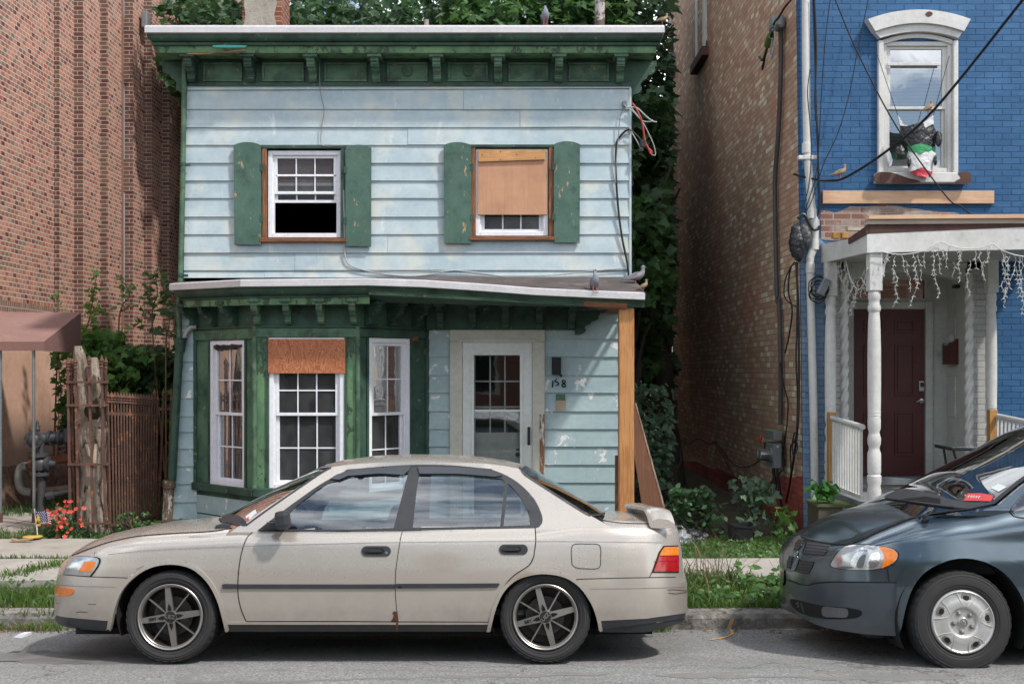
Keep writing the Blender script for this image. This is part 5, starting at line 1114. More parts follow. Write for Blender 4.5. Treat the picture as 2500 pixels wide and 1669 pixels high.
# --- rusty fence panel and gate
fn = thing('iron_fence', 'rusty iron fence panel of closely spaced spear-topped bars', 'fence', P(zK(600,1500), 13.4))
nb = 18
for i in range(nb):
    s = i/(nb-1); s2 = s**.93; kx = 402 + 396*s2; Y = 13.0 + .75*s
    tall = (i == nb-2)
    a, b = P(zK(kx, (412 if tall else 436 + 30*s)), Y), P(zK(kx + (22 - 34*s), 1518 - 78*s), Y); mb = MB(); h = .0115; tip = .14
    d = (a-b).normalized(); e = a - d*tip
    mb.tube([b, e], h, 8); mb.lathe([(h*1.1, 0), (h*1.9, .01), (h*1.2, .02), (h*1.2, .035), (h*1.9, .045), (h*1.3, .055), (h*2.2, .075), (h*1.0, tip*.8), (0, tip)], e, 'z', 8)
    part('bar', mb, RUST, fn)
for (ka, kb) in ((617, 630), (521, 541), (1513, 1440)):
    a, b = P(zK(398 + (16 if ka > 1000 else 0), ka), 12.98), P(zK(806 - (20 if ka > 1000 else 0), kb), 13.76); mb = MB(); mb.prism([a + Vector((0,0,-.016)), a + Vector((0,0,.016)), a + Vector((0,.03,.016)), a + Vector((0,.03,-.016))], b - a); part('rail', mb, RUST, fn)
gt = thing('iron_gate', 'narrow dark iron gate bars beside the green downspout', 'gate', P(zK(870,1480), 14.3))
for kx0, kx1, t_ in ((852, 806, 415), (912, 880, 415)): bar(gt, kx0, kx1, t_, 14.3, 1470)
for ky in (582, 1384): mb = MB(); a, b = P(zK(800, ky), 14.3), P(zK(930, ky), 14.3); mb.box(a.x, b.x, 14.29, 14.32, a.z-.014, a.z+.014); part('rail', mb, RUST, gt)
# --- flower bed, flags, lid
FLG = leafmat('impatiens_leaf', (.045,.12,.03), (.10,.22,.06), (.02,.06,.02), .3)
CORAL = leafmat('coral_petals', (.75,.10,.06), (.85,.22,.15), (.6,.05,.04), .3)
fl = thing('flower_bush', 'bushy clump of coral red impatiens flowers beside the iron cage', 'flowers', P(zL(640,1480), 13.0))
rr = random.Random(12); items = []
for k in range(620):
    x = rr.gauss(610, 105); y = 1490 - abs(rr.gauss(0, 170))
    if y < 1060 + abs(x-640)*.9 or x > 1130: continue
    items.append((P(zL(x, y), 12.85 + rr.uniform(-.15, .25)), rr.uniform(.035, .07)))
for k in range(150): items.append((P(zL(rr.uniform(750, 1150), 1480 - abs(rr.gauss(0, 90))), 12.9 + rr.uniform(-.1, .2)), rr.uniform(.03, .06)))
mb = MB(); leaves(mb, items, OVAL, .5, .2, rr); part('foliage', mb, FLG, fl, None, False)
fp_ = [(630+rr.gauss(0,90), 1230+rr.gauss(0,100)) for _k in range(16)] + [(615,1085),(690,1058),(735,1060),(610,1145),(580,1165),(640,1140),(520,1180),(560,1210),(600,1245),(690,1240),(665,1285),(515,1310),(650,1330),(720,1390),(690,1435),(810,1140),(870,1310),(735,1170),(700,1100),(760,1060),(545,1200),(500,1165),(890,1130),(860,1245),(720,1110)]
for (x, y) in fp_:
    c_ = P(zL(x, y), 12.68 + rr.uniform(-.02, .08)); mb = MB(); n_ = Vector((rr.gauss(0,.4), -1, rr.gauss(.4,.3))).normalized(); u_ = n_.orthogonal().normalized(); w_ = n_.cross(u_); s_ = rr.uniform(.015, .025)
    for k in range(5):
        a = 6.283*k/5 + rr.random(); d = u_*math.cos(a) + w_*math.sin(a); e = n_.cross(d)
        mb.add([c_, c_ + d*s_*.6 + e*s_*.5, c_ + d*s_*1.15 + e*s_*.25 + n_*.004, c_ + d*s_*1.15 - e*s_*.25 + n_*.004, c_ + d*s_*.6 - e*s_*.5], [(0,1,2,3,4)])
    part('blossom', mb, CORAL, fl, None, False)
fg = thing('small_flag', 'small stars and stripes flag on a white stick by the flowers', 'flag', P(zL(392,1420), 12.66))
FY = 12.66
REDC, WHTC, NAVY = basic('flag_red', (.42,.03,.04), None, 5, .8, 0, 0), basic('flag_white', (.72,.71,.70), None, 5, .8, 0, 0), basic('flag_navy', (.018,.02,.11), None, 5, .8, 0, 0)
mb = MB(); mb.tube([P(zL(366,1136), FY), P(zL(398,1420), FY)], .0055, 6); part('stick', mb, WHTC, fg)
def fpt(u, v): x = 378 + u*150 + v*18; y = 1158 + v*140 + u*8 + 6*math.sin(u*7); return P(zL(x, y), FY - .012 + .012*math.sin(u*9 + v*2))
for k in range(13):
    mb = MB(); mb.grid([[fpt(u, (k+d)/13) for u in np.linspace(0, 1, 9)] for d in (0, 1)]); part('stripe', mb, REDC if k % 2 == 0 else WHTC, fg)
mb = MB(); mb.grid([[fpt(u*.78, v*.86) + Vector((0,-.004,0)) for u in np.linspace(0, 1, 7)] for v in np.linspace(0, 1, 5)]); cn = part('canton', mb, NAVY, fg)
for j in range(7):
    mb = MB()
    for i in range(5):
        c_ = fpt(.78*(i + (.5 if j % 2 == 0 else .95))/5.6, .86*(j+.6)/7) + Vector((0,-.008,0)); vs = [c_ + Vector((math.sin(a)*r_, 0, math.cos(a)*r_)) for a, r_ in [(k*.6283, .0085 if k % 2 == 0 else .0038) for k in range(10)]]; mb.add(vs, [tuple(range(10))])
    part('star_row', mb, WHTC, cn)
YEL = basic('yellow_plastic', (.58,.40,.08), (.5,.33,.06), 4, .5, 0, 0)
pn = thing('pennant', 'tiny yellow pennant with black print in front of the striped flag', 'flag', P(zL(398,1400), 12.6))
mb = MB(); mb.prism([P(zL(*q), 12.6) for q in ((402,1196),(418,1215),(425,1265),(430,1318),(400,1322),(374,1290))], (0, .003, 0)); part('cloth', mb, YEL, pn)
mb = MB(); [mb.prism([P(zL(a, b), 12.597) for a, b in ((388+k*9, 1280+k*2-70*(k % 2)*.3), (394+k*9, 1278+k*2-70*(k % 2)*.3), (396+k*8, 1296), (390+k*8, 1298))], (0, .002, 0)) for k in range(4)]; part('print', mb, BLK, pn)
mb = MB(); mb.tube([P(zL(392,1300), 12.605), P(zL(400,1420), 12.605)], .004, 6); part('stick', mb, WHTC, pn)
ld = thing('yellow_stand', 'flat yellow disc on a short wooden stub on the paving', 'marker', P(zL(350,1490), 12.62))
mb = MB(); c_ = P(zL(347,1437), 12.62); mb.lathe([(0, .012), (.095, .01), (.105, .004), (.10, -.006), (0, -.004)], c_, 'z', 24); part('disc', mb, YEL, ld)
mb = MB(); mb.bevbox(c_.x-.02, c_.x+.03, 12.6, 12.65, P(zL(0,1500), 12.62).z, c_.z-.006, .005); part('stub', mb, ROTW, ld)
mb = MB(); mb.prism([P(zL(*q), 12.4) for q in ((105,1462),(180,1478),(300,1464),(345,1462),(250,1490),(150,1496))], (0, .05, .01)); solo('cardboard_scrap', mb, basic('brown_cardboard', (.33,.22,.14), None, 6, .9), 'torn brown cardboard scrap lying at the pavement edge', 'litter')
# ================================================================ trees and plants
LEAFD = leafmat('maple_leaf_dark', (.042,.10,.034), (.085,.175,.06), (.02,.05,.02), .35)
LEAFM = leafmat('maple_leaf', (.075,.17,.045), (.14,.27,.08), (.035,.09,.028), .4)
LEAFB = leafmat('maple_leaf_bright', (.13,.27,.055), (.22,.38,.09), (.06,.15,.04), .45)
LEAFG = leafmat('grey_green_leaf', (.10,.165,.095), (.17,.25,.15), (.045,.085,.05), .35)
BARK = basic('tree_bark', (.085,.062,.048), (.045,.034,.027), 6, .95, 0, 1, 26, st=(1.5,1.5,.4), bdist=.03)
LIM = 1640
def cluster_pts(r, boxes, n, th=-.12, f=.9, seed=0):
    out = []
    while len(out) < n:
        (x0,x1,y0,y1,z0,z1) = boxes[r.randrange(len(boxes))]
        p = Vector((r.uniform(x0,x1), r.uniform(y0,y1), r.uniform(z0,z1)))
        if LIM and p.y > 14 and p.x > .8 and CX + p.x*FPX/p.y > LIM + 12*noise.noise(p*2): continue
        if noise.noise(p*f + Vector((seed, 0, 0))) + .45*noise.noise(p*f*2.7) < th + r.uniform(-.1, .1): continue
        out.append(p)
    return out
def limb(mb, a, b, r0, r1, r, n=7, sag=.25):
    a, b = Vector(a), Vector(b); pts = []
    for i in range(n): s = i/(n-1); pts.append(a.lerp(b, s) + Vector((r.uniform(-1,1), r.uniform(-1,1), 0))*sag*s*(1-s)*2 + Vector((0,0,sag*math.sin(s*3.1))))
    mb.tube(pts, [r0 + (r1-r0)*i/(n-1) for i in range(n)], 9)
def tree(label, base, top, r0, boxes, n, size, mat, seed, branches=6, name='maple_tree', th=-.12, cat='tree', group='maple trees behind the houses', f=.9):
    r = random.Random(seed); t_ = thing(name, label, cat, base, group)
    mb = MB(); limb(mb, base, top, r0, r0*.45, r, 9, .3); part('trunk', mb, BARK, t_)
    for k in range(branches):
        b = boxes[k % len(boxes)]; s = .45 + .5*k/branches; a = Vector(base).lerp(Vector(top), s)
        e = Vector((r.uniform(b[0], b[1]), r.uniform(b[2], b[3]), r.uniform(b[4], b[5]))); mb = MB(); limb(mb, a, e, r0*.35, .015, r, 7, .2); part('limb', mb, BARK, t_)
    mb = MB(); leaves(mb, [(p, size*r.uniform(.7, 1.25)) for p in cluster_pts(r, boxes, n, th, f, seed)], MAPLE, .5, .5, r); part('crown', mb, mat, t_, None, False)
    return t_
tree('tall dark maple rising behind the chimney of the green house', (-3.4, 20.5, 0), (-3.0, 20.5, 7.4), .28, [(-6.0,-.9,19.2,21.0,6.7,8.4), (-6.0,-.9,21.0,22.5,6.2,9.4), (-6.0,-3.5,21.0,22.5,3.0,6.8)], 10500, .18, LEAFD, 2, 7, th=-.32)
tree('leafy green maple behind the middle of the green house roof', (.2, 20.5, 0), (.3, 20.3, 7.4), .25, [(-1.2,2.0,18.6,20.2,6.4,8.6), (-1.2,2.3,20.2,22.5,6.0,9.5)], 8200, .18, LEAFM, 5, 7, th=-.30)
tree('dark maple filling the gap between the green and brown houses', (2.2, 21.5, 0), (2.6, 21.0, 6.5), .20, [(1.5,3.2,18.8,21.5,5.2,9.0), (1.6,3.2,19.0,22.5,1.6,5.4), (1.4,3.25,22,26,0.6,7.5)], 6400, .21, LEAFD, 8, 8, th=-.16, f=1.4)
tree('slender leaning maple low in the gap beside the porch post', (2.05, 17.3, 0), (1.72, 17.6, 3.4), .10, [(1.55,2.45,16.2,18.2,2.6,5.0), (1.5,2.4,18,19.5,1.8,4.6)], 1100, .17, LEAFM, 11, 5, th=-.0, f=1.6)
tree('old maple with a thick bare trunk in the shade of the gap', (2.75, 19.2, 0), (2.05, 19.0, 4.6), .17, [(1.7,3.0,18.0,20.0,3.0,6.4)], 1500, .2, LEAFD, 14, 5, th=-.02, f=1.5)
LIM = 0
tree('broad maple in the back gardens, a dark leafy backdrop behind both houses', (1.0, 30, 0), (1.2, 30, 5), .3, [(-5, 9, 28, 31, .2, 4.5), (-5, 9, 28, 31, 3.5, 8.5)], 3600, .42, LEAFD, 17, 8, th=-.6, f=.6)
LIM = 1640
def shrub(name, label, boxes, n, size, mat, seed, shape=MAPLE, stems=5, cat='shrub', group=None, th=-.3, up=.5, base=None, f=1.4):
    r = random.Random(seed); b = boxes[0]; base = base or ((b[0]+b[1])/2, (b[2]+b[3])/2, 0); t_ = thing(name, label, cat, base, group)
    for k in range(stems):
        b = boxes[k % len(boxes)]; mb = MB(); limb(mb, Vector(base) + Vector((r.uniform(-.1,.1), r.uniform(-.1,.1), 0)), (r.uniform(b[0],b[1]), r.uniform(b[2],b[3]), r.uniform((b[4]+b[5])/2, b[5])), .014, .004, r, 6, .1); part('stem', mb, BARK, t_)
    mb = MB(); leaves(mb, [(p, size*r.uniform(.65, 1.25)) for p in cluster_pts(r, boxes, n, th, f, seed)], shape, up, .4, r); part('foliage', mb, mat, t_, None, False); return t_
shrub('shrub', 'pale leafy shrub growing behind the leaning plywood board', [(1.55,2.35,14.8,15.8,.9,1.75), (1.7,2.35,14.9,15.8,.2,1.0)], 900, .11, LEAFG, 21, OVAL, 7, base=(2.0, 15.3, 0), th=-.2)
shrub('maple_hedge', 'dense dark maple hedge behind the iron fence', [(-5.9,-4.35,15.6,16.6,1.2,2.25), (-5.6,-4.35,16.0,17.0,.9,2.15), (-6.2,-4.35,17.0,18.0,.2,2.1)], 4200, .13, LEAFD, 23, MAPLE, 9, 'hedge', None, -.5, .6, (-5.0, 16.5, 0))
shrub('maple_hedge', 'lighter green maple growth on top of the dark hedge', [(-5.9,-4.6,15.3,16.0,1.6,2.25), (-5.9,-5.4,15.5,16.2,2.0,2.45)], 620, .12, LEAFB, 24, MAPLE, 6, 'hedge', None, -.1, .5, (-5.3, 15.7, 0))
def sapling(label, base, pts, n, size, mat, seed, spread=.12):
    """a stem with alternate leaves along it"""
    r = random.Random(seed); t_ = thing('maple_sapling', label, 'sapling', base, 'maple saplings against the brick wall'); path = smooth_pts([base] + pts, 8)
    mb = MB(); mb.tube(path, [.014*(1 - .7*i/len(path)) for i in range(len(path))], 6); part('stem', mb, basic('green_stem', (.12,.13,.05), (.16,.08,.05), 4, .7, 0, 0), t_)
    it = []; m = len(path)
    for k in range(n):
        i = int(m*(.32 + .67*(k+.5)/n)); q = path[min(i, m-1)]; s = spread*(1.35 - .8*i/m)
        a = r.uniform(0, 6.28); it.append((q + Vector((math.cos(a)*s*r.uniform(.4,1.3), math.sin(a)*s*r.uniform(.3,.9), r.uniform(-.06,.06))), size*r.uniform(.6,1.2)*(1.15 - .35*i/m)))
    mb = MB(); leaves(mb, it, MAPLE, .55, .5, r); part('foliage', mb, mat, t_, None, False)
def sp(px, py, Y): return P((px, py), Y)
sapling('short maple sapling just above the brown awning', (-6.35, 15.9, .3), [sp(140, 860, 15.9), sp(141, 760, 15.9), sp(143, 704, 15.9)], 20, .10, LEAFM, 31, .10)
sapling('tall bright maple sapling climbing right of the awning', (-5.85, 15.6, .3), [sp(205, 860, 15.6), sp(222, 760, 15.6), sp(238, 658, 15.6)], 80, .11, LEAFB, 32, .13)
sapling('thin yellowish maple sapling bending over the metal flashing', (-5.3, 15.9, .3), [sp(290, 800, 15.9), sp(316, 720, 15.9), sp(288, 674, 15.9)], 34, .09, LEAFB, 33, .11)
sapling('broad maple sapling beside the green downspout', (-4.75, 15.8, .3), [sp(372, 800, 15.6), sp(384, 720, 15.6), sp(378, 664, 15.6)], 95, .11, LEAFM, 34, .2)
sapling('large-leaved maple sapling tucked under the bay cornice', (-4.6, 15.3, .3), [sp(405, 860, 15.3), sp(412, 800, 15.3), sp(420, 745, 15.3)], 34, .13, LEAFG, 35, .15)
shrub('ivy', 'ivy trailing down the right edge of the stucco wall', [(-6.2,-5.95,15.5,15.9,1.0,1.5), (-6.25,-6.0,15.5,15.9,1.5,2.25)], 130, .13, LEAFM, 36, MAPLE, 2, 'vine', None, -.6, .2, (-6.1, 15.7, .2))
shrub('leafy_shrub', 'dark broad-leaved shrub against the red foundation beside the bin', [(1.75,2.42,13.0,13.6,.0,.40), (1.85,2.3,13.0,13.5,.3,.58)], 520, .085, LEAFD, 41, OVAL, 7, 'shrub', None, -.5, .6, (2.2, 13.2, -.1))
shrub('maple_seedling', 'maple seedling with dull leaves under the electric meter', [(2.55,2.95,12.9,13.4,.05,.72), (2.6,3.0,13.0,13.4,.4,.62)], 150, .10, LEAFG, 42, MAPLE, 5, 'seedling', None, -.6, .4, (2.75, 13.2, -.1))
shrub('maple_seedling', 'bright green maple seedling by the white downpipe foot', [(2.93,3.2,12.85,13.1,.02,.40)], 50, .09, LEAFB, 43, MAPLE, 4, 'seedling', None, -.9, .4, (3.05, 13.0, -.15))
mb = MB(); r = random.Random(44); hp = thing('heart_leaf_plant', 'bright plant with big heart-shaped leaves on the mossy step', 'plant', P((2010, 1218), 12.25))
it = [(P((2011 + r.gauss(0, 16), 1192 + r.gauss(0, 12)), 12.2 + r.uniform(-.12, .12)), r.uniform(.07, .13)) for k in range(46)]
leaves(mb, it, HEART, .45, .5, r); part('foliage', mb, leafmat('heart_leaf', (.05,.19,.03), (.09,.27,.05), (.03,.11,.02), .35), hp, None, False)
mb = MB(); [limb(mb, hp.location, q, .006, .004, r, 5, .04) for q, s in it[:10]]; part('stem', mb, LEAFB, hp)
shrub('spindly_weed', 'spindly weeds with small leaves at the foot of the iron cage', [(-4.45,-4.05,12.75,12.9,.05,.35)], 150, .05, FLG, 45, OVAL, 6, 'weeds', None, -.9, .4, (-4.25, 12.8, 0))
shrub('low_weed', 'low leafy weeds along the bottom of the rusty iron fence', [(-4.1,-3.5,12.85,13.1,.05,.22)], 170, .05, WEED, 46, OVAL, 6, 'weeds', None, -.9, .4, (-3.8, 13, 0))
# ================================================================ things in the gap and along the houses
lbd = thing('leaning_board', 'brown plywood sheet leaning against the back of the new porch post', 'board', P((1590, 1250), 12.75))
mb = MB(); a = [P(zR(*q), 12.7) for q in ((32,270),(48,330),(265,1090),(268,1150),(100,1150),(30,700))]; mb.prism(a, (.004, .09, 0)); part('face', mb, wood('brown_plywood_face', (.22,.105,.062), (.13,.06,.038), 'z', .5, .7, None, .5), lbd)
mb = MB(); a = [P(zR(*q), 12.695) for q in ((34,270),(44,275),(272,1095),(272,1150),(258,1150),(256,1095))]; mb.prism(a, (0, .012, 0)); part('ply_edge', mb, wood('ply_edge', (.42,.33,.25), (.2,.14,.1), 'z', .5, .8), lbd)
gp = thing('utility_post', 'weathered wooden post against the far corner of the brown wall', 'post', (2.8, 20, 0)); GY = 20.0
mb = MB(); mb.box(X_(1624, GY), X_(1650, GY), GY, GY+.25, Z_(740, GY), Z_(640, GY)); part('wide_board', mb, GREYZ, gp)
mb = MB(); mb.box(X_(1629, GY), X_(1641, GY), GY, GY+.2, -.2, Z_(738, GY)); part('post_stem', mb, GREYZ, gp)
mb = MB(); mb.box(X_(1629, GY), X_(1653, GY), GY-.06, GY-.002, Z_(1118, GY), Z_(976, GY)); part('wide_board', mb, GREYZ, gp)
mb = MB(); mb.prism([P(zQ(*q), GY-.05) for q in sp2([(1270,0),(1262,300),(1250,370),(1200,350),(1150,300),(1165,180),(1215,60),(1240,0)], 3, True)], (0, .04, 0)); solo('hanging_tarp', mb, BAGM, 'black tarp hanging from the wooden post in the gap', 'tarp')
mb = MB(); mb.prism([P(zQ(*q), GY-.03) for q in ((1185,740),(1235,715),(1225,790),(1200,830),(1180,920),(1176,830),(1158,830))], (0, .01, 0)); solo('torn_cloth', mb, basic('grey_cloth', (.23,.22,.22), None, 6, .9), 'torn grey cloth caught on the wooden post', 'rag')
sw = thing('hand_saw', 'pruning saw with orange handle hung on the wooden post', 'saw', P(zR(305,140), GY-.1))
mb = MB(); mb.prism([P(zR(*q), GY-.1) for q in ((285,110),(297,105),(325,180),(318,188),(308,188))], (0, .03, 0)); part('handle', mb, basic('orange_plastic', (.55,.20,.02), None, 5, .5), sw)
mb = MB(); mb.prism([P(zR(*q), GY-.09) for q in ((314,186),(324,182),(356,248),(340,250))], (0, .006, 0)); part('blade', mb, GALV, sw)
fb = thing('board_fence', 'low dark board fence closing the gap between the houses', 'fence', (2.6, 18.5, 0)); 
for k, (a, b, t_) in enumerate(((1604, 1624, 1131), (1625, 1638, 1135), (1639, 1656, 1133), (1583, 1603, 1136), (1560, 1582, 1140))):
    mb = MB(); mb.box(X_(a, 18.5), X_(b-.5, 18.5), 18.5 + .01*(k % 2), 18.53 + .01*(k % 2), -.3, Z_(t_, 18.5)); part('fence_board', mb, GREYZ, fb)
ob = thing('outlet_box', 'small pale utility box with black wires low on the red foundation', 'box', P(zR(387,905), 23.2))
mb = MB(); a, b = P(zR(366, 872), 23.0), P(zR(412, 942), 23.0); mb.bevbox(a.x, b.x, 23.0, 23.3, b.z, a.z, .02); part('housing', mb, basic('pale_metal', (.30,.28,.29), None, 6, .6), ob)
r = random.Random(51); mb = MB(); mb.tube(smooth_pts([P(zR(387 + r.uniform(-20, 16), 940 + k*9), 22.98) for k in range(10)], 3), .03, 6); mb.tube([P(zR(372, 750), 22.98), P(zR(372, 872), 22.98)], .03, 6); part('wire', mb, CABLE, ob)
cw = thing('basement_window', 'narrow pale basement window frame low on the red foundation', 'window', (3.4, 17.2, .2))
Yc_ = 3.38*FPX/(1806-CX); mb = MB(); a, b = P((1797, 1206), Yc_), P((1817, 1290), Yc_)
mb.box(a.x, a.x+.03, Yc_, Yc_+.5, b.z, a.z); mb.box(a.x+.075, a.x+.10, Yc_, Yc_+.1, b.z, a.z); part('frame', mb, basic('dirty_pale_paint', (.30,.29,.26), None, 6, .7), cw)
mb = MB(); mb.box(a.x+.03, a.x+.075, Yc_+.04, Yc_+.06, b.z, a.z); part('pane', mb, DARKIN, cw)
bn = thing('plastic_bin', 'black plastic bin standing by the red foundation', 'bin', P((1808, 1340), 12.65))
c_ = P((1808, 1352), 12.65); H_ = P((1808, 1276), 12.65).z - c_.z
mb = MB(); prof = [(.105, 0), (.112, .02), (.135, H_*.9), (.142, H_*.92), (.142, H_*.97), (.128, H_*.97), (.10, .03)]
rows = []
for r_, h in prof: rows.append([c_ + Vector((r_*math.copysign(abs(math.cos(a))**.6, math.cos(a)), r_*math.copysign(abs(math.sin(a))**.6, math.sin(a)), h + (.014*math.sin(2*a+.6) if h > H_*.8 else 0))) for a in np.linspace(0, 6.2832, 33)[:-1]])
mb.grid(rows, True, True); part('body', mb, BLACK, bn)
mb = MB(); mb.lathe([(0, 0), (.1, 0)], c_ + Vector((0,0,.03)), 'z', 16); part('base', mb, BLACK, bn)
def bag(name, label, c, r_, sc, mat, seed, n=26):
    r = random.Random(seed); mb = MB(); rows = []; c = Vector(c)
    for i in range(n):
        t_ = math.pi*i/(n-1); row = []
        for k in range(n):
            u = 6.2832*k/n; d = Vector((math.sin(t_)*math.cos(u)*sc[0], math.sin(t_)*math.sin(u)*sc[1], math.cos(t_)*sc[2])); q = 1 + .22*noise.noise(d*2.2 + Vector((seed,0,0))) + .16*(abs(noise.noise(d*5 + Vector((0,seed,0)))) - .3) + .1*abs(noise.noise(d*11))
            row.append(c + d*r_*q)
        rows.append(row)
    mb.grid(rows, True, True); return mb
tb_ = thing('trash_bag', 'tied black rubbish bag with a clear see-through bag bulging from it', 'rubbish bag', P((1680, 1335), 12.7))
part('black_bag', bag('b', '', P((1690, 1318), 12.75), .12, (1.5,1,1.0), BAGM, 3), BAGM, tb_)
part('clear_bag', bag('c', '', P((1664, 1322), 12.6), .105, (1.1,1,1.15), None, 5), basic('clouded_clear_plastic', (.42,.44,.45), (.10,.11,.12), 9, .2, 0, 1, 20, spec=.6, bdist=.03), tb_)
mb = MB(); mb.tube(smooth_pts([P(zR(*q), 12.62) for q in ((352,1262),(400,1258),(440,1300),(480,1345),(545,1410))], 4), [.02, .05, .06, .05, .03][0:1]*17, 6); part('bag_neck', mb, BAGM, tb_)
ms = thing('mossy_step', 'mossy wooden step box beside the porch', 'step', P((2040, 1262), 12.2))
MOSSW = basic('mossy_wood', (.11,.13,.05), (.06,.075,.03), 5, .95, 0, .6, 40, dirt=(.16,.13,.09), dth=.55, dscale=4)
mb = MB(); a, b = P((1998, 1238), 12.15), P((2090, 1275), 12.15); mb.box(a.x, b.x, 12.15, 12.6, -.3, a.z); part('box_frame', mb, GREYZ, ms)
for k in range(3): mb = MB(); mb.bevbox(a.x-.02, b.x, 12.13+.16*k, 12.28+.16*k, a.z+.002, a.z+.035, .006); part('plank', mb, MOSSW, ms)
# porch table, letterbox, light
TY = 12.7; tbq = thing('glass_table', 'small black-framed glass table on the white porch', 'table', P((2380, 1150), TY))
zt_ = P((0, 1090), TY).z; txa, txb = X_(2303, TY), X_(2420, TY)
mb = MB(); mb.bevbox(txa, txb+.3, TY-.25, TY+.3, zt_, zt_+.012, .004); part('glass_top', mb, glass('table_glass', (.55,.7,.68), .2, .02), tbq)
mb = MB(); mb.tube(smooth_pts([(txa+.02, TY+.28, zt_-.012), (txa, TY-.1, zt_-.012), (txa+.08, TY-.26, zt_-.012), (txb+.3, TY-.26, zt_-.012)], 4), .016, 8); part('rim', mb, BLACK, tbq)
for (x, y, k) in ((txa+.03, TY-.2, .06), (txa+.35, TY-.24, .03), (txa+.1, TY+.26, .03), (txb+.2, TY+.1, .03)): mb = MB(); mb.tube([(x, y, zt_-.01), (x+k, y, zt_-.22), (x+k*1.3, y, pf)], .014, 8); part('leg', mb, BLACK, tbq)
lbx = thing('letterbox', 'dark red letterbox with paper poking out inside the white porch', 'letterbox', (5.3, 13.75, 2))
LBX = basic('dark_red_metal', (.085,.018,.014), None, 5, .45, 0, .05)
mb = MB(); zb0, zb1 = Z_(889, 13.75), Z_(838, 13.75); mb.prism([(ox1-.095, 13.75, zb0), (ox1-.002, 13.75, zb0), (ox1-.002, 13.75, zb1+.06), (ox1-.095, 13.75, zb1)], (0, .28, 0)); part('box', mb, LBX, lbx)
mb = MB(); mb.prism([(ox1-.07, 13.8, zb1-.02), (ox1-.02, 13.8, zb1), (ox1-.05, 13.82, zb1+.11), (ox1-.10, 13.82, zb1+.085)], (0, .004, 0)); mb.prism([(ox1-.1, 13.86, zb1-.02), (ox1-.06, 13.86, zb1+.1), (ox1-.03, 13.86, zb1+.03)], (0, .12, .0)); part('paper', mb, basic('newsprint', (.5,.49,.46), None, 6, .9, 0, 0), lbx)
pl_ = thing('porch_light', 'small square porch light on the white recess wall', 'lamp', (5.3, 13.7, 2.6)); mb = MB(); mb.bevbox(ox1-.075, ox1-.002, 13.68, 13.8, Z_(694, 13.7), Z_(675, 13.7), .006); part('housing', mb, WHTD, pl_)
mb = MB(); mb.bevbox(ox1-.07, ox1-.01, 13.69, 13.79, Z_(703, 13.7), Z_(694.5, 13.7), .004); part('lens', mb, BLACK, pl_)
mbx = thing('wall_letterbox', 'plain black box mounted on the siding above the painted house number', 'letterbox', P(zX(610,740), HY-.1))
mb = MB(); mb.bevbox(HX(zX(522,0)[0]), HX(zX(697,0)[0]), HY-.12, HY-.026, HZ(zX(0,738)[1]), HZ(zX(0,410)[1]), .008); part('box', mb, BLK, mbx)
mb = MB(); mb.prism([P(zX(*q), HY-.05) for q in ((665,738),(720,738),(732,765),(705,790))], (0, .02, 0)); part('tab', mb, BLK, mbx)
# ================================================================ cables
def cable(name, label, pts, r_, mat=CABLE, group=None, n=6, cat='cable', sides=6):
    mb = MB(); mb.tube(smooth_pts(pts, n), r_, sides); return solo(name, mb, mat, label, cat, group)
sz = lambda fn, L, Y: [P(fn(*q), Y) for q in L]
WIREG = basic('pale_grey_wire', (.42,.43,.44), None, 5, .6, 0, 0); WIRER = basic('red_wire', (.50,.05,.04), None, 5, .5, 0, 0)
hk = HY - .045
cable('cable', 'pale cable looping from the left upstairs window along the siding', sz(zB, [(88,1040),(92,1270),(95,1400),(125,1450),(215,1482)], hk) + sz(zE, [(300,64),(430,76),(560,68),(693,45),(850,62),(1010,85),(1200,100),(1450,108),(1640,112)], hk), .009, WIREG)
cable('cable', 'thin second cable clipped above the porch roof', sz(zE, [(215,48),(400,55),(600,50),(693,45),(900,72),(1200,72),(1450,48),(1600,36),(1645,38)], hk), .007, WIREG)
cable('cable', 'thin wire hanging from the cornice between the upstairs windows', sz(zA, [(1743,190),(1750,480),(1772,600),(1758,700),(1757,785)], HY-.05) + sz(zB, [(0,800),(45,797),(100,795)], HY-.05), .005, GALV)
cable('service_cable', 'black service cable running down the right edge of the siding', sz(zB, [(1665,715),(1640,710),(1600,745),(1578,800),(1578,980),(1590,1150),(1610,1300),(1640,1450),(1648,1568)], HY-.05), .013)
cable('service_cable', 'grey cable dropping from the insulator block at the roof corner', sz(zB, [(1620,575),(1600,640),(1590,740),(1578,880),(1574,1000)], HY-.06), .006, GALV)
mb = MB(); wt_ = thing('loose_wires', 'bundle of loose red and grey wires dangling off the right house corner', 'wires', P(zB(1700,700), HY-.1))
for L, r_, m in (([(1620,575),(1640,588),(1690,590),(1740,635),(1775,662),(1800,668)], .008, WIREG), ([(1640,588),(1670,610),(1720,660),(1765,665),(1778,655)], .006, WIREG), ([(1665,565),(1690,600),(1720,670),(1732,750),(1745,800),(1772,830),(1765,838),(1745,790)], .011, WIRER), ([(1660,590),(1720,665),(1760,740),(1785,800),(1792,848),(1770,845)], .006, WIREG), ([(1650,710),(1680,730),(1715,770),(1720,800)], .007, CABLE), ([(1660,720),(1690,770),(1712,810)], .006, WIREG)):
    mb = MB(); mb.tube(smooth_pts(sz(zB, L, HY-.08), 5), r_, 6); part('wire', mb, m, wt_)
mb = MB(); c_ = P(zB(1725,785), HY-.1); mb.bevbox(c_.x-.03, c_.x+.03, c_.y-.03, c_.y+.02, c_.z-.05, c_.z+.04, .01); mb.bevbox(c_.x-.05, c_.x+.0, c_.y-.04, c_.y+.01, c_.z-.1, c_.z-.055, .01); part('connector', mb, BLACK, wt_)
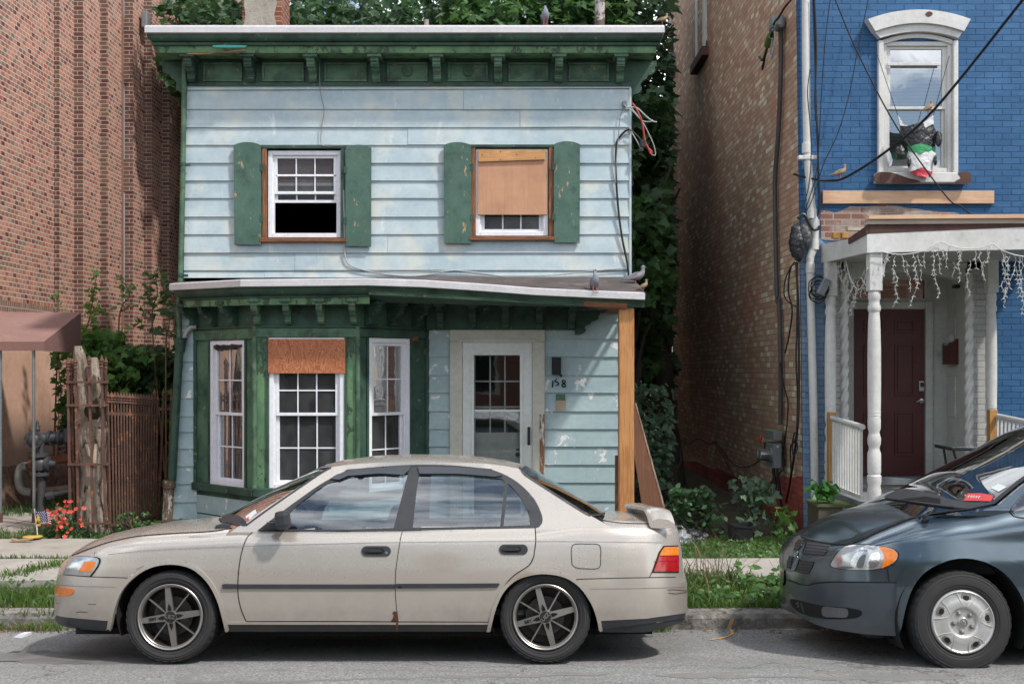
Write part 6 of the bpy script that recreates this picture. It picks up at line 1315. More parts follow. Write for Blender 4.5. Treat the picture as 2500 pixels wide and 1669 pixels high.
fw_ = BY - .16
cable('sparrow_cable', 'thick black cable sweeping past the upstairs window with sparrows on it', [P((2540, -55), 10.6), P((2497, 0), 10.8), P((2284, 264), 12.0), P((2166, 368), 12.7), P((2067, 432), 13.2), P((2027, 441), 13.35), P((1985, 437), 13.4), P((1937, 425), 13.5)], .014, CABLE, None, 8)
cable('thin_cable', 'thin cable crossing the upstairs window down to the porch roof', [P(zC(920,-25), 12.9), P(zC(1045,270), 12.9), P(zC(1250,660), 12.9), P(zC(1500,1010), 12.95), P(zC(1570,1060), 12.98), P(zC(1632,1108), 13.0)], .008)
for k, (L, lab) in enumerate((([(815,-20),(826,300),(830,500),(845,900),(850,1060),(838,1120)], 'black cable hanging just right of the white downpipe'), ([(822,-20),(833,260),(826,520),(840,700),(842,900),(846,1090)], 'second black cable hanging tight against its twin by the white downpipe'), ([(907,-20),(880,200),(860,480),(845,760),(825,930),(775,1090)], 'thin cable slanting from the top to the taped bundle'), ([(1105,-20),(1045,270),(1000,500),(940,700),(870,850),(800,1060),(740,1130)], 'thin cable slanting across the blue brick left of the window'), ([(800,360),(787,480),(800,640),(806,800),(790,980),(740,1130)], 'thin black wire wrapped along the white downpipe'))):
    cable('thin_cable', lab, sz(zC, L, BY - .19 - .01*k), .006 if k > 1 else .011)
sc2 = [([(720,0),(700,40),(690,150),(708,250),(690,380),(668,470)], .010), ([(700,30),(675,90),(668,170),(700,215),(740,230)], .008), ([(728,0),(738,200),(742,400),(742,700),(735,860),(700,1050),(665,1240)], .014), ([(735,0),(733,300),(728,500),(735,700),(728,900),(690,960),(690,1100),(668,1230)], .010), ([(640,500),(660,640),(680,720),(672,850),(650,990),(655,1080)], .009), ([(725,900),(735,960),(715,1000),(700,940),(720,880)], .009), ([(560,930),(548,1000),(500,1045),(440,1060),(390,1040),(350,990),(305,932),(270,940),(215,912),(160,940),(118,915)], .010), ([(300,935),(340,1000),(380,1080),(420,1150),(445,1195)], .008), ([(640,1080),(600,1130),(540,1170),(500,1150),(460,1190)], .012)]
labs = ['black cable bowing out at the brown corner', 'short looped black cable near the corner', 'thick black cable running down the brown corner to the ground', 'paired black cable down the brown corner beside the thick one', 'black wire passing right of the grey conduit', 'small coil of black cable above the meter base', 'black wire sagging across the brown wall to the meter', 'black wire drooping over the red foundation', 'tangle of dark wire under the meter']
for (L, r_), lab in zip(sc2, labs):
    pts = []
    for q in L:
        p_ = zF(*q); pts.append(wallp(p_, .06) if p_[0] < 1936 else P(p_, BY - .09))
    cable('wall_cable', lab, pts, r_)
bw_ = thing('service_drop', 'weathered service-drop clamp with dangling black wire ends on the brown wall', 'cable clamp', wallp(zC(600,220), .1))
for L, r_, m in (([(725,0),(690,40),(660,90),(635,120),(625,170)], .014, CABLE), ([(625,170),(600,240),(575,310),(555,295)], .016, CABLE), ([(620,180),(595,250),(575,345),(570,360)], .014, CABLE), ([(615,190),(590,280),(570,350)], .012, CABLE), ([(640,140),(635,230),(620,300),(612,280),(625,200)], .010, WIREG), ([(660,120),(640,150),(625,160)], .018, GALV)):
    mb = MB(); mb.tube(smooth_pts([wallp(zC(*q), .16) for q in L], 4), r_, 6); part('wire', mb, m, bw_)
mb = MB(); q0, q1 = wallp(zC(618,185), .16), wallp(zC(600,235), .16); mb.tube([q0, q1], .05, 8); part('tape', mb, basic('green_tape', (.10,.16,.04), None, 5, .6), bw_)
tp = thing('taped_bundle', 'torn black tarpaulin bundle taped to the white downpipe elbow', 'bundle', P(zC(760,1240), BY-.2))
part('tarpaulin', bag('t', '', P(zC(735,1250), BY-.16), .12, (.75,.8,1.9), None, 8), BAGM, tp); part('foil_wrap', bag('f', '', P(zC(778,1200), BY-.2), .085, (.9,.7,1.8), None, 9), basic('torn_grey_plastic', (.16,.16,.165), (.05,.05,.055), 8, .3, 0, 1, 20, spec=.6, bdist=.03), tp)
mb = MB(); mb.tube(smooth_pts(sz(zC, [(735,1130),(770,1110),(810,1180),(840,1185),(850,1170)], BY-.25), 4), .02, 6); part('strap', mb, BLACK, tp)
tr = thing('transformer', 'small grey light-string transformer box in a coil of black cable by the porch', 'transformer', P(zF(870,125), BY-.3))
mb = MB(); mb.bevbox(-.045, .045, -.04, .04, -.1, .1, .01, Matrix.Translation(P(zJ(290,910), BY-.3)) @ Matrix.Rotation(R(26), 4, 'Y')); part('box', mb, GALV, tr)
r = random.Random(61)
for k in range(5):
    c_ = P(zJ(240 + r.uniform(-30, 30), 910 + r.uniform(-60, 70)), BY-.28); mb = MB(); a0 = r.uniform(.08, .13); mb.tube([c_ + Vector((math.cos(t_)*a0*r.uniform(.9,1.1), .03*math.sin(2*t_), math.sin(t_)*a0*1.1*r.uniform(.9,1.1))) for t_ in np.linspace(0, 6.2, 26)], .007, 6); part('cable_loop', mb, CABLE, tr)
# ================================================================ icicle lights
IC = basic('white_light_wire', (.66,.66,.62), None, 5, .5, 0, 0)
il = thing('icicle_lights', 'strings of white icicle lights hanging from the white porch beam', 'string lights', P(zJ(1400,520), PY-.03)); LY = PY - .03
mb = MB(); mb.tube(smooth_pts([P(zJ(*q), LY) for q in ((810,560),(850,545),(950,570),(1080,582),(1250,560),(1380,500),(1475,455),(1560,490),(1700,520),(1850,520),(1940,490),(1995,475),(2070,530),(2180,575),(2290,600),(2420,610),(2600,590))], 5), .005, 6); part('lead_wire', mb, IC, il)
def strand(x, y0, y1, seed, Y=LY, wob=26):
    r = random.Random(seed); n = max(3, int((y1-y0)/42)); pts = [(x, y0)]; mb = MB()
    for k in range(1, n+1): pts.append((pts[-1][0] + r.uniform(-wob, wob), y0 + (y1-y0)*k/n))
    P3 = [P(zJ(*q), Y + r.uniform(-.02, .02)) for q in pts]; mb.tube(smooth_pts(P3, 3), .0024, 5)
    for q in P3[1:]:
        for s in (-1, 1):
            if r.random() < .7: mb.tube([q, q + Vector((s*r.uniform(.012, .024), r.uniform(-.01, .01), -r.uniform(.004, .022)))], [.0034, .0026], 5)
    part('light_strand', mb, IC, il)
for k, (x, a, b) in enumerate(((890,560,800),(930,570,640),(1015,600,860),(1075,585,750),(985,720,1100),(1120,640,960),(1190,565,860),(1255,545,830),(1230,690,1090),(1315,550,700),(1380,500,780),(1440,480,770),(1405,690,1010),(1510,520,620),(1560,490,700),(1600,660,800),(1640,510,850),(1690,540,660),(1765,640,990),(1810,530,720),(1870,520,800),(1915,640,830),(1945,510,660),(2000,480,650),(2080,545,1030),(2110,560,780),(2140,640,1100),(2170,600,1000),(2210,590,920),(2230,700,1170),(2270,610,960),(2300,610,1000))): strand(x, a, b, 100+k, LY, 24)
# those draped along the side beam
for k in range(20):
    s = (k+.5)/20; x = 360 + 375*s; y0 = 590 + (60 if s < .4 else 60 + 200*math.sin((s-.4)/.6*3.1)); L = [330, 200, 280, 150, 260][k % 5]*(.8 + .7*s*(s < .75)); strand(x, y0, y0 + L, 200+k, BY - .25 - 1.45*s, 30)
mb = MB(); mb.tube(smooth_pts([P(zJ(360,600), BY-.25), P(zJ(440,590), 13.0), P(zJ(505,620), 12.8), P(zJ(560,820), 12.5), P(zJ(640,935), 12.3), P(zJ(700,860), 12.0), P(zJ(735,720), 11.85)], 5), .006, 6); part('lead_wire', mb, IC, il)
# ================================================================ plastic bags hanging in the upstairs window
hb = thing('hanging_bag', 'knotted white, black, green and red plastic bags strung across the upstairs window', 'plastic bags', P(zC(1370,750), BY-.2)); WY = BY - .22
def band(rows, mat, seed, nm, d=.07):
    mb = MB(); R_ = []
    for (y, a, b) in rows:
        row = []
        for k in range(20):
            u = 6.2832*k/20; cx_, hw_ = (a+b)/2, (b-a)/2; q = zC(cx_ + hw_*math.cos(u), y + 8*math.sin(3*u + y*.05)); n_ = .3*noise.noise(Vector((math.cos(u)*2.4, math.sin(u)*2.4, y*.03 + seed)))
            row.append(P(q, WY - d*math.sin(u)*(1 + n_)*.9))
        R_.append(row)
    mb.grid(R_, True, True); part(nm, mb, mat, hb)
BW = basic('white_plastic_bag', (.72,.72,.70), (.6,.6,.6), 6, .4, 0, .8, 14, bdist=.03); BG = basic('green_plastic_bag', (.05,.36,.14), None, 6, .4, 0, .8, 14, bdist=.03); BR = basic('red_plastic_bag', (.62,.06,.09), None, 6, .4, 0, .8, 14, bdist=.03)
band([(645,1262,1440),(690,1268,1458),(725,1290,1450),(758,1305,1448)], BAGM, 1, 'black_plastic'); band([(752,1300,1450),(770,1303,1450),(790,1308,1446)], BG, 2, 'green_plastic', .075)
band([(784,1308,1450),(820,1300,1452),(850,1304,1440),(880,1312,1434)], BW, 3, 'white_plastic', .075); band([(872,1310,1434),(890,1318,1434),(905,1340,1425),(912,1395,1415)], BR, 4, 'red_plastic', .065)
for q, s, sd in (((1268,790),(.75,.6,1.1), 5), ((1465,720),(.55,.5,1.3), 6), ((1448,830),(.3,.35,.8), 7), ((1312,835),(.3,.3,.9), 8)):
    part('black_lobe', bag('l', '', P(zC(*q), WY-.05), .07, s, None, sd, 24), BAGM, hb)
for L in (((1256,596),(1285,645),(1330,655),(1268,650)), ((1438,596),(1440,640),(1400,660),(1370,650))): mb = MB(); mb.prism([P(zC(*q), WY-.05) for q in L], (0, .012, 0)); part('tied_corner', mb, BW, hb)
for L in (((1148,285),(1200,440),(1255,598)), ((1520,290),(1480,440),(1438,598))): mb = MB(); mb.tube(smooth_pts(sz(zC, L, WY), 3), .004, 5); part('cord', mb, CABLE, hb)
# ================================================================ birds
PG, PGD, PGN = basic('pigeon_grey', (.26,.27,.31), (.18,.185,.22), 14, .7, 0, .1), basic('pigeon_wing', (.15,.145,.15), (.24,.24,.25), 22, .7, 0, .1), basic('pigeon_neck', (.20,.185,.26), (.14,.19,.2), 18, .45, 0, .05)
SPB, SPW = basic('sparrow_body', (.36,.27,.17), (.26,.18,.11), 20, .8, 0, .1), basic('sparrow_wing', (.17,.11,.065), (.34,.24,.14), 34, .8, 0, .1)
LEG = basic('pink_bird_leg', (.42,.16,.14), None, 5, .6, 0, 0)
def bird(name, label, cat, loc, rz, s, mats, pitch=0, hturn=0, group=None, lift=0):
    """local +x is forward; origin at the feet"""
    t_ = local_thing(name, label, cat, loc, group, (0, 0, rz)); cp, spn = math.cos(pitch), math.sin(pitch)
    def tf(x, y, z): return Vector((x*cp - z*spn, y, x*spn + z*cp + .36))*s
    st_ = [(-.62,.02,.012,.02),(-.45,.03,.05,.025),(-.30,.045,.10,.06),(-.15,.06,.15,.115),(0,.06,.175,.155),(.14,.075,.165,.155),(.24,.12,.13,.125),(.30,.19,.09,.095),(.325,.27,.07,.075),(.335,.33,.068,.07),(.35,.385,.062,.055),(.36,.42,.03,.02)]
    cen = smooth_pts([(a, 0, b) for a, b, c_, d_ in st_], 3); ra = smooth_pts([(c_, d_, 0) for a, b, c_, d_ in st_], 3); mb = MB(); rows = []
    for i, q in enumerate(cen):
        tn = (cen[min(i+1, len(cen)-1)] - cen[max(0, i-1)]).normalized(); up = Vector((-tn.z, 0, tn.x)); rows.append([tf(*(q + Vector((0,1,0))*ra[i].x*math.cos(a) + up*ra[i].y*math.sin(a))) for a in np.linspace(0, 6.2832, 15)[:-1]])
    rows = [[rows[0][0].lerp(rows[0][7], .5)]*14] + rows + [[rows[-1][0].lerp(rows[-1][7], .5)]*14]; mb.grid(rows, True, True); body = part('body', mb, mats[0], t_)
    for sd in (-1, 1):
        W = [(.20,.10,.16),(.05,.17,.19),(-.2,.13,.13),(-.55,.035,.035),(-.35,.10,-.02),(-.1,.165,-.02),(.12,.155,.03)]
        mb = MB(); vs = [tf(x, sd*(y+.012), z) for x, y, z in W]; c_ = tf(-.08, sd*.19, .08); mb.add(vs + [c_], [(i, (i+1) % 7, 7) for i in range(7)], True); part('wing', mb, mats[1], body)
        mb = MB(); mb.tube([tf(-.02, sd*.07, -.1), Vector((.0, sd*.07*s, .12*s)), Vector((.02*s, sd*.07*s, .012*s))], [.03*s, .02*s, .014*s], 6)
        for a in (-.5, 0, .5): mb.tube([Vector((.02*s, sd*.07*s, .012*s)), Vector((.02*s + .11*s*math.cos(a), sd*.07*s + .11*s*math.sin(a), .006*s))], .011*s, 5)
        part('leg', mb, LEG, body)
    H = Matrix.Translation(tf(.34, 0, .36)) @ Matrix.Rotation(hturn, 4, 'Z') @ Matrix.Rotation(-pitch*.8, 4, 'Y')
    mb = MB(); mb.ball(H @ Vector((.01*s, 0, .01*s)), .078*s, (1.12, .9, .95), 12); hd = part('head', mb, mats[2], body)
    mb = MB(); mb.tube([H @ Vector((.07*s, 0, .0)), H @ Vector((.13*s, 0, -.015*s)), H @ Vector((.165*s, 0, -.03*s))], [.026*s, .018*s, .003*s], 6); part('beak', mb, BLACK, hd)
    for sd in (-1, 1): mb = MB(); mb.ball(H @ Vector((.035*s, sd*.064*s, .022*s)), .014*s, (1,.7,1), 8); part('eye', mb, basic('bird_eye', (.25,.07,.02), None, 4, .2, 0, 0), hd)
    return t_
pm_ = (PG, PGD, PGN); sm_ = (SPB, SPW, SPB)
bird('pigeon', 'grey pigeon perched upright on the top roof edge', 'pigeon', P(zP(425,330), Yc+.04), R(-80), .25, pm_, R(52), R(75))
bird('pigeon', 'grey pigeon facing the street on the porch roof edge', 'pigeon', P(zQ(272,592), 12.25), R(-75), .26, pm_, R(50), R(20))
bird('pigeon', 'speckled dark pigeon seen side-on at the porch roof end', 'pigeon', P(zQ(790,532), 12.7), R(0), .29, (PGD, PGD, PGN), R(8), R(10))
bird('sparrow', 'buff sparrow at the right end of the porch roof edge', 'sparrow', P(zQ(890,590), 12.35), R(-12), .155, sm_, R(20), R(10))
bird('sparrow', 'streaky sparrow on the right end of the top roof edge', 'sparrow', P(zP(1915,328), Yc+.03), R(-10), .165, sm_, R(5), R(0))
bird('sparrow', 'sparrow low on the thick cable left of the upstairs window', 'sparrow', P(zC(955,930), 13.3), R(0), .21, sm_, R(12), R(0))
bird('sparrow', 'sparrow on the thick cable in front of the upstairs window', 'sparrow', P(zC(1412,592), 12.3), R(5), .17, sm_, R(18), R(0))
# litter
mb = MB(); mb.prism([P(zG(*q), 7.95) for q in ((85,1268),(110,1252),(160,1250),(162,1265),(130,1274))], (0, .12, -.008)); solo('paper_scrap', mb, VINYL, 'crumpled white paper scrap on the road at far left', 'litter')
mb = MB(); r = random.Random(71); leaves(mb, [(Vector((X_(1858, 9.75), 9.7, .05)), .09)], OVAL, .8, 0, r); solo('dead_leaf', mb, BONE, 'pale dead leaf lying in the verge grass between the cars', 'leaf', None, False)
# ================================================================ vehicles: shared tools
class CarFrame:
    def __init__(s, x, y, z, th):
        s.M = Matrix.Translation((x, y, z)) @ Matrix.Rotation(-th, 4, 'X'); s.I = s.M.inverted(); s.o = s.I @ Vector((0, 0, EYE)); s.R3 = s.I.to_3x3()
    def ray(s, p): return (s.R3 @ Vector(((p[0]-CX)/FPX, 1, -(p[1]-CY)/FPX))).normalized()
    def Q(s, p, yl): d = s.ray(p); return s.o + d*((yl - s.o.y)/d.y)
    def px(s, v): w_ = s.M @ Vector(v); return (CX + w_.x*FPX/w_.y, CY - (w_.z - EYE)*FPX/w_.y)
def shrink(poly, d):
    n = len(poly); A_ = sum(poly[i][0]*poly[(i+1) % n][1] - poly[(i+1) % n][0]*poly[i][1] for i in range(n)); s = 1 if A_ > 0 else -1; out = []
    for i in range(n):
        a = (Vector(poly[i]) - Vector(poly[i-1])).normalized(); b = (Vector(poly[(i+1) % n]) - Vector(poly[i])).normalized(); nn = Vector((-a.y-b.y, a.x+b.x)); nn = nn.normalized() if nn.length > 1e-4 else Vector((-a.y, a.x))
        out.append(tuple(Vector(poly[i]) + nn*d*s))
    return out
LIMD = .25
def decal(cf, bvh, outer, off=.004, step=9, holes=(), thick=.006, inner=None):
    """a panel cut to an outline and laid on the body surface; returns the mesh builder"""
    loops = [dens(outer, step)] + [dens(h, step) for h in holes]; vs = []; es = []
    for L in loops:
        b = len(vs); vs += L; es += [(b+i, b+(i+1) % len(L)) for i in range(len(L))]
    xs = [q[0] for q in loops[0]]; ys = [q[1] for q in loops[0]]; y = min(ys) + step*.6
    while y < max(ys):
        x = min(xs) + step*.5
        while x < max(xs):
            if pin(x, y, loops[0]) and not any(pin(x, y, h) for h in loops[1:]): vs.append((x, y))
            x += step
        y += step
    V_, E_, F_, *_r = delaunay_2d_cdt([Vector(q).to_2d() for q in vs], es, [], 0, .01)
    P3 = []
    for q in V_:
        d = cf.ray(q); loc, n, i, dist = bvh.ray_cast(cf.o, d)
        if loc is None: P3.append(None); continue
        if n.dot(d) > 0: n = -n
        P3.append((loc, n))
    fs = []
    for f in F_:
        c = sum((V_[i] for i in f), Vector((0, 0)))/len(f)
        if pin(c.x, c.y, loops[0]) and not any(pin(c.x, c.y, h) for h in loops[1:]) and all(P3[i] for i in f):
            if max((P3[a][0] - P3[b][0]).length for a in f for b in f) < LIMD: fs.append(tuple(f))
    used = sorted({i for f in fs for i in f}); mp_ = {i: k for k, i in enumerate(used)}
    offv = (lambda q: off(q)) if callable(off) else (lambda q: off)
    mb = MB(); mb.add([P3[i][0] + P3[i][1]*offv(V_[i]) for i in used], [tuple(mp_[i] for i in f) for f in fs], True)
    if thick:
        cnt = {}
        for f in fs:
            for a, b in zip(f, f[1:] + f[:1]): cnt[(a, b)] = 1
        for (a, b) in list(cnt):
            if (b, a) not in cnt:
                pa, pb = mb.v[mp_[a]], mb.v[mp_[b]]; mb.add([pa, pb, Vector(pb) - P3[b][1]*thick, Vector(pa) - P3[a][1]*thick], [(0, 1, 2, 3)])
    return mb
def seam(cf, bvh, pts, hw=1.2, off=.0045, step=8, closed=False, mb=None):
    """thin strip along a line on the body"""
    P_ = [Vector(q).to_2d() for q in pts]; D = []
    if closed: P_.append(P_[0])
    for a, b in zip(P_, P_[1:]):
        k = max(1, int((b-a).length/step)); D += [a.lerp(b, j/k) for j in range(k)]
    D.append(P_[-1]); rows = []; mb = mb or MB()
    for i, q in enumerate(D):
        t_ = (D[min(i+1, len(D)-1)] - D[max(i-1, 0)]).normalized(); n = Vector((-t_.y, t_.x)); pr = []
        for s in (-1, 0, 1):
            d = cf.ray(q + n*hw*s); loc, nn, k, dist = bvh.ray_cast(cf.o, d)
            if loc is None: pr = None; break
            if nn.dot(d) > 0: nn = -nn
            pr.append(loc + nn*off)
        if pr: rows.append(pr)
        elif len(rows) > 1: mb.grid(rows, True); rows = []
    if len(rows) > 1: mb.grid(rows, True)
    return mb
def bvh_of(*mbs):
    vs, fs = [], []
    for m in mbs: b = len(vs); vs += m.v; fs += [tuple(i+b for i in f) for f in m.f]
    return BVHTree.FromPolygons([Vector(q) for q in vs], fs)
def mirror_mb(mb, yc): m = MB(); m.v = [(q[0], 2*yc - q[1], q[2]) for q in map(tuple, mb.v)]; m.f = [tuple(reversed(f)) for f in mb.f]; m.sm = list(mb.sm); return m
def loft_ring(x, half, zs, edge, top, yc, tn, tp=2.2, tx=None):
    """half(z)->half width; side points then crowned top; full ring near->far"""
    side = [(half(z), z) for z in zs]; h, z0 = half(edge), edge; tops = [(h*(1-t_), z0 + (top-z0)*(1-(1-t_)**tp), t_) for t_ in [(k+1)/tn for k in range(tn)]]
    near = [Vector((x, yc - a, z)) for a, z in side] + [Vector((x + (tx(t_) if tx else 0), yc - a, z)) for a, z, t_ in tops]
    far = [Vector((q.x, 2*yc - q.y, q.z)) for q in near[-2::-1]]
    return near + far
RUB = basic('tyre_rubber', (.020,.020,.021), (.030,.029,.029), 6, .8, 0, .25, 60, dirt=(.05,.047,.044), dth=.62, dscale=4, bdist=.003)
def wheel_tyre(name, par, r, w_, rim, loc, nb=72):
    """tyre with shoulder blocks; axis along y, outer face at y=0"""
    wl_ = local_thing(name, None, None, loc) if False else None
    mb = MB(); pr = [(rim*.98, .022), (rim*1.03, .010), (rim*1.06, .006), (rim*1.10, .002), (rim*1.12, .004), (rim*1.16, -.002), (r*.86, -.004), (r*.885, -.0005), (r*.90, -.002), (r*.945, .006), (r*.955, .003), (r*.985, .022), (r, .045), (r, .06), (r*.985, .064), (r*.985, .069), (r, .073), (r, w_/2-.004), (r*.985, w_/2), (r*.985, w_/2+.005), (r, w_/2+.009), (r, w_-.045), (r*.98, w_-.018), (r*.9, w_), (rim*1.1, w_), (rim*.98, w_-.02)]
    n = nb*2; vs = []
    for (q, h) in pr:
        for k in range(n):
            a = 2*math.pi*k/n; g = .004 if (k % 4 == 0 and r*.95 < q and h < w_*.4) else 0
            qq = q - g; zf = -qq*math.sin(a) if False else qq*math.sin(a)
            if zf < -r + .012: zf = -r + .004 + (zf + r)*.5          # flattened on the road
            vs.append(Vector((loc[0] + qq*math.cos(a), loc[1] + h, loc[2] + zf)))
    m = len(pr); mb.add(vs, [(i*n+k, i*n+(k+1) % n, (i+1)*n+(k+1) % n, (i+1)*n+k) for i in range(m-1) for k in range(n)], True)
    return part(name, mb, RUB, par, None, True, 28)
def carpaint(name, c, c2, metal, rough, dirt, dl, extra=None):
    t = NT(name); v = t.co(); col = t.mix(t.ramp(t.noise(v, 2.2, 5, .6), [(.35, 0), (.7, .35)]), c, c2)
    sx = t.n('ShaderNodeSeparateXYZ'); t.setv(sx.inputs[0], v)
    low = t.ramp(sx.outputs[2], [(.10, 1), (dl, 0)]); dn = t.ramp(t.noise(v, 5, 7, .7), [(.35, .15), (.7, 1)])
    dm = t.math('MULTIPLY', t.math('MULTIPLY', low, dn), .75); col = t.mix(dm, col, dirt)
    sp_ = t.ramp(t.noise(v, 70, 2, .5), [(.72, 0), (.80, .10)]); col = t.mix(sp_, col, dirt)
    for (loc, sc, cc, am) in (extra or []):
        mp2 = t.n('ShaderNodeMapping', vector_type='TEXTURE'); t.setv(mp2.inputs[0], v); mp2.inputs['Location'].default_value = loc; mp2.inputs['Scale'].default_value = sc
        g = t.n('ShaderNodeTexGradient', gradient_type='SPHERICAL'); t.setv(g.inputs[0], mp2.outputs[0])
        col = t.mix(t.math('MULTIPLY', t.ramp(t.math('MULTIPLY', g.outputs['Fac'], t.math('ADD', t.noise(v, 22, 5), .35)), [(.06, 0), (.4, 1)]), am), col, cc)
    rg = t.math('ADD', t.math('MULTIPLY', t.noise(v, 9, 5), .10), t.math('ADD', t.math('MULTIPLY', dm, .4), rough))
    b = t.bsdf(col, rg, metal, t.bump(t.noise(v, 3.5, 2), .03, .01), .5, .55); b.inputs['Coat Roughness'].default_value = .10
    return t.m
TRIM = basic('black_car_trim', (.022,.023,.026), (.036,.037,.04), 9, .5, 0, .08, 60)
SEAMM = basic('dark_panel_gap', (.006,.006,.006), None, 5, .8, 0, 0)
WELL = basic('wheel_well', (.008,.008,.008), None, 5, .95, 0, 0)
AMBER = basic('amber_lens', (.85,.24,.02), (.65,.15,.01), 40, .15, 0, .1, 80, coat=.6); REDL = basic('red_lens', (.42,.008,.012), (.30,.005,.01), 40, .15, 0, .1, 80, coat=.6)
LENS = basic('clear_headlamp_lens', (.52,.53,.53), (.36,.37,.38), 5, .12, .55, .15, 30, coat=.9)
CGLASS = glass('car_glass', (.55,.65,.66), .13, .008)
CABIN = basic('dark_cabin', (.035,.036,.04), (.02,.021,.024), 6, .85, 0, .2)
SEATM = basic('grey_seat_cloth', (.06,.065,.085), (.04,.045,.06), 10, .9, 0, .3, 60)
STICK = basic('white_sticker', (.62,.64,.62), (.5,.52,.5), 30, .6, 0, 0); PINK = basic('red_sticker', (.55,.06,.06), None, 5, .6, 0, 0)
# ================================================================ beige sedan
TH = .09
CF = CarFrame(-1.0126, 7.5, 0, TH); YC = .8425
car = local_thing('parked_sedan', 'champagne beige four-door sedan with rear spoiler parked at the kerb', 'car', (-1.0126, 7.5, 0), None, (-TH, 0, 0))
BEIGE = carpaint('champagne_paint', (.495,.448,.395), (.45,.405,.355), .5, .22, (.25,.205,.155), .62, [((.55, .02, .655), (.20, .3, .085), (.40,.345,.27), .5), ((1.10, .0, .50), (.12, .3, .12), (.34,.22,.12), .6)])
S_zt = ([-2.22,-2.205,-2.15,-2.115,-2.09,-2.05,-1.95,-1.842,-1.673,-1.447,-1.22,-1.1,-.8,1.3,1.54,1.692,1.875,2.058,2.12,2.165,2.18,2.19,2.21,2.245,2.257], [.46,.525,.57,.60,.665,.72,.775,.814,.853,.893,.915,.925,.92,.93,.95,.957,.961,.953,.935,.89,.77,.60,.55,.50,.44])
S_ze = ([-2.22,-2.15,-2.09,-2.0,-1.916,-1.678,-1.469,-1.26,-1.05,-.946,-.80,-.6,1.163,1.45,1.62,1.96,2.09,2.15,2.175,2.19,2.21,2.257], [.45,.54,.62,.66,.70,.783,.822,.837,.847,.858,.868,.862,.885,.925,.925,.905,.893,.86,.75,.585,.54,.435])
S_zb = ([-2.22,-2.205,-2.17,-2.0,-1.6,1.5,1.9,2.195,2.24,2.257], [.40,.28,.22,.205,.20,.20,.19,.235,.30,.40])
DYz = ([.15,.2,.25,.35,.45,.50,.60,.70,.78,.85,.95], [.085,.055,.032,.010,.001,0,.002,.012,.022,.042,.075])
def plan(x, xf, lf, pf_, xr_2, lr, pr_):
    k = 1
    if x < xf + lf: k = min(k, max(0, 1 - (1 - (x-xf)/lf)**pf_)**(1/pf_))
    if x > xr_2 - lr: k = min(k, max(0, 1 - (1 - (xr_2-x)/lr)**pr_)**(1/pr_))
    return k
def s_half(x):
    k = plan(x, -2.221, .85, 2.35, 2.258, .70, 2.8); ze = interp(*S_ze, x)
    def h(z):
        e = .05*max(0, 1 - (ze - z)/.075)**2
        return max(.002, YC*k - (interp(*DYz, z) + e)*k)
    return h
xs = np.unique(np.concatenate([-2.221 + np.linspace(0, 1, 26)**2*.35, np.linspace(-1.87, 1.95, 150), 2.258 - np.linspace(0, 1, 26)**2*.31])); rings = []
NS, NTP = 30, 14
for x in xs:
    zb_2, ze, zt_2 = interp(*S_zb, x), interp(*S_ze, x), interp(*S_zt, x); ze = min(ze, zt_2)
    rings.append(loft_ring(x, s_half(x), np.linspace(zb_2, ze, NS), ze, zt_2, YC, NTP, 2.4))
body = MB(); body.grid(rings, True)
# greenhouse
G_zt = ([-1.13,-1.084,-.902,-.675,-.503,-.343,-.193,.038,.303,.557,.787,.96,1.11,1.306,1.535,1.66,1.72], [.905,.927,1.026,1.146,1.226,1.303,1.339,1.370,1.378,1.376,1.361,1.335,1.301,1.192,1.049,.965,.93])
G_ze = ([-1.13,-.80,-.655,-.444,-.286,-.222,-.104,.106,.353,.803,.964,1.061,1.125,1.339,1.541,1.64,1.72], [.66,.888,.993,1.138,1.245,1.28,1.298,1.312,1.317,1.307,1.289,1.269,1.216,1.077,.955,.90,.86])
def g_y(z): return .050 + .205*max(0, (z - .85))/.43 if z < 1.29 else .26
gx = np.unique(np.concatenate([np.linspace(-1.13, -.222, 50), np.linspace(-.222, 1.061, 64), np.linspace(1.061, 1.72, 40)])); grow = []
def g_warp(x):
    a = math.exp(-((x + .222)/.22)**2)*-.12 + math.exp(-((x - 1.061)/.2)**2)*.05
    return lambda t_: a*(1 - (1-t_)**2)
NG, NT2 = 16, 14
for x in gx:
    ze, zt_2 = interp(*G_ze, x), interp(*G_zt, x); wf = g_warp(x)
    zl = np.linspace(.82, max(ze, .822), NG); side = [Vector((x, g_y(z) - .012*math.sin(3.14*min(1, max(0, (z-.85)/.43))), z)) for z in zl]; ye = side[-1].y
    tops = []
    for k in range(1, NT2+1):
        t_ = k/NT2; xx = x + wf(t_); f = 1 - (1-t_)**2.2; z1, z2 = interp(*G_ze, xx), interp(*G_zt, xx); tops.append(Vector((xx, ye + (YC-ye)*t_, (ze + (max(zt_2, ze) - ze)*f) if abs(xx-x) < 1e-6 else (z1 + (max(z2, z1) - z1)*f))))
    near = side + tops; grow.append(near + [Vector((q.x, 2*YC - q.y, q.z)) for q in near[-2::-1]])
gh = MB(); gh.grid(grow, True)
BV = bvh_of(body, gh)
def G(*q): return [zG(x, y) for x, y in q]
def H(*q): return [zH(x, y) for x, y in q]
DLO = sp2(G((1640,592),(1700,545),(1850,432),(2050,292),(2190,218)) + H((0,203),(200,182),(430,170),(650,173),(850,192),(960,217),(1080,282),(1180,380),(1228,470),(1240,530),(1218,566)), 4) + H((1190,573),(700,582),(340,590)) + G((2221,592),(1900,596))
g_f = sp2(G((1800,580),(1852,472),(1960,380),(2080,296),(2165,268)), 4) + H((0,248),(200,234),(330,238),(384,222),(290,574)) + G((2221,583))
g_r = H((452,236),(700,236),(880,250),(985,262),(1000,285),(970,563),(410,571),(436,330))
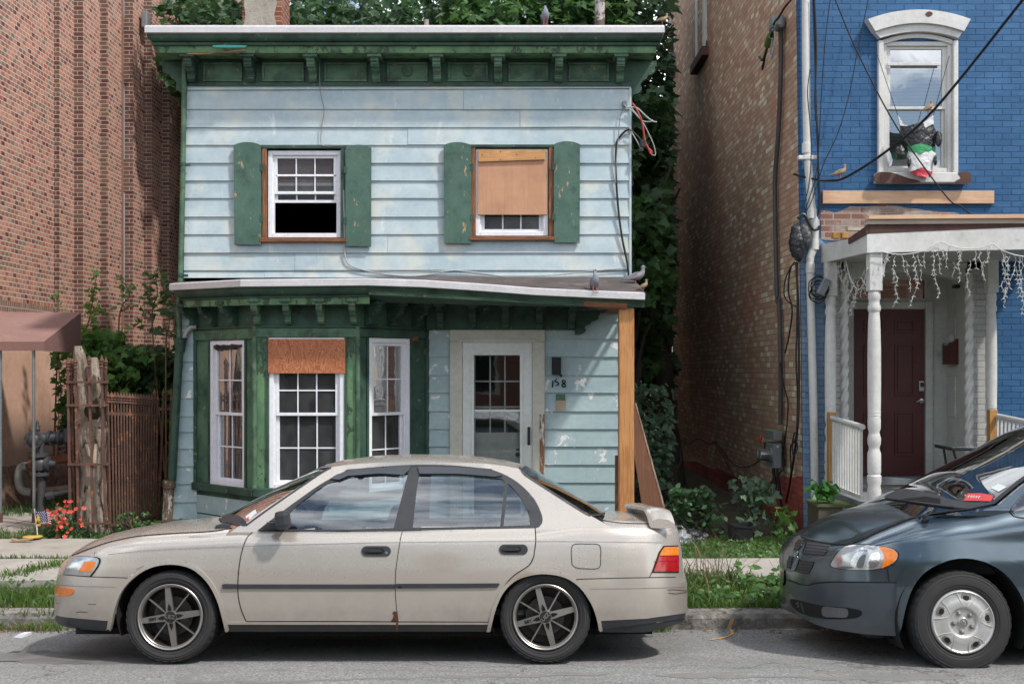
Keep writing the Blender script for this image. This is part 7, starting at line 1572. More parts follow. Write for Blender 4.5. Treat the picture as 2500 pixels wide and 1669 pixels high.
g_q = sp2(H((1020,290),(1062,330),(1112,400),(1150,480),(1162,556)), 4) + H((990,561))
arch_f = sp2(G((705,1235),(714,1190),(735,1090),(775,985),(850,895),(960,828),(1090,806),(1220,832),(1320,915),(1385,1030),(1420,1150),(1440,1235)), 4)
arch_r = sp2(H((905,1240),(918,1180),(945,1080),(990,985),(1060,915),(1150,878),(1260,866),(1385,890),(1480,955),(1550,1055),(1585,1150),(1602,1240)), 4)
def inflate(poly, c, k): return [(c[0] + (x-c[0])*k, c[1] + (y-c[1])*k) for x, y in poly]
cf_, crr = zG(1070,1148), zH(1258,1172)
holes = [inflate(arch_f + [zG(1070,1400)], cf_, 1.035), inflate(arch_r + [zH(1258,1400)], crr, 1.035)]
def near_px(mb, f):
    c = sum((Vector(mb.v[i]) for i in f), Vector((0,0,0)))/len(f); yn = min(c.y, 2*YC - c.y); return c, CF.px((c.x, yn, c.z)), yn
def sub(mb, keep): m = MB(); m.v = mb.v; idx = [i for i, f in enumerate(mb.f) if keep(f)]; m.f = [mb.f[i] for i in idx]; m.sm = [mb.sm[i] for i in idx]; return m
def prune(m):
    u = sorted({i for f in m.f for i in f}); mp_ = {i: k for k, i in enumerate(u)}; q = MB(); q.v = [m.v[i] for i in u]; q.f = [tuple(mp_[i] for i in f) for f in m.f]; q.sm = list(m.sm); return q
def keep_body(f):
    c, p_, yn = near_px(body, f)
    if yn < .30 and c.z < .72 and any(pin(*p_, h) for h in holes): return False
    if -.85 < c.x < 1.5 and c.z > .86 and yn > .10: return False
    return True
def low_f(f):
    c, p_, yn = near_px(body, f); return c.z < (.262 if abs(c.x) > 1.55 else .235)
shell = part('body_shell', prune(sub(body, lambda f: keep_body(f) and not low_f(f))), BEIGE, car, None, True, 50)
part('lower_body', prune(sub(body, lambda f: keep_body(f) and low_f(f))), TRIM, car, None, True, 50)
nring = len(grow[0]); isg = {}
def gh_kind(fi):
    r_, k = divmod(fi, nring-1); k = min(k, nring-2-k); x0 = gx[r_]
    if k >= NG-1 and x0 < -.2221: return 'front'
    if k >= NG-1 and x0 >= 1.0609: return 'rear'
    return 'side' if k < NG-1 else 'roof'
kinds = [gh_kind(i) for i in range(len(gh.f))]
dl_in = shrink(DLO, 3)
def pick(kd, cutd=False):
    m = MB(); m.v = gh.v
    for i, f in enumerate(gh.f):
        if kinds[i] not in kd: continue
        if cutd and kinds[i] == 'side':
            c, p_, yn = near_px(gh, f)
            if pin(*p_, dl_in): continue
        m.f.append(f); m.sm.append(True)
    return prune(m)
part('roof', pick(('roof', 'side'), True), BEIGE, car, None, True, 50)
WSG = glass('windscreen_glass', (.42,.50,.48), .03, .01)
part('windscreen', pick(('front',)), WSG, car); part('rear_window', pick(('rear',)), WSG, car)
fr_m = decal(CF, BV, DLO, .004, 7, (g_f, g_r, g_q), .008); part('window_frame', fr_m, TRIM, car, None, True, 50)
part('window_frame', mirror_mb(fr_m, YC), TRIM, car)
for nm, g_ in (('side_window', g_f), ('side_window', g_r), ('quarter_window', g_q)):
    m = decal(CF, BV, g_, -.006, 10, (), 0); part(nm, m, CGLASS, car); part(nm, mirror_mb(m, YC), CGLASS, car)
def dec(name, poly, mat, off=.004, step=9, par=car, holes_=(), thick=.006, ang=45, label=None): return part(name, decal(CF, BV, poly, off, step, holes_, thick), mat, par, label, True, ang)
# rain guards
for g_ in (G((2108,265),(2150,238),(2215,218)) + H((0,209),(200,190),(396,182),(392,208),(352,240),(200,231),(0,246)) + G((2165,270)), H((446,188),(650,190),(850,208),(960,232),(984,246),(930,252),(880,247),(700,233),(455,233))): dec('rain_guard', g_, basic('smoked_plastic', (.035,.04,.048), (.05,.055,.065), 5, .22, 0, .05, coat=.4), .016, 8, car, (), .012)
# doors
A_line = sp2(G((1612,600),(1575,640),(1545,720),(1527,820),(1520,900),(1521,1000),(1540,1090),(1572,1166)), 4)
B_line = sp2(H((345,592),(330,665),(312,780),(304,850),(300,950),(306,1060),(320,1168)), 4)
C_line = sp2(H((1191,573),(1196,650),(1188,715),(1180,760),(1150,812),(1060,872),(990,950),(940,1050),(895,1170)), 4)
fd_p = A_line + G((1900,1166),(2221,1166)) + B_line[::-1] + G((2221,594),(1900,597)); rd_p = B_line + H((600,1169)) + C_line[::-1] + H((700,581))
fd = dec('door', shrink(fd_p, 1.0), BEIGE, .0035, 9); rdr = dec('door', shrink(rd_p, 1.0), BEIGE, .0035, 9)
mbs = MB()
for L in (A_line, B_line, C_line, G((1572,1167),(2221,1166)) + H((320,1168),(895,1171))): seam(CF, BV, L, 1.7, .0018, 8, False, mbs)
hood_l = sp2(G((462,748),(520,725),(600,695),(700,662),(800,640),(900,623),(1100,608),(1300,598),(1400,588),(1480,572)), 4)
seam(CF, BV, hood_l, 1.0, .0025, 8, False, mbs)
seam(CF, BV, sp2(H((1560,500),(1630,525),(1750,541),(1900,546),(2040,549),(2075,552)), 4), .9, .0025, 8, False, mbs)
seam(CF, BV, sp2(H((1425,750),(1425,700),(1445,676),(1520,674),(1590,677),(1610,700),(1611,760),(1607,815),(1580,832),(1520,832),(1460,826),(1430,805)), 5, True), .8, .0025, 6, True, mbs)
seam(CF, BV, H((1922,886),(1938,852)), .8, .0025, 6, False, mbs); seam(CF, BV, G((405,869),(575,883),(835,891)), 1.0, .003, 8, False, mbs); seam(CF, BV, H((1455,899),(1520,897),(1700,892),(2088,885)), 1.0, .003, 8, False, mbs)
part('panel_gap', mbs, SEAMM, car, None, False)
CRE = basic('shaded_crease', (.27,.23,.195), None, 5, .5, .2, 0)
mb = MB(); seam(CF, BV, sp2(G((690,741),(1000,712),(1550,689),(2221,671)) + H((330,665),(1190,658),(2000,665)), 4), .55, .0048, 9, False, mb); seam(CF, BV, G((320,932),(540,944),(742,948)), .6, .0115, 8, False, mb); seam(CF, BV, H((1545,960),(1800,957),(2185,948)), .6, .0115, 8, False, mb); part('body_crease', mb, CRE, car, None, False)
# bumpers
fbp = sp2(G((297,985),(299,930),(312,893),(345,874),(405,871)), 3) + G((575,886),(834,894),(800,935),(765,1000),(738,1080),(712,1150),(698,1162),(430,1140),(322,1121),(303,1062))
dec('front_bumper', fbp, BEIGE, .009, 9, car, (), .01)
lip = G((322,1122),(430,1141),(700,1163),(706,1190),(690,1222),(520,1195),(340,1166)); dec('bumper_lip', lip, TRIM, .006, 9)
rbp = H((1460,902),(1520,900),(1700,895),(2088,888),(2150,905),(2188,930),(2194,965),(2185,1040),(2148,1113),(1900,1147),(1597,1162),(1575,1090),(1530,1000)); dec('rear_bumper', rbp, BEIGE, .009, 9, car, (), .01)
dec('bumper_lip', H((1597,1163),(1900,1148),(2148,1114),(2138,1150),(1900,1180),(1600,1218)), TRIM, .006, 9)
# sills
dec('sill', G((1432,1168),(1570,1170),(2221,1171)) + H((320,1173),(900,1174),(912,1178),(914,1186)) + H((0,1186)) + G((1440,1186)), BEIGE, .006, 9)
dec('rocker', G((1440,1188),(2221,1187)) + H((0,1187),(914,1188),(908,1250),(0,1246)) + G((2221,1246),(1560,1228),(1448,1226)), basic('black_rocker', (.022,.024,.023), (.045,.04,.035), 9, .65, 0, .3, 60), .002, 9)
# mouldings
for L, par in ((G((1420,931),(1438,928),(1518,930),(1518,957),(1424,958)), car), (G((1524,930),(2221,931)) + H((298,930),(298,957),(0,957)) + G((1524,957)), fd), (H((306,927),(600,926),(962,924),(966,932),(950,951),(600,954),(308,955)), rdr)): dec('side_moulding', L, TRIM, .016, 8, par, (), .014)
# arches
for a_, c_, s in ((arch_f, cf_, 1), (arch_r, crr, 1)):
    o_ = inflate(a_, c_, 1.072); i_ = a_
    m = decal(CF, BV, o_ + i_[::-1], lambda q: .011, 6, (), .03); part('wheel_arch', m, BEIGE, car, None, True, 60)
# lamps
hl = sp2(G((428,830),(440,795),(460,760)), 3) + sp2(G((470,757),(600,760),(634,776),(622,820),(578,879)), 4) + G((500,874),(412,867))
dec('lamp_surround', inflate(hl, zG(525,820), 1.07), SEAMM, .0055, 7, car, (), .004)
hd_ = dec('headlight', hl, LENS, .011, 7, car, (), .008); dec('indicator', G((548,788),(610,786),(616,792),(592,850),(508,849)), AMBER, .0135, 6, hd_, (), .004)
dec('bumper_indicator', sp2(G((303,942),(380,948),(468,956),(480,968),(466,995),(420,1005),(310,994)), 3, True), AMBER, .0135, 6, car, (), .005)
tl = H((2012,692),(2098,689),(2102,770),(2102,850),(1942,852),(1960,800),(1985,730)); dec('lamp_surround', inflate(tl, zH(2035,775), 1.075), SEAMM, .0055, 7, car, (), .004)
tl_ = dec('tail_light', H((1979,752),(2101,750),(2102,849),(1944,850),(1962,800)), REDL, .011, 6, car, (), .008); dec('amber_lens', H((2013,694),(2098,691),(2101,746),(1981,748),(1990,728)), AMBER, .011, 6, tl_, (), .008)
dec('reflector_line', H((1953,783),(2102,782),(2102,786),(1952,787)), basic('dark_red', (.2,.004,.006), None), .0125, 6, tl_, (), .003)
# handles, lock
for (x0, y0, x1, y1, par, lk) in ((85,688,273,753,fd,1), (962,678,1146,743,rdr,0)):
    rr_ = (y1-y0)/2; ov = [(x0+rr_ + rr_*math.cos(a), (y0+y1)/2 + rr_*math.sin(a)) for a in np.linspace(1.57, 4.71, 9)] + [(x1-rr_ + rr_*math.cos(a), (y0+y1)/2 + rr_*math.sin(a)) for a in np.linspace(-1.57, 1.57, 9)]
    hn = dec('handle', H(*ov), TRIM, .010, 5, par, (), .008); xm = x0 + (x1-x0)*.72
    dec('handle_recess', inflate(H(*ov), zH(x0 + (x1-x0)*.42, (y0+y1)/2), .62), SEAMM, .0112, 5, hn, (), .001)
    dec('lever', H((x0+20,y0+28),(x0+42,y0+18),(xm-14,y0+20),(xm,y0+32),(xm-10,y0+40),(x0+30,y0+40)), BLACK, .019, 5, hn, (), .012)
    if lk: dec('lock', inflate([zH(245 + 9*math.cos(a), 731 + 9*math.sin(a)) for a in np.linspace(0, 6, 10)], zH(245,731), 1), STEEL, .0125, 4, hn, (), .002)
# rust
dec('rust_patch', H((296,1100),(312,1108),(316,1135),(322,1164),(300,1168),(272,1163),(284,1150),(290,1128),(282,1112)), basic('rust_hole', (.12,.045,.02), (.05,.02,.012), 14, .95, 0, 1, 40), .0062, 4, car, (), .003)
dec('rust_patch', H((306,1172),(320,1172),(322,1235),(312,1240),(305,1210)), basic('rust_stain', (.16,.07,.035), (.08,.04,.03), 14, .95), .0075, 5, car, (), .001)
mb = MB()
for L, z_ in ((((2030,968),(2060,964),(2100,966),(2180,972)), zH), (((2035,985),(2080,990),(2150,980)), zH), (((520,1105),(565,1106)), zG), (((495,1108),(520,1104)), zG), (((570,1055),(620,1058)), zG), (((1185,792),(1192,782)), zG), (((610,752),(614,726)), zG), (((365,1030),(372,1034)), zG), (((365,1048),(382,1050)), zG), (((870,838),(920,815)), zG)): seam(CF, BV, [z_(*q) for q in L], .8, .012, 5, False, mb)
part('scratch', mb, basic('dark_scratch', (.10,.08,.065), None), car, None, False)
# black borders of the screens, wiper, washer jet, stickers
mb = MB(); seam(CF, BV, sp2(G((1570,556),(1700,461),(1900,323),(2050,222),(2112,188)), 5), 2.0, .003, 8, False, mb); seam(CF, BV, sp2(H((1092,186),(1120,226),(1160,256),(1350,378),(1500,472),(1545,494)), 5), 2.2, .003, 8, False, mb2 := MB()); seam(CF, BV, H((1545,494),(1600,490),(1640,476)), 2, .003, 8, False, mb2); part('screen_seal', mb, TRIM, car, None, False); part('screen_seal', mb2, TRIM, car, None, False)
dec('cowl', sp2(G((1398,512),(1430,497),(1500,492),(1560,520),(1575,556),(1530,556),(1470,548),(1420,535)), 3, True), TRIM, .008, 7, car, (), .01)
mb = MB(); b_ = lambda q, o_: (lambda h: h[0] + h[1]*o_ if h[0] is not None else CF.Q(q, .4))(BV.ray_cast(CF.o, CF.ray(q))); mb.tube([b_(q, .02) for q in G((1440,545),(1480,520),(1560,490),(1660,440))], .008, 6); mb.tube([b_(q, .018) for q in G((1665,430),(1760,375))], .007, 6); mb.tube([b_(zG(1262,529), .004), b_(zG(1272,526), .014)], .01, 6); part('wiper', mb, BLACK, car)
dec('windscreen_sticker', G((1568,498),(1630,455),(1640,480),(1578,530)), STICK, .003, 6, car, (), 0); dec('windscreen_sticker', G((1572,515),(1590,503),(1594,520),(1578,531)), PINK, .0045, 6, car, (), 0)
# mirror
c_ = CF.Q(zG(1802,520), -.09); mb = MB(); mb.bevbox(-.048, .05, -.045, .05, -.062, .058, .032, Matrix.Translation(c_) @ Matrix.Rotation(R(-7), 4, 'Y')); mr = part('side_mirror', mb, TRIM, car, None, True, 50)
mb = MB(); a = CF.Q(zG(1700,575), .03); mb.prism([a + Vector(q) for q in ((-.05,.03,-.012),(.10,.03,-.012),(.10,.03,.05),(.03,.03,.055))], (0, -.05, 0)); mb.bevbox(a.x+.02, c_.x, c_.y, a.y+.02, c_.z-.06, c_.z-.015, .012); part('mirror_arm', mb, TRIM, mr)
# spoiler
rows = []; sec = [(0,.0),(.02,.014),(.08,.022),(.16,.018),(.215,.004),(.215,-.006),(.16,-.012),(.06,-.012),(.012,-.010)]
for k in range(41):
    u = k/40*2 - 1; a = abs(u); y = YC + u*.735; lift = 1 - max(0, (a - .80)/.20)**2.2; z = .895 + .088*lift + .012*(1-a*a); xo = 1.84 + .09*a**1.6; tk_ = 1 + .9*max(0, (a-.78)/.22); ch = .80
    rows.append([Vector((xo + p*ch, y, z + q*tk_)) for p, q in sec])
mb = MB(); mb.grid(rows, True, True)
for r_ in (rows[0], rows[-1]): mb.add(r_, [tuple(range(9))])
part('spoiler', mb, BEIGE, car, None, True, 60)
# interior
mb = MB(); mb.box(-.75, 1.45, .12, 2*YC-.12, .3, .34); part('floor', mb, CABIN, car)
mb = MB(); mb.bevbox(-1.0, -.52, .14, 2*YC-.14, .5, .90, .05); part('dashboard', mb, CABIN, car); mb = MB(); mb.bevbox(1.25, 1.62, .16, 2*YC-.16, .8, .945, .02); part('parcel_shelf', mb, CABIN, car)
def seat(x, y, wd, hr=True, rk=.32):
    mb = MB(); M_ = Matrix.Translation((x, y, .52)) @ Matrix.Rotation(rk, 4, 'Y'); mb.bevbox(-.07, .07, -wd/2, wd/2, -.1, .52, .05, M_); mb.bevbox(-.5, .05, -wd/2, wd/2, -.14, .02, .05, Matrix.Translation((x, y, .48))); s_ = part('seat', mb, SEATM, car)
    if hr: mb = MB(); mb.bevbox(-.05, .05, -.12, .12, .55, .70, .04, M_); part('headrest', mb, SEATM, s_)
seat(.10, .47, .46); seat(.10, 1.22, .46); seat(1.0, YC, 1.2, False, .4)
mb = MB(); M_ = Matrix.Translation((-.40, .47, .86)) @ Matrix.Rotation(R(62), 4, 'Y'); mb.tube([M_ @ Vector((.175*math.cos(a), .175*math.sin(a), 0)) for a in np.linspace(0, 6.2832, 30)], .016, 8); mb.tube([M_ @ Vector((0,0,0)), M_ @ Vector((0,0,-.3))], .03, 8); mb.tube([M_ @ Vector((-.17,0,0)), M_ @ Vector((.17,0,0))], .014, 6); part('steering_wheel', mb, BLACK, car)
mb = MB(); mb.bevbox(-.42, -.38, YC-.12, YC+.12, 1.17, 1.235, .015); part('rear_view_mirror', mb, BLACK, car)
# wheels
RIMM = basic('polished_grey_alloy', (.38,.36,.33), (.28,.26,.235), 7, .34, .85, .08, 60, dirt=(.10,.075,.05), dth=.66, dscale=8); RIMD = basic('black_alloy', (.012,.012,.012), (.03,.025,.02), 8, .4, .3, .05); DISC = basic('brake_disc', (.07,.062,.06), (.045,.038,.034), 9, .5, .6, .1)
def sedan_wheel(xw, base_a, zc):
    yo = .022; r_, rim = .302, .2155
    ty_ = wheel_tyre('wheel', car, r_, .185, rim, (xw, yo, zc))
    def L(pr, mat, nm, n=56): mb = MB(); mb.lathe(pr, (xw, yo, zc), 'y', n); return part(nm, mb, mat, ty_, None, True, 40)
    rm = L([(rim*1.0, .012), (rim*.995, .0), (rim*.975, -.003), (rim*.95, .002), (rim*.93, .003), (rim*.915, .012), (rim*.90, .014), (rim*.885, .04)], RIMM, 'rim')
    L([(rim*.885, .04), (rim*.86, .05), (rim*.84, .13), (.05, .14)], RIMD, 'barrel'); L([(.128, .085), (.128, .078), (.06, .078), (.055, .06), (0, .06)], DISC, 'brake_disc')
    def sp_(a, w0, w1, mat, nm, d0, r0=.03, r1=rim*.89):
        u = Vector((math.cos(a), 0, math.sin(a))); v_ = Vector((-math.sin(a), 0, math.cos(a))); c_ = Vector((xw, yo, zc)); mb = MB()
        mb.prism([c_ + u*r0 + v_*w0 + Vector((0,d0,0)), c_ + u*r1 + v_*w1 + Vector((0,d0+.012,0)), c_ + u*r1 - v_*w1 + Vector((0,d0+.012,0)), c_ + u*r0 - v_*w0 + Vector((0,d0,0))], (0, .02, 0)); return part(nm, mb, mat, ty_)
    for k in range(4):
        a = base_a + k*math.pi/2; s_ = sp_(a, .025, .0175, RIMM, 'spoke', .006)
        u = Vector((math.cos(a), 0, math.sin(a))); v_ = Vector((-math.sin(a), 0, math.cos(a))); c_ = Vector((xw, yo, zc)); mb = MB()
        mb.add([c_ + u*q + v_*w_ + Vector((0, .0045, 0)) for q, w_ in ((.040,.012),(.058,.0125),(.088,0),(.058,-.0125),(.040,-.012))], [(0,1,2,3,4)]); part('bolt_pocket', mb, SEAMM, s_, None, False); mb = MB(); mb.lathe([(.0095, .0), (.0095, .012), (.005, .012)], c_ + u*.051, 'y', 10); part('bolt', mb, RIMM, s_)
        sp_(a + math.pi/4, .0045, .0045, RIMM, 'thin_spoke', .02, .045)
        if k == 2: text_part('engraving', 'BBY', .03, SEAMM, s_, Matrix.Translation(c_ + u*.118 + Vector((0, .0065, 0))) @ Matrix.Rotation(-(a - math.pi), 4, 'Y') @ Matrix.Rotation(R(90), 4, 'X'), .001, .0006)
    hb_ = L([(0, .001), (.034, .002), (.037, .006), (.037, .03)], basic('dark_hub_cap', (.035,.03,.028), None, 6, .45, .4, 0), 'hub_cap')
    L([(.046, .01), (.044, .006), (.038, .007)], RIMM, 'hub_ring')
    text_part('cap_lettering', 'UEZ', .034, RIMM, hb_, Matrix.Translation((xw, yo-.0005, zc)) @ Matrix.Rotation(-(base_a - R(8)) - R(-6 if base_a < .2 else 40), 4, 'Y') @ Matrix.Rotation(R(90), 4, 'X'), .001, .0008)
sedan_wheel(-1.2325, R(8), .2985); sedan_wheel(1.2325, R(15), .2985)
for xw in (-1.2325, 1.2325):
    wheel_tyre('wheel', car, .302, .185, .2155, (xw, 2*YC-.21, .2985), 30)
mb = MB(); mb.box(-1.9, 1.95, .16, 2*YC-.16, .17, .21); part('underbody', mb, WELL, car)
mb = MB(); mb.tube([(1.3, 1.2, .2), (2.2, 1.2, .2)], .022, 8); part('exhaust', mb, RUST, car)
# ================================================================ dark blue-grey minivan
LIMD = .7
VF = CarFrame((2358-CX)*7.38/FPX, 7.38, -.03, TH); VC = .9985
van = local_thing('parked_minivan', 'dark blue-grey minivan with amber-cornered headlight parked behind the sedan at right', 'minivan', ((2358-CX)*7.38/FPX, 7.38, -.03), None, (-TH, 0, 0))
SLATE = carpaint('slate_blue_paint', (.105,.138,.163), (.088,.118,.142), .78, .15, (.10,.095,.085), .50)
SLATED = carpaint('slate_bumper_paint', (.050,.062,.078), (.040,.050,.064), .25, .36, (.13,.12,.105), .45)
V_zt = ([-1.005,-.99,-.953,-.90,-.873,-.811,-.741,-.567,-.393,-.22,-.05,.3,.8,3.7,3.85,3.88], [.57,.645,.735,.80,.835,.855,.89,.962,1.018,1.062,1.11,1.13,1.10,1.10,1.05,.9])
V_zb = ([-1.005,-.98,-.945,-.90,-.8,-.6,3.5,3.8,3.88], [.47,.37,.29,.245,.23,.22,.22,.26,.4])
V_zc = ([-1.005,-.95,-.90,-.75,-.5,-.4,0,.42,.8,3.8,3.88], [.55,.63,.66,.735,.79,.81,.85,.872,.90,.92,.8])
V_zh = ([-1.005,-.95,-.90,-.8,-.64,-.448,-.235,0,.146,.3,.6,3.8,3.88], [.565,.70,.75,.78,.822,.898,.980,1.02,1.040,1.06,1.06,1.06,.88])
V_yh = ([-1.0,.1,.5,.8,3.9], [.27,.24,.12,.085,.085])
VDY = ([.2,.28,.4,.55,.70,.85], [.06,.03,.008,0,.006,.03])
xs2 = np.unique(np.concatenate([-1.004 + np.linspace(0, 1, 30)**2*.42, np.linspace(-.58, 3.4, 130), 3.88 - np.linspace(0, 1, 20)**2*.48])); rings = []
for x in xs2:
    k = plan(x, -1.0045, 1.0, 2.15, 3.885, .55, 3.0); zb_2, zc_, zh_, zt_2, yh = interp(*V_zb, x), interp(*V_zc, x), interp(*V_zh, x), interp(*V_zt, x), interp(*V_yh, x)
    zc_ = max(zc_, zb_2 + .01); zh_ = max(zh_, zc_ + .003); zt_2 = max(zt_2, zh_ + .002)
    hw = lambda y: max(.002, (VC - y)*k)
    near = [Vector((x, VC - hw(interp(*VDY, z)), z)) for z in np.linspace(zb_2, zc_, 24)]; y0 = interp(*VDY, zc_)
    for j in range(1, 13): t_ = j/12; near.append(Vector((x, VC - hw(y0 + (yh - y0)*(1 - math.cos(t_*1.5708))**.9), zc_ + (zh_ - zc_)*math.sin(t_*1.5708)**.92)))
    for j in range(1, 15): t_ = j/14; near.append(Vector((x, VC - hw(yh)*(1-t_), zh_ + (zt_2 - zh_)*(1 - (1-t_)**2.0))))
    rings.append(near + [Vector((q.x, 2*VC - q.y, q.z)) for q in near[-2::-1]])
for r_ in rings:
    for q in r_:
        if q.x < -.55: q.x = -.55 + (q.x + .55)*.80
vb_ = MB(); vb_.grid(rings, True, True)
H_zt = ([-.22,-.046,.082,.247,.61,.859,1.1,1.4,2.5,3.6,3.75,3.86], [1.06,1.147,1.193,1.29,1.468,1.601,1.70,1.75,1.77,1.74,1.62,1.08])
H_ze = ([-.22,.126,.295,.511,.8,1.0,1.25,1.6,3.6,3.72,3.86], [.93,1.02,1.074,1.225,1.42,1.54,1.63,1.665,1.655,1.54,1.03])
vx = np.unique(np.concatenate([np.linspace(-.22, 1.1, 60), np.linspace(1.1, 3.86, 70)])); grow2 = []
vyt = lambda z: .085 + .20*max(0, z - 1.04)/.6
for x in vx:
    ze, zt_2 = interp(*H_ze, x), interp(*H_zt, x); zl = np.linspace(1.0, max(ze, 1.002), 16); near = [Vector((x, vyt(z), z)) for z in zl]; ye = near[-1].y
    for j in range(1, 15): t_ = j/14; near.append(Vector((x, ye + (VC-ye)*t_, ze + (max(zt_2, ze) - ze)*(1 - (1-t_)**2.3))))
    grow2.append(near + [Vector((q.x, 2*VC - q.y, q.z)) for q in near[-2::-1]])
vg = MB(); vg.grid(grow2, True); BVV = bvh_of(vb_, vg)
def I(*q): return [zI(x, y) for x, y in q]
v_arch = sp2(I((1408,1268),(1440,1200),(1466,1080),(1515,945),(1600,845),(1730,782),(1860,768),(1990,800),(2100,870),(2185,980),(2235,1110),(2260,1268)), 4)
cv = zI(1850, 1190); vh_ = inflate(v_arch + [zI(1850,1460)], cv, 1.05)
QW = sp2(I((2140,462),(2160,425),(2230,352),(2330,275),(2450,190)), 4) + I((2450,506)) + sp2(I((2300,508),(2220,506),(2165,496)), 3)
DW = I((2475,175),(2640,85),(2780,55),(3560,50),(3560,500),(2475,506)); RW = I((3620,55),(5200,80),(5200,480),(3620,500))
def vnear(mb, f): c = sum((Vector(mb.v[i]) for i in f), Vector((0,0,0)))/len(f); yn = min(c.y, 2*VC - c.y); return c, VF.px((c.x, yn, c.z)), yn
def kv(f):
    c, p_, yn = vnear(vb_, f)
    if yn < .35 and c.z < .78 and pin(*p_, vh_): return False
    if c.z < .4 and yn > .6 and (abs(c.x) < .42 or abs(c.x - 2.87) < .42): return False
    if yn < .3 and c.z < .78 and 2.50 < c.x < 3.24: return (c.x - 2.87)**2 + (c.z - .32)**2 > .37**2
    if .1 < c.x < 3.6 and c.z > 1.03 and yn > .14: return False
    return True
part('body_shell', prune(sub(vb_, kv)), SLATE, van, None, True, 55)
ng2 = len(grow2[0]); wins = [shrink(q, 3) for q in (QW, DW, RW)]
mw, mr_ = MB(), MB(); mw.v = mr_.v = vg.v
for i, f in enumerate(vg.f):
    r_, k = divmod(i, ng2-1); k = min(k, ng2-2-k); x0 = vx[r_]
    if k >= 15 and x0 < 1.09: mw.f.append(f); mw.sm.append(True); continue
    if k < 15:
        c, p_, yn = vnear(vg, f)
        if any(pin(*p_, q) for q in wins): continue
    mr_.f.append(f); mr_.sm.append(True)
part('roof', prune(mr_), SLATE, van, None, True, 55); part('windscreen', prune(mw), glass('van_windscreen', (.48,.60,.56), .16, .008), van)
def vdec(name, poly, mat, off=.004, step=10, par=None, holes_=(), thick=.006, label=None): return part(name, decal(VF, BVV, poly, off, step, holes_, thick), mat, par or van, label, True, 45)
VGL = glass('van_side_glass', (.10,.115,.12), .10, .01)
for q in (QW, DW, RW): m = decal(VF, BVV, q, -.004, 16, (), 0); part('side_window', m, VGL, van); part('side_window', mirror_mb(m, VC), VGL, van)
vdec('window_trim', inflate(QW, zI(2330,420), 1.055), BLACK, .006, 9, None, (QW,), .01)
vdec('door', I((2330,560),(3560,560),(3560,1230),(2420,1230),(2330,900)), SLATE, .004, 26)
# bumper, wheel flare, lamps
fbp2 = sp2(I((690,905),(686,950),(700,1000),(735,1075),(790,1140),(900,1190),(1100,1232),(1300,1250),(1400,1256)), 3) + I((1436,1200),(1462,1085),(1510,928),(1360,924),(1150,922),(1000,920),(900,930),(850,940),(790,935),(740,915))
vdec('front_bumper', fbp2, SLATED, .006, 6, None, (), .01)
flo = inflate(v_arch, cv, 1.26); m = decal(VF, BVV, [q for q in flo if q[1] < zI(0,930)[1] or q[0] > cv[0]] + v_arch[::-1], lambda q: .016, 7, (), .05); part('wheel_flare', m, SLATE, van, None, True, 60)
hl2 = sp2(I((998,815),(1012,770),(1045,728),(1095,694),(1190,684),(1300,690),(1380,706),(1414,738),(1402,782),(1345,818),(1240,838),(1100,836)), 5, True)
vdec('lamp_surround', inflate(hl2, zI(1210,765), 1.045), SEAMM, .005, 8, None, (), .004)
vh2 = vdec('headlight', hl2, LENS, .010, 7, None, (), .008)
vdec('indicator', sp2(I((1300,693),(1380,708),(1411,738),(1400,780),(1345,815),(1312,826),(1330,770),(1322,730)), 4, True), AMBER, .0125, 6, vh2, (), .003)
BRT = basic('bright_reflector', (.75,.75,.74), (.5,.5,.5), 16, .12, .9, .2, 30); DRK = basic('lamp_shadow', (.16,.165,.17), None, 6, .3, .3, 0)
vdec('reflector', sp2(I((1120,800),(1140,750),(1190,702),(1205,720),(1165,780),(1150,822)), 4, True), BRT, .012, 6, vh2, (), .002); vdec('reflector', sp2(I((1220,810),(1250,740),(1300,730),(1300,790),(1270,826)), 4, True), BRT, .012, 6, vh2, (), .002)
vdec('lamp_recess', sp2(I((1030,822),(1100,815),(1140,826),(1080,834)), 3, True), DRK, .012, 6, vh2, (), .002); vdec('lamp_recess', sp2(I((1160,815),(1180,760),(1215,740),(1205,800),(1190,828)), 3, True), DRK, .0122, 6, vh2, (), .002)
# grille
t = NT('grille_mesh'); sx = t.n('ShaderNodeSeparateXYZ'); t.setv(sx.inputs[0], t.co()); gr_ = t.math('MAXIMUM', t.math('SINE', t.math('MULTIPLY', t.math('ADD', sx.outputs[1], t.math('MULTIPLY', sx.outputs[0], -.4)), 330)), t.math('SINE', t.math('MULTIPLY', sx.outputs[2], 330)))
t.bsdf(t.mix(t.ramp(gr_, [(.55, 0), (.8, 1)]), (.004,.004,.004), (.06,.064,.07)), .45, 0, t.bump(gr_, .5, .01)); GRM = t.m
for g_ in (I((832,660),(900,668),(988,684),(972,716),(945,748),(880,742),(818,734)), I((792,776),(840,780),(885,786),(868,830),(846,866),(805,862),(768,848)), I((790,642),(822,650),(800,690),(780,716),(755,714),(764,672)), I((728,750),(748,756),(738,800),(730,836),(711,828),(714,785))):
    vdec('grille_opening', g_, GRM, .006, 7, None, (), .01)
mbs = MB()
for L in (sp2(I((812,738),(825,700),(840,660)), 3), sp2(I((765,850),(785,800),(795,770)), 3)): seam(VF, BVV, L, 1.5, .007, 6, False, mbs)
for L in (sp2(I((798,628),(850,648),(920,664),(1000,674),(1100,678),(1240,682)), 4), sp2(I((1112,674),(1200,640),(1300,592),(1400,550),(1500,513),(1700,471),(1865,456)), 4), sp2(I((688,900),(740,912),(790,932),(840,938),(900,926),(1000,917),(1360,921),(1512,926)), 4), I((1349,828),(1360,920))): seam(VF, BVV, L, 1.6, .005, 8, False, mbs)
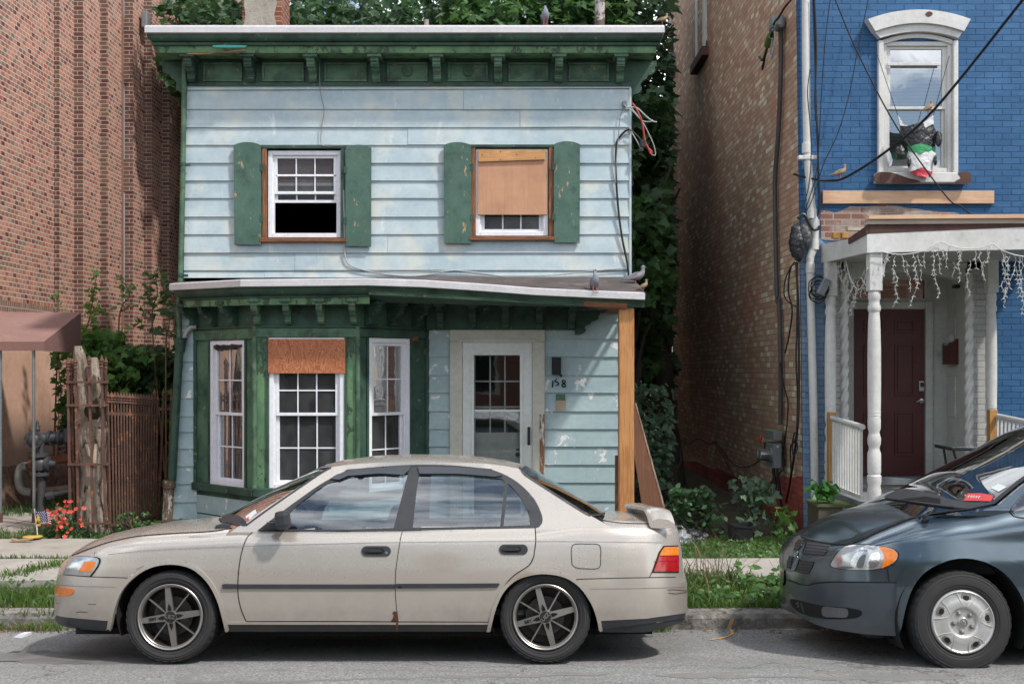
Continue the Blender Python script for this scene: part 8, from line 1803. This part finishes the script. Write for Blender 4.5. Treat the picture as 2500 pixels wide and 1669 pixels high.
part('panel_gap', mbs, SEAMM, van, None, False)
vdec('badge', sp2(I((762,745),(778,720),(785,728),(775,752),(766,760)), 3, True), BRT, .012, 4, None, (), .006)
vdec('air_intake', sp2(I((738,1025),(800,1035),(870,1052),(960,1068),(1100,1080),(1175,1095),(1190,1118),(1160,1142),(1080,1152),(960,1150),(860,1134),(790,1105),(750,1070)), 4, True), SEAMM, .0085, 9, None, (), .001)
vdec('fog_lamp', sp2(I((945,1074),(1020,1078),(1098,1088),(1096,1138),(1020,1140),(946,1132)), 3, True), DRK, .011, 8, None, (), .004); vdec('intake_bar', I((800,1050),(815,1052),(830,1112),(818,1108)), TRIM, .011, 6, None, (), .004)
mb = MB(); mb.bevbox(-.54, -.40, .30, .55, .18, .25, .02); part('air_deflector', mb, TRIM, van)
# cowl, wipers, screen edge
vdec('cowl_grille', sp2(I((1338,386),(1380,355),(1425,334),(1480,332),(1560,345),(1660,368),(1735,395),(1768,432),(1765,445),(1690,438),(1560,420),(1440,402)), 3, True), TRIM, .012, 8, None, (), .01)
vdec('cowl', I((1765,445),(1768,428),(1735,392),(1830,412),(1990,418),(2028,402),(2022,424),(1870,457)), TRIM, .008, 8, None, (), .01)
mb = MB()
for k in range(9): seam(VF, BVV, sp2(I((1440+k*18,398-k*2.0),(1560+k*12,412-k*2.4),(1690,428-k*4)), 3), .55, .0135, 8, False, mb)
part('cowl_slot', mb, SEAMM, van, None, False)
bq = lambda q, o_: (lambda h: h[0] + h[1]*o_ if h[0] is not None else VF.Q(q, .6))(BVV.ray_cast(VF.o, VF.ray(q)))
for L, r_ in (([(680,285),(760,278),(960,255),(1150,285),(1330,320)], .011), ([(1010,262),(1180,330),(1390,420)], .014), ([(1390,405),(1400,460),(1385,520)], .034), ([(545,310),(570,290),(680,290)], .010), ([(770,290),(815,340)], .012)):
    mb = MB(); mb.tube([bq(zV(*q), .025) for q in L], r_, 7); part('wiper', mb, BLACK, van)
mb = MB(); seam(VF, BVV, sp2([zV(1880,497), zV(2100,312), zV(2349,118), zI(2330,205), zI(2500,100)], 4), 4.2, .010, 8, False, mb); part('screen_seal', mb, BLACK, van, None, False)
vdec('windscreen_card', [zV(*q) for q in ((1435,450),(1500,335),(1700,335),(1895,365),(1850,455),(1600,448))], PINK, .003, 5, None, (), 0)
mb = MB(); [seam(VF, BVV, [zV(a, b), zV(a+26, b-32)], .9, .005, 3, False, mb) for a, b in ((1505,400),(1545,402),(1580,405),(1620,408),(1660,410))]; part('card_print', mb, STICK, van, None, False)
vdec('windscreen_sticker', [zV(*q) for q in ((1840,255),(1960,190),(2095,240),(1970,312))], STICK, .004, 6, None, (), 0)
# interior hints and wheels
mb = MB(); mb.bevbox(-.1, .75, .2, 2*VC-.2, .6, 1.02, .06); part('dashboard', mb, CABIN, van); mb = MB(); mb.box(.6, 3.6, .14, 2*VC-.14, .3, .34); part('floor', mb, CABIN, van)
for y in (.55, 1.45):
    mb = MB(); M_ = Matrix.Translation((1.75, y, .7)) @ Matrix.Rotation(.25, 4, 'Y'); mb.bevbox(-.08, .08, -.25, .25, -.1, .62, .06, M_); s_ = part('seat', mb, SEATM, van); mb = MB(); mb.bevbox(-.05, .05, -.13, .13, .66, .84, .04, M_); part('headrest', mb, SEATM, s_)
mb = MB(); mb.bevbox(-.07, .07, -.11, .06, -.09, .09, .035, Matrix.Translation(VF.Q(zI(2560,470), -.10))); part('side_mirror', mb, BLACK, van)
CAPM = basic('silver_wheel_cover', (.56,.55,.53), (.47,.46,.44), 6, .34, .55, .08, 60, dirt=(.24,.21,.17), dth=.64, dscale=9)
def van_wheel(xw, yo, zc, full=True):
    r_, rim = .326, .206; ty_ = wheel_tyre('wheel', van, r_, .215, rim, (xw, yo, zc))
    if not full: return
    mb = MB(); mb.lathe([(rim, .014), (rim*.985, .0), (rim*.95, -.004), (rim*.93, .003), (rim*.88, .006), (rim*.70, -.006), (rim*.50, -.012), (rim*.44, -.008), (rim*.40, .006), (rim*.16, .008), (rim*.15, -.004), (rim*.12, -.008), (0, -.009)], (xw, yo, zc), 'y', 60); cp_ = part('wheel_cover', mb, CAPM, ty_, None, True, 50)
    c_ = Vector((xw, yo, zc))
    for k in range(5):
        a = R(10 + 72*k); u = Vector((math.cos(a), 0, math.sin(a))); v_ = Vector((-math.sin(a), 0, math.cos(a)))
        rim_pts = [(.130,.010),(.140,.030),(.165,.034),(.178,.026),(.181,0),(.178,-.026),(.165,-.034),(.140,-.030),(.130,-.010)]
        mb = MB(); mb.add([c_ + u*p + v_*q + Vector((0, -.0055 if p < .15 else .0005, 0)) for p, q in rim_pts], [tuple(range(9))]); mb.add([c_ + u*(.156 + (p-.156)*.62) + v_*q*.6 + Vector((0, -.0075 if p < .15 else -.003, 0)) for p, q in rim_pts], [tuple(range(9))])
        part('vent_hole', sub(mb, lambda f: min(f) < 9), basic('shaded_cover', (.20,.185,.165), None, 6, .5, .3, 0), cp_, None, False); part('vent_hole', prune(sub(mb, lambda f: min(f) >= 9)), SEAMM, cp_, None, False)
        a2 = R(44 + 72*k); mb = MB(); mb.lathe([(.016, .012), (.016, -.001), (.012, -.002), (.011, .006)], c_ + Vector((math.cos(a2)*.062, 0, math.sin(a2)*.062)), 'y', 14); mb.lathe([(.0105, .006), (.010, -.006), (0, -.009)], c_ + Vector((math.cos(a2)*.062, 0, math.sin(a2)*.062)), 'y', 8); part('lug_nut', mb, STEEL if k % 2 else RIMM, cp_)
        # swept ridges of the star pattern
        for s in (-1, 1): mb = MB(); mb.tube([c_ + u*.105 + v_*s*.012 + Vector((0,-.0105,0)), c_ + u*.14 + v_*s*.042 + Vector((0,-.006,0)), c_ + u*.182 + v_*s*.062 + Vector((0,.002,0))], [.004,.0035,.002], 6); part('star_ridge', mb, CAPM, cp_)
    mb = MB(); mb.lathe([(.026, -.009), (.024, -.012), (.018, -.012), (.017, -.0095)], c_, 'y', 20); mb.tube([c_ + Vector((-.009,-.0115,.008)), c_ + Vector((0,-.0125,-.012)), c_ + Vector((.009,-.0115,.008))], .003, 5); part('centre_emblem', mb, RIMM, cp_)
van_wheel(0, .012, .3225); van_wheel(2.878, .012, .3225); van_wheel(0, 2*VC-.23, .3225, False); van_wheel(2.878, 2*VC-.23, .3225, False)
def well(par, xw, r_, y0, y1):
    mb = MB(); rows = [[Vector((xw + q*math.cos(a), y, .33 + q*math.sin(a))) for a in np.linspace(-.45, 3.59, 30)] for q, y in ((r_, y0), (r_, y1), (.02, y1))]; mb.grid(rows, True); part('wheel_well', mb, WELL, par)
well(van, 0, .42, .03, .36); well(van, 2.878, .40, .03, .36)
well(car, -1.2325, .365, .055, .32); well(car, 1.2325, .365, .055, .32)
mb = MB(); mb.box(-.42, 3.6, .2, 2*VC-.2, .19, .24); part('underbody', mb, WELL, van)
# ================================================================ the other side of the street (seen only as reflections)
def rowhouse(name, label, x0, x1, y, h, mat, seed):
    r = random.Random(seed); t_ = thing(name, label, 'house', ((x0+x1)/2, y, 0)); mb = MB(); mb.box(x0, x1, *((y-8, y) if y < 0 else (y+.1, y+8)), -.3, h); part('wall', mb, mat, t_)
    mb = MB(); mb.box(x0-.1, x1+.1, y, y+.35, h-.4, h+.05); part('cornice', mb, GRND, t_)
    n = max(2, int((x1-x0)/1.9))
    for k in range(n):
        xc = x0 + (x1-x0)*(k+.5)/n
        for z in (1.1, 4.2):
            mb = MB(); mb.box(xc-.5, xc+.5, y, y+.06, z, z+1.9); w_ = part('window', mb, WHT, t_); mb = MB(); mb.box(xc-.42, xc+.42, y+.055, y+.07, z+.08, z+1.82); part('pane', mb, DARKIN, w_)
RB = brick('opposite_brick', [(0, (.26,.10,.07)), (.5, (.33,.14,.10)), (1, (.22,.085,.06))], (.33,.28,.24), plane='xz')
rowhouse('brick_house', 'red brick row house across the street, behind the camera to the left', -26, -6.2, -13.5, 6.2, RB, 1)
rowhouse('brick_house', 'red brick row house across the street, straight behind the camera', -6, 2.0, -14.0, 4.9, RB, 2)
rowhouse('painted_house', 'grey painted house across the street, behind the camera to the right', 6.5, 24, -13.0, 6.6, basic('grey_house_paint', (.30,.30,.29), None, 3, .7), 3)
tree('street maple across the road behind the camera, left of centre', (-3.6, -10.5, 0), (-3.5, -10.8, 3.6), .2, [(-6.5,-.8,-12.6,-9,2.7,5.8)], 1500, .42, LEAFM, 91, 6, group='street trees across the road', th=-.25, f=.6)
tree('street maple across the road behind the camera, right of centre', (4.4, -11, 0), (4.3, -11.3, 3.8), .2, [(1.6,7.4,-13.2,-9.4,2.6,6.2)], 1700, .42, LEAFM, 92, 6, group='street trees across the road', th=-.25, f=.6)
rowhouse('brick_house', 'plain brick row house further up the street to the right, outside the photo', 10.5, 22, 13.2, 7.5, RB, 4)
tree('street maple up the street to the right, outside the photo', (13, 7, 0), (13.2, 6.8, 3.8), .2, [(10.8,15.5,4.6,9.6,1.2,6.6)], 1900, .40, LEAFM, 93, 6, group='street trees across the road', th=-.3, f=.6)
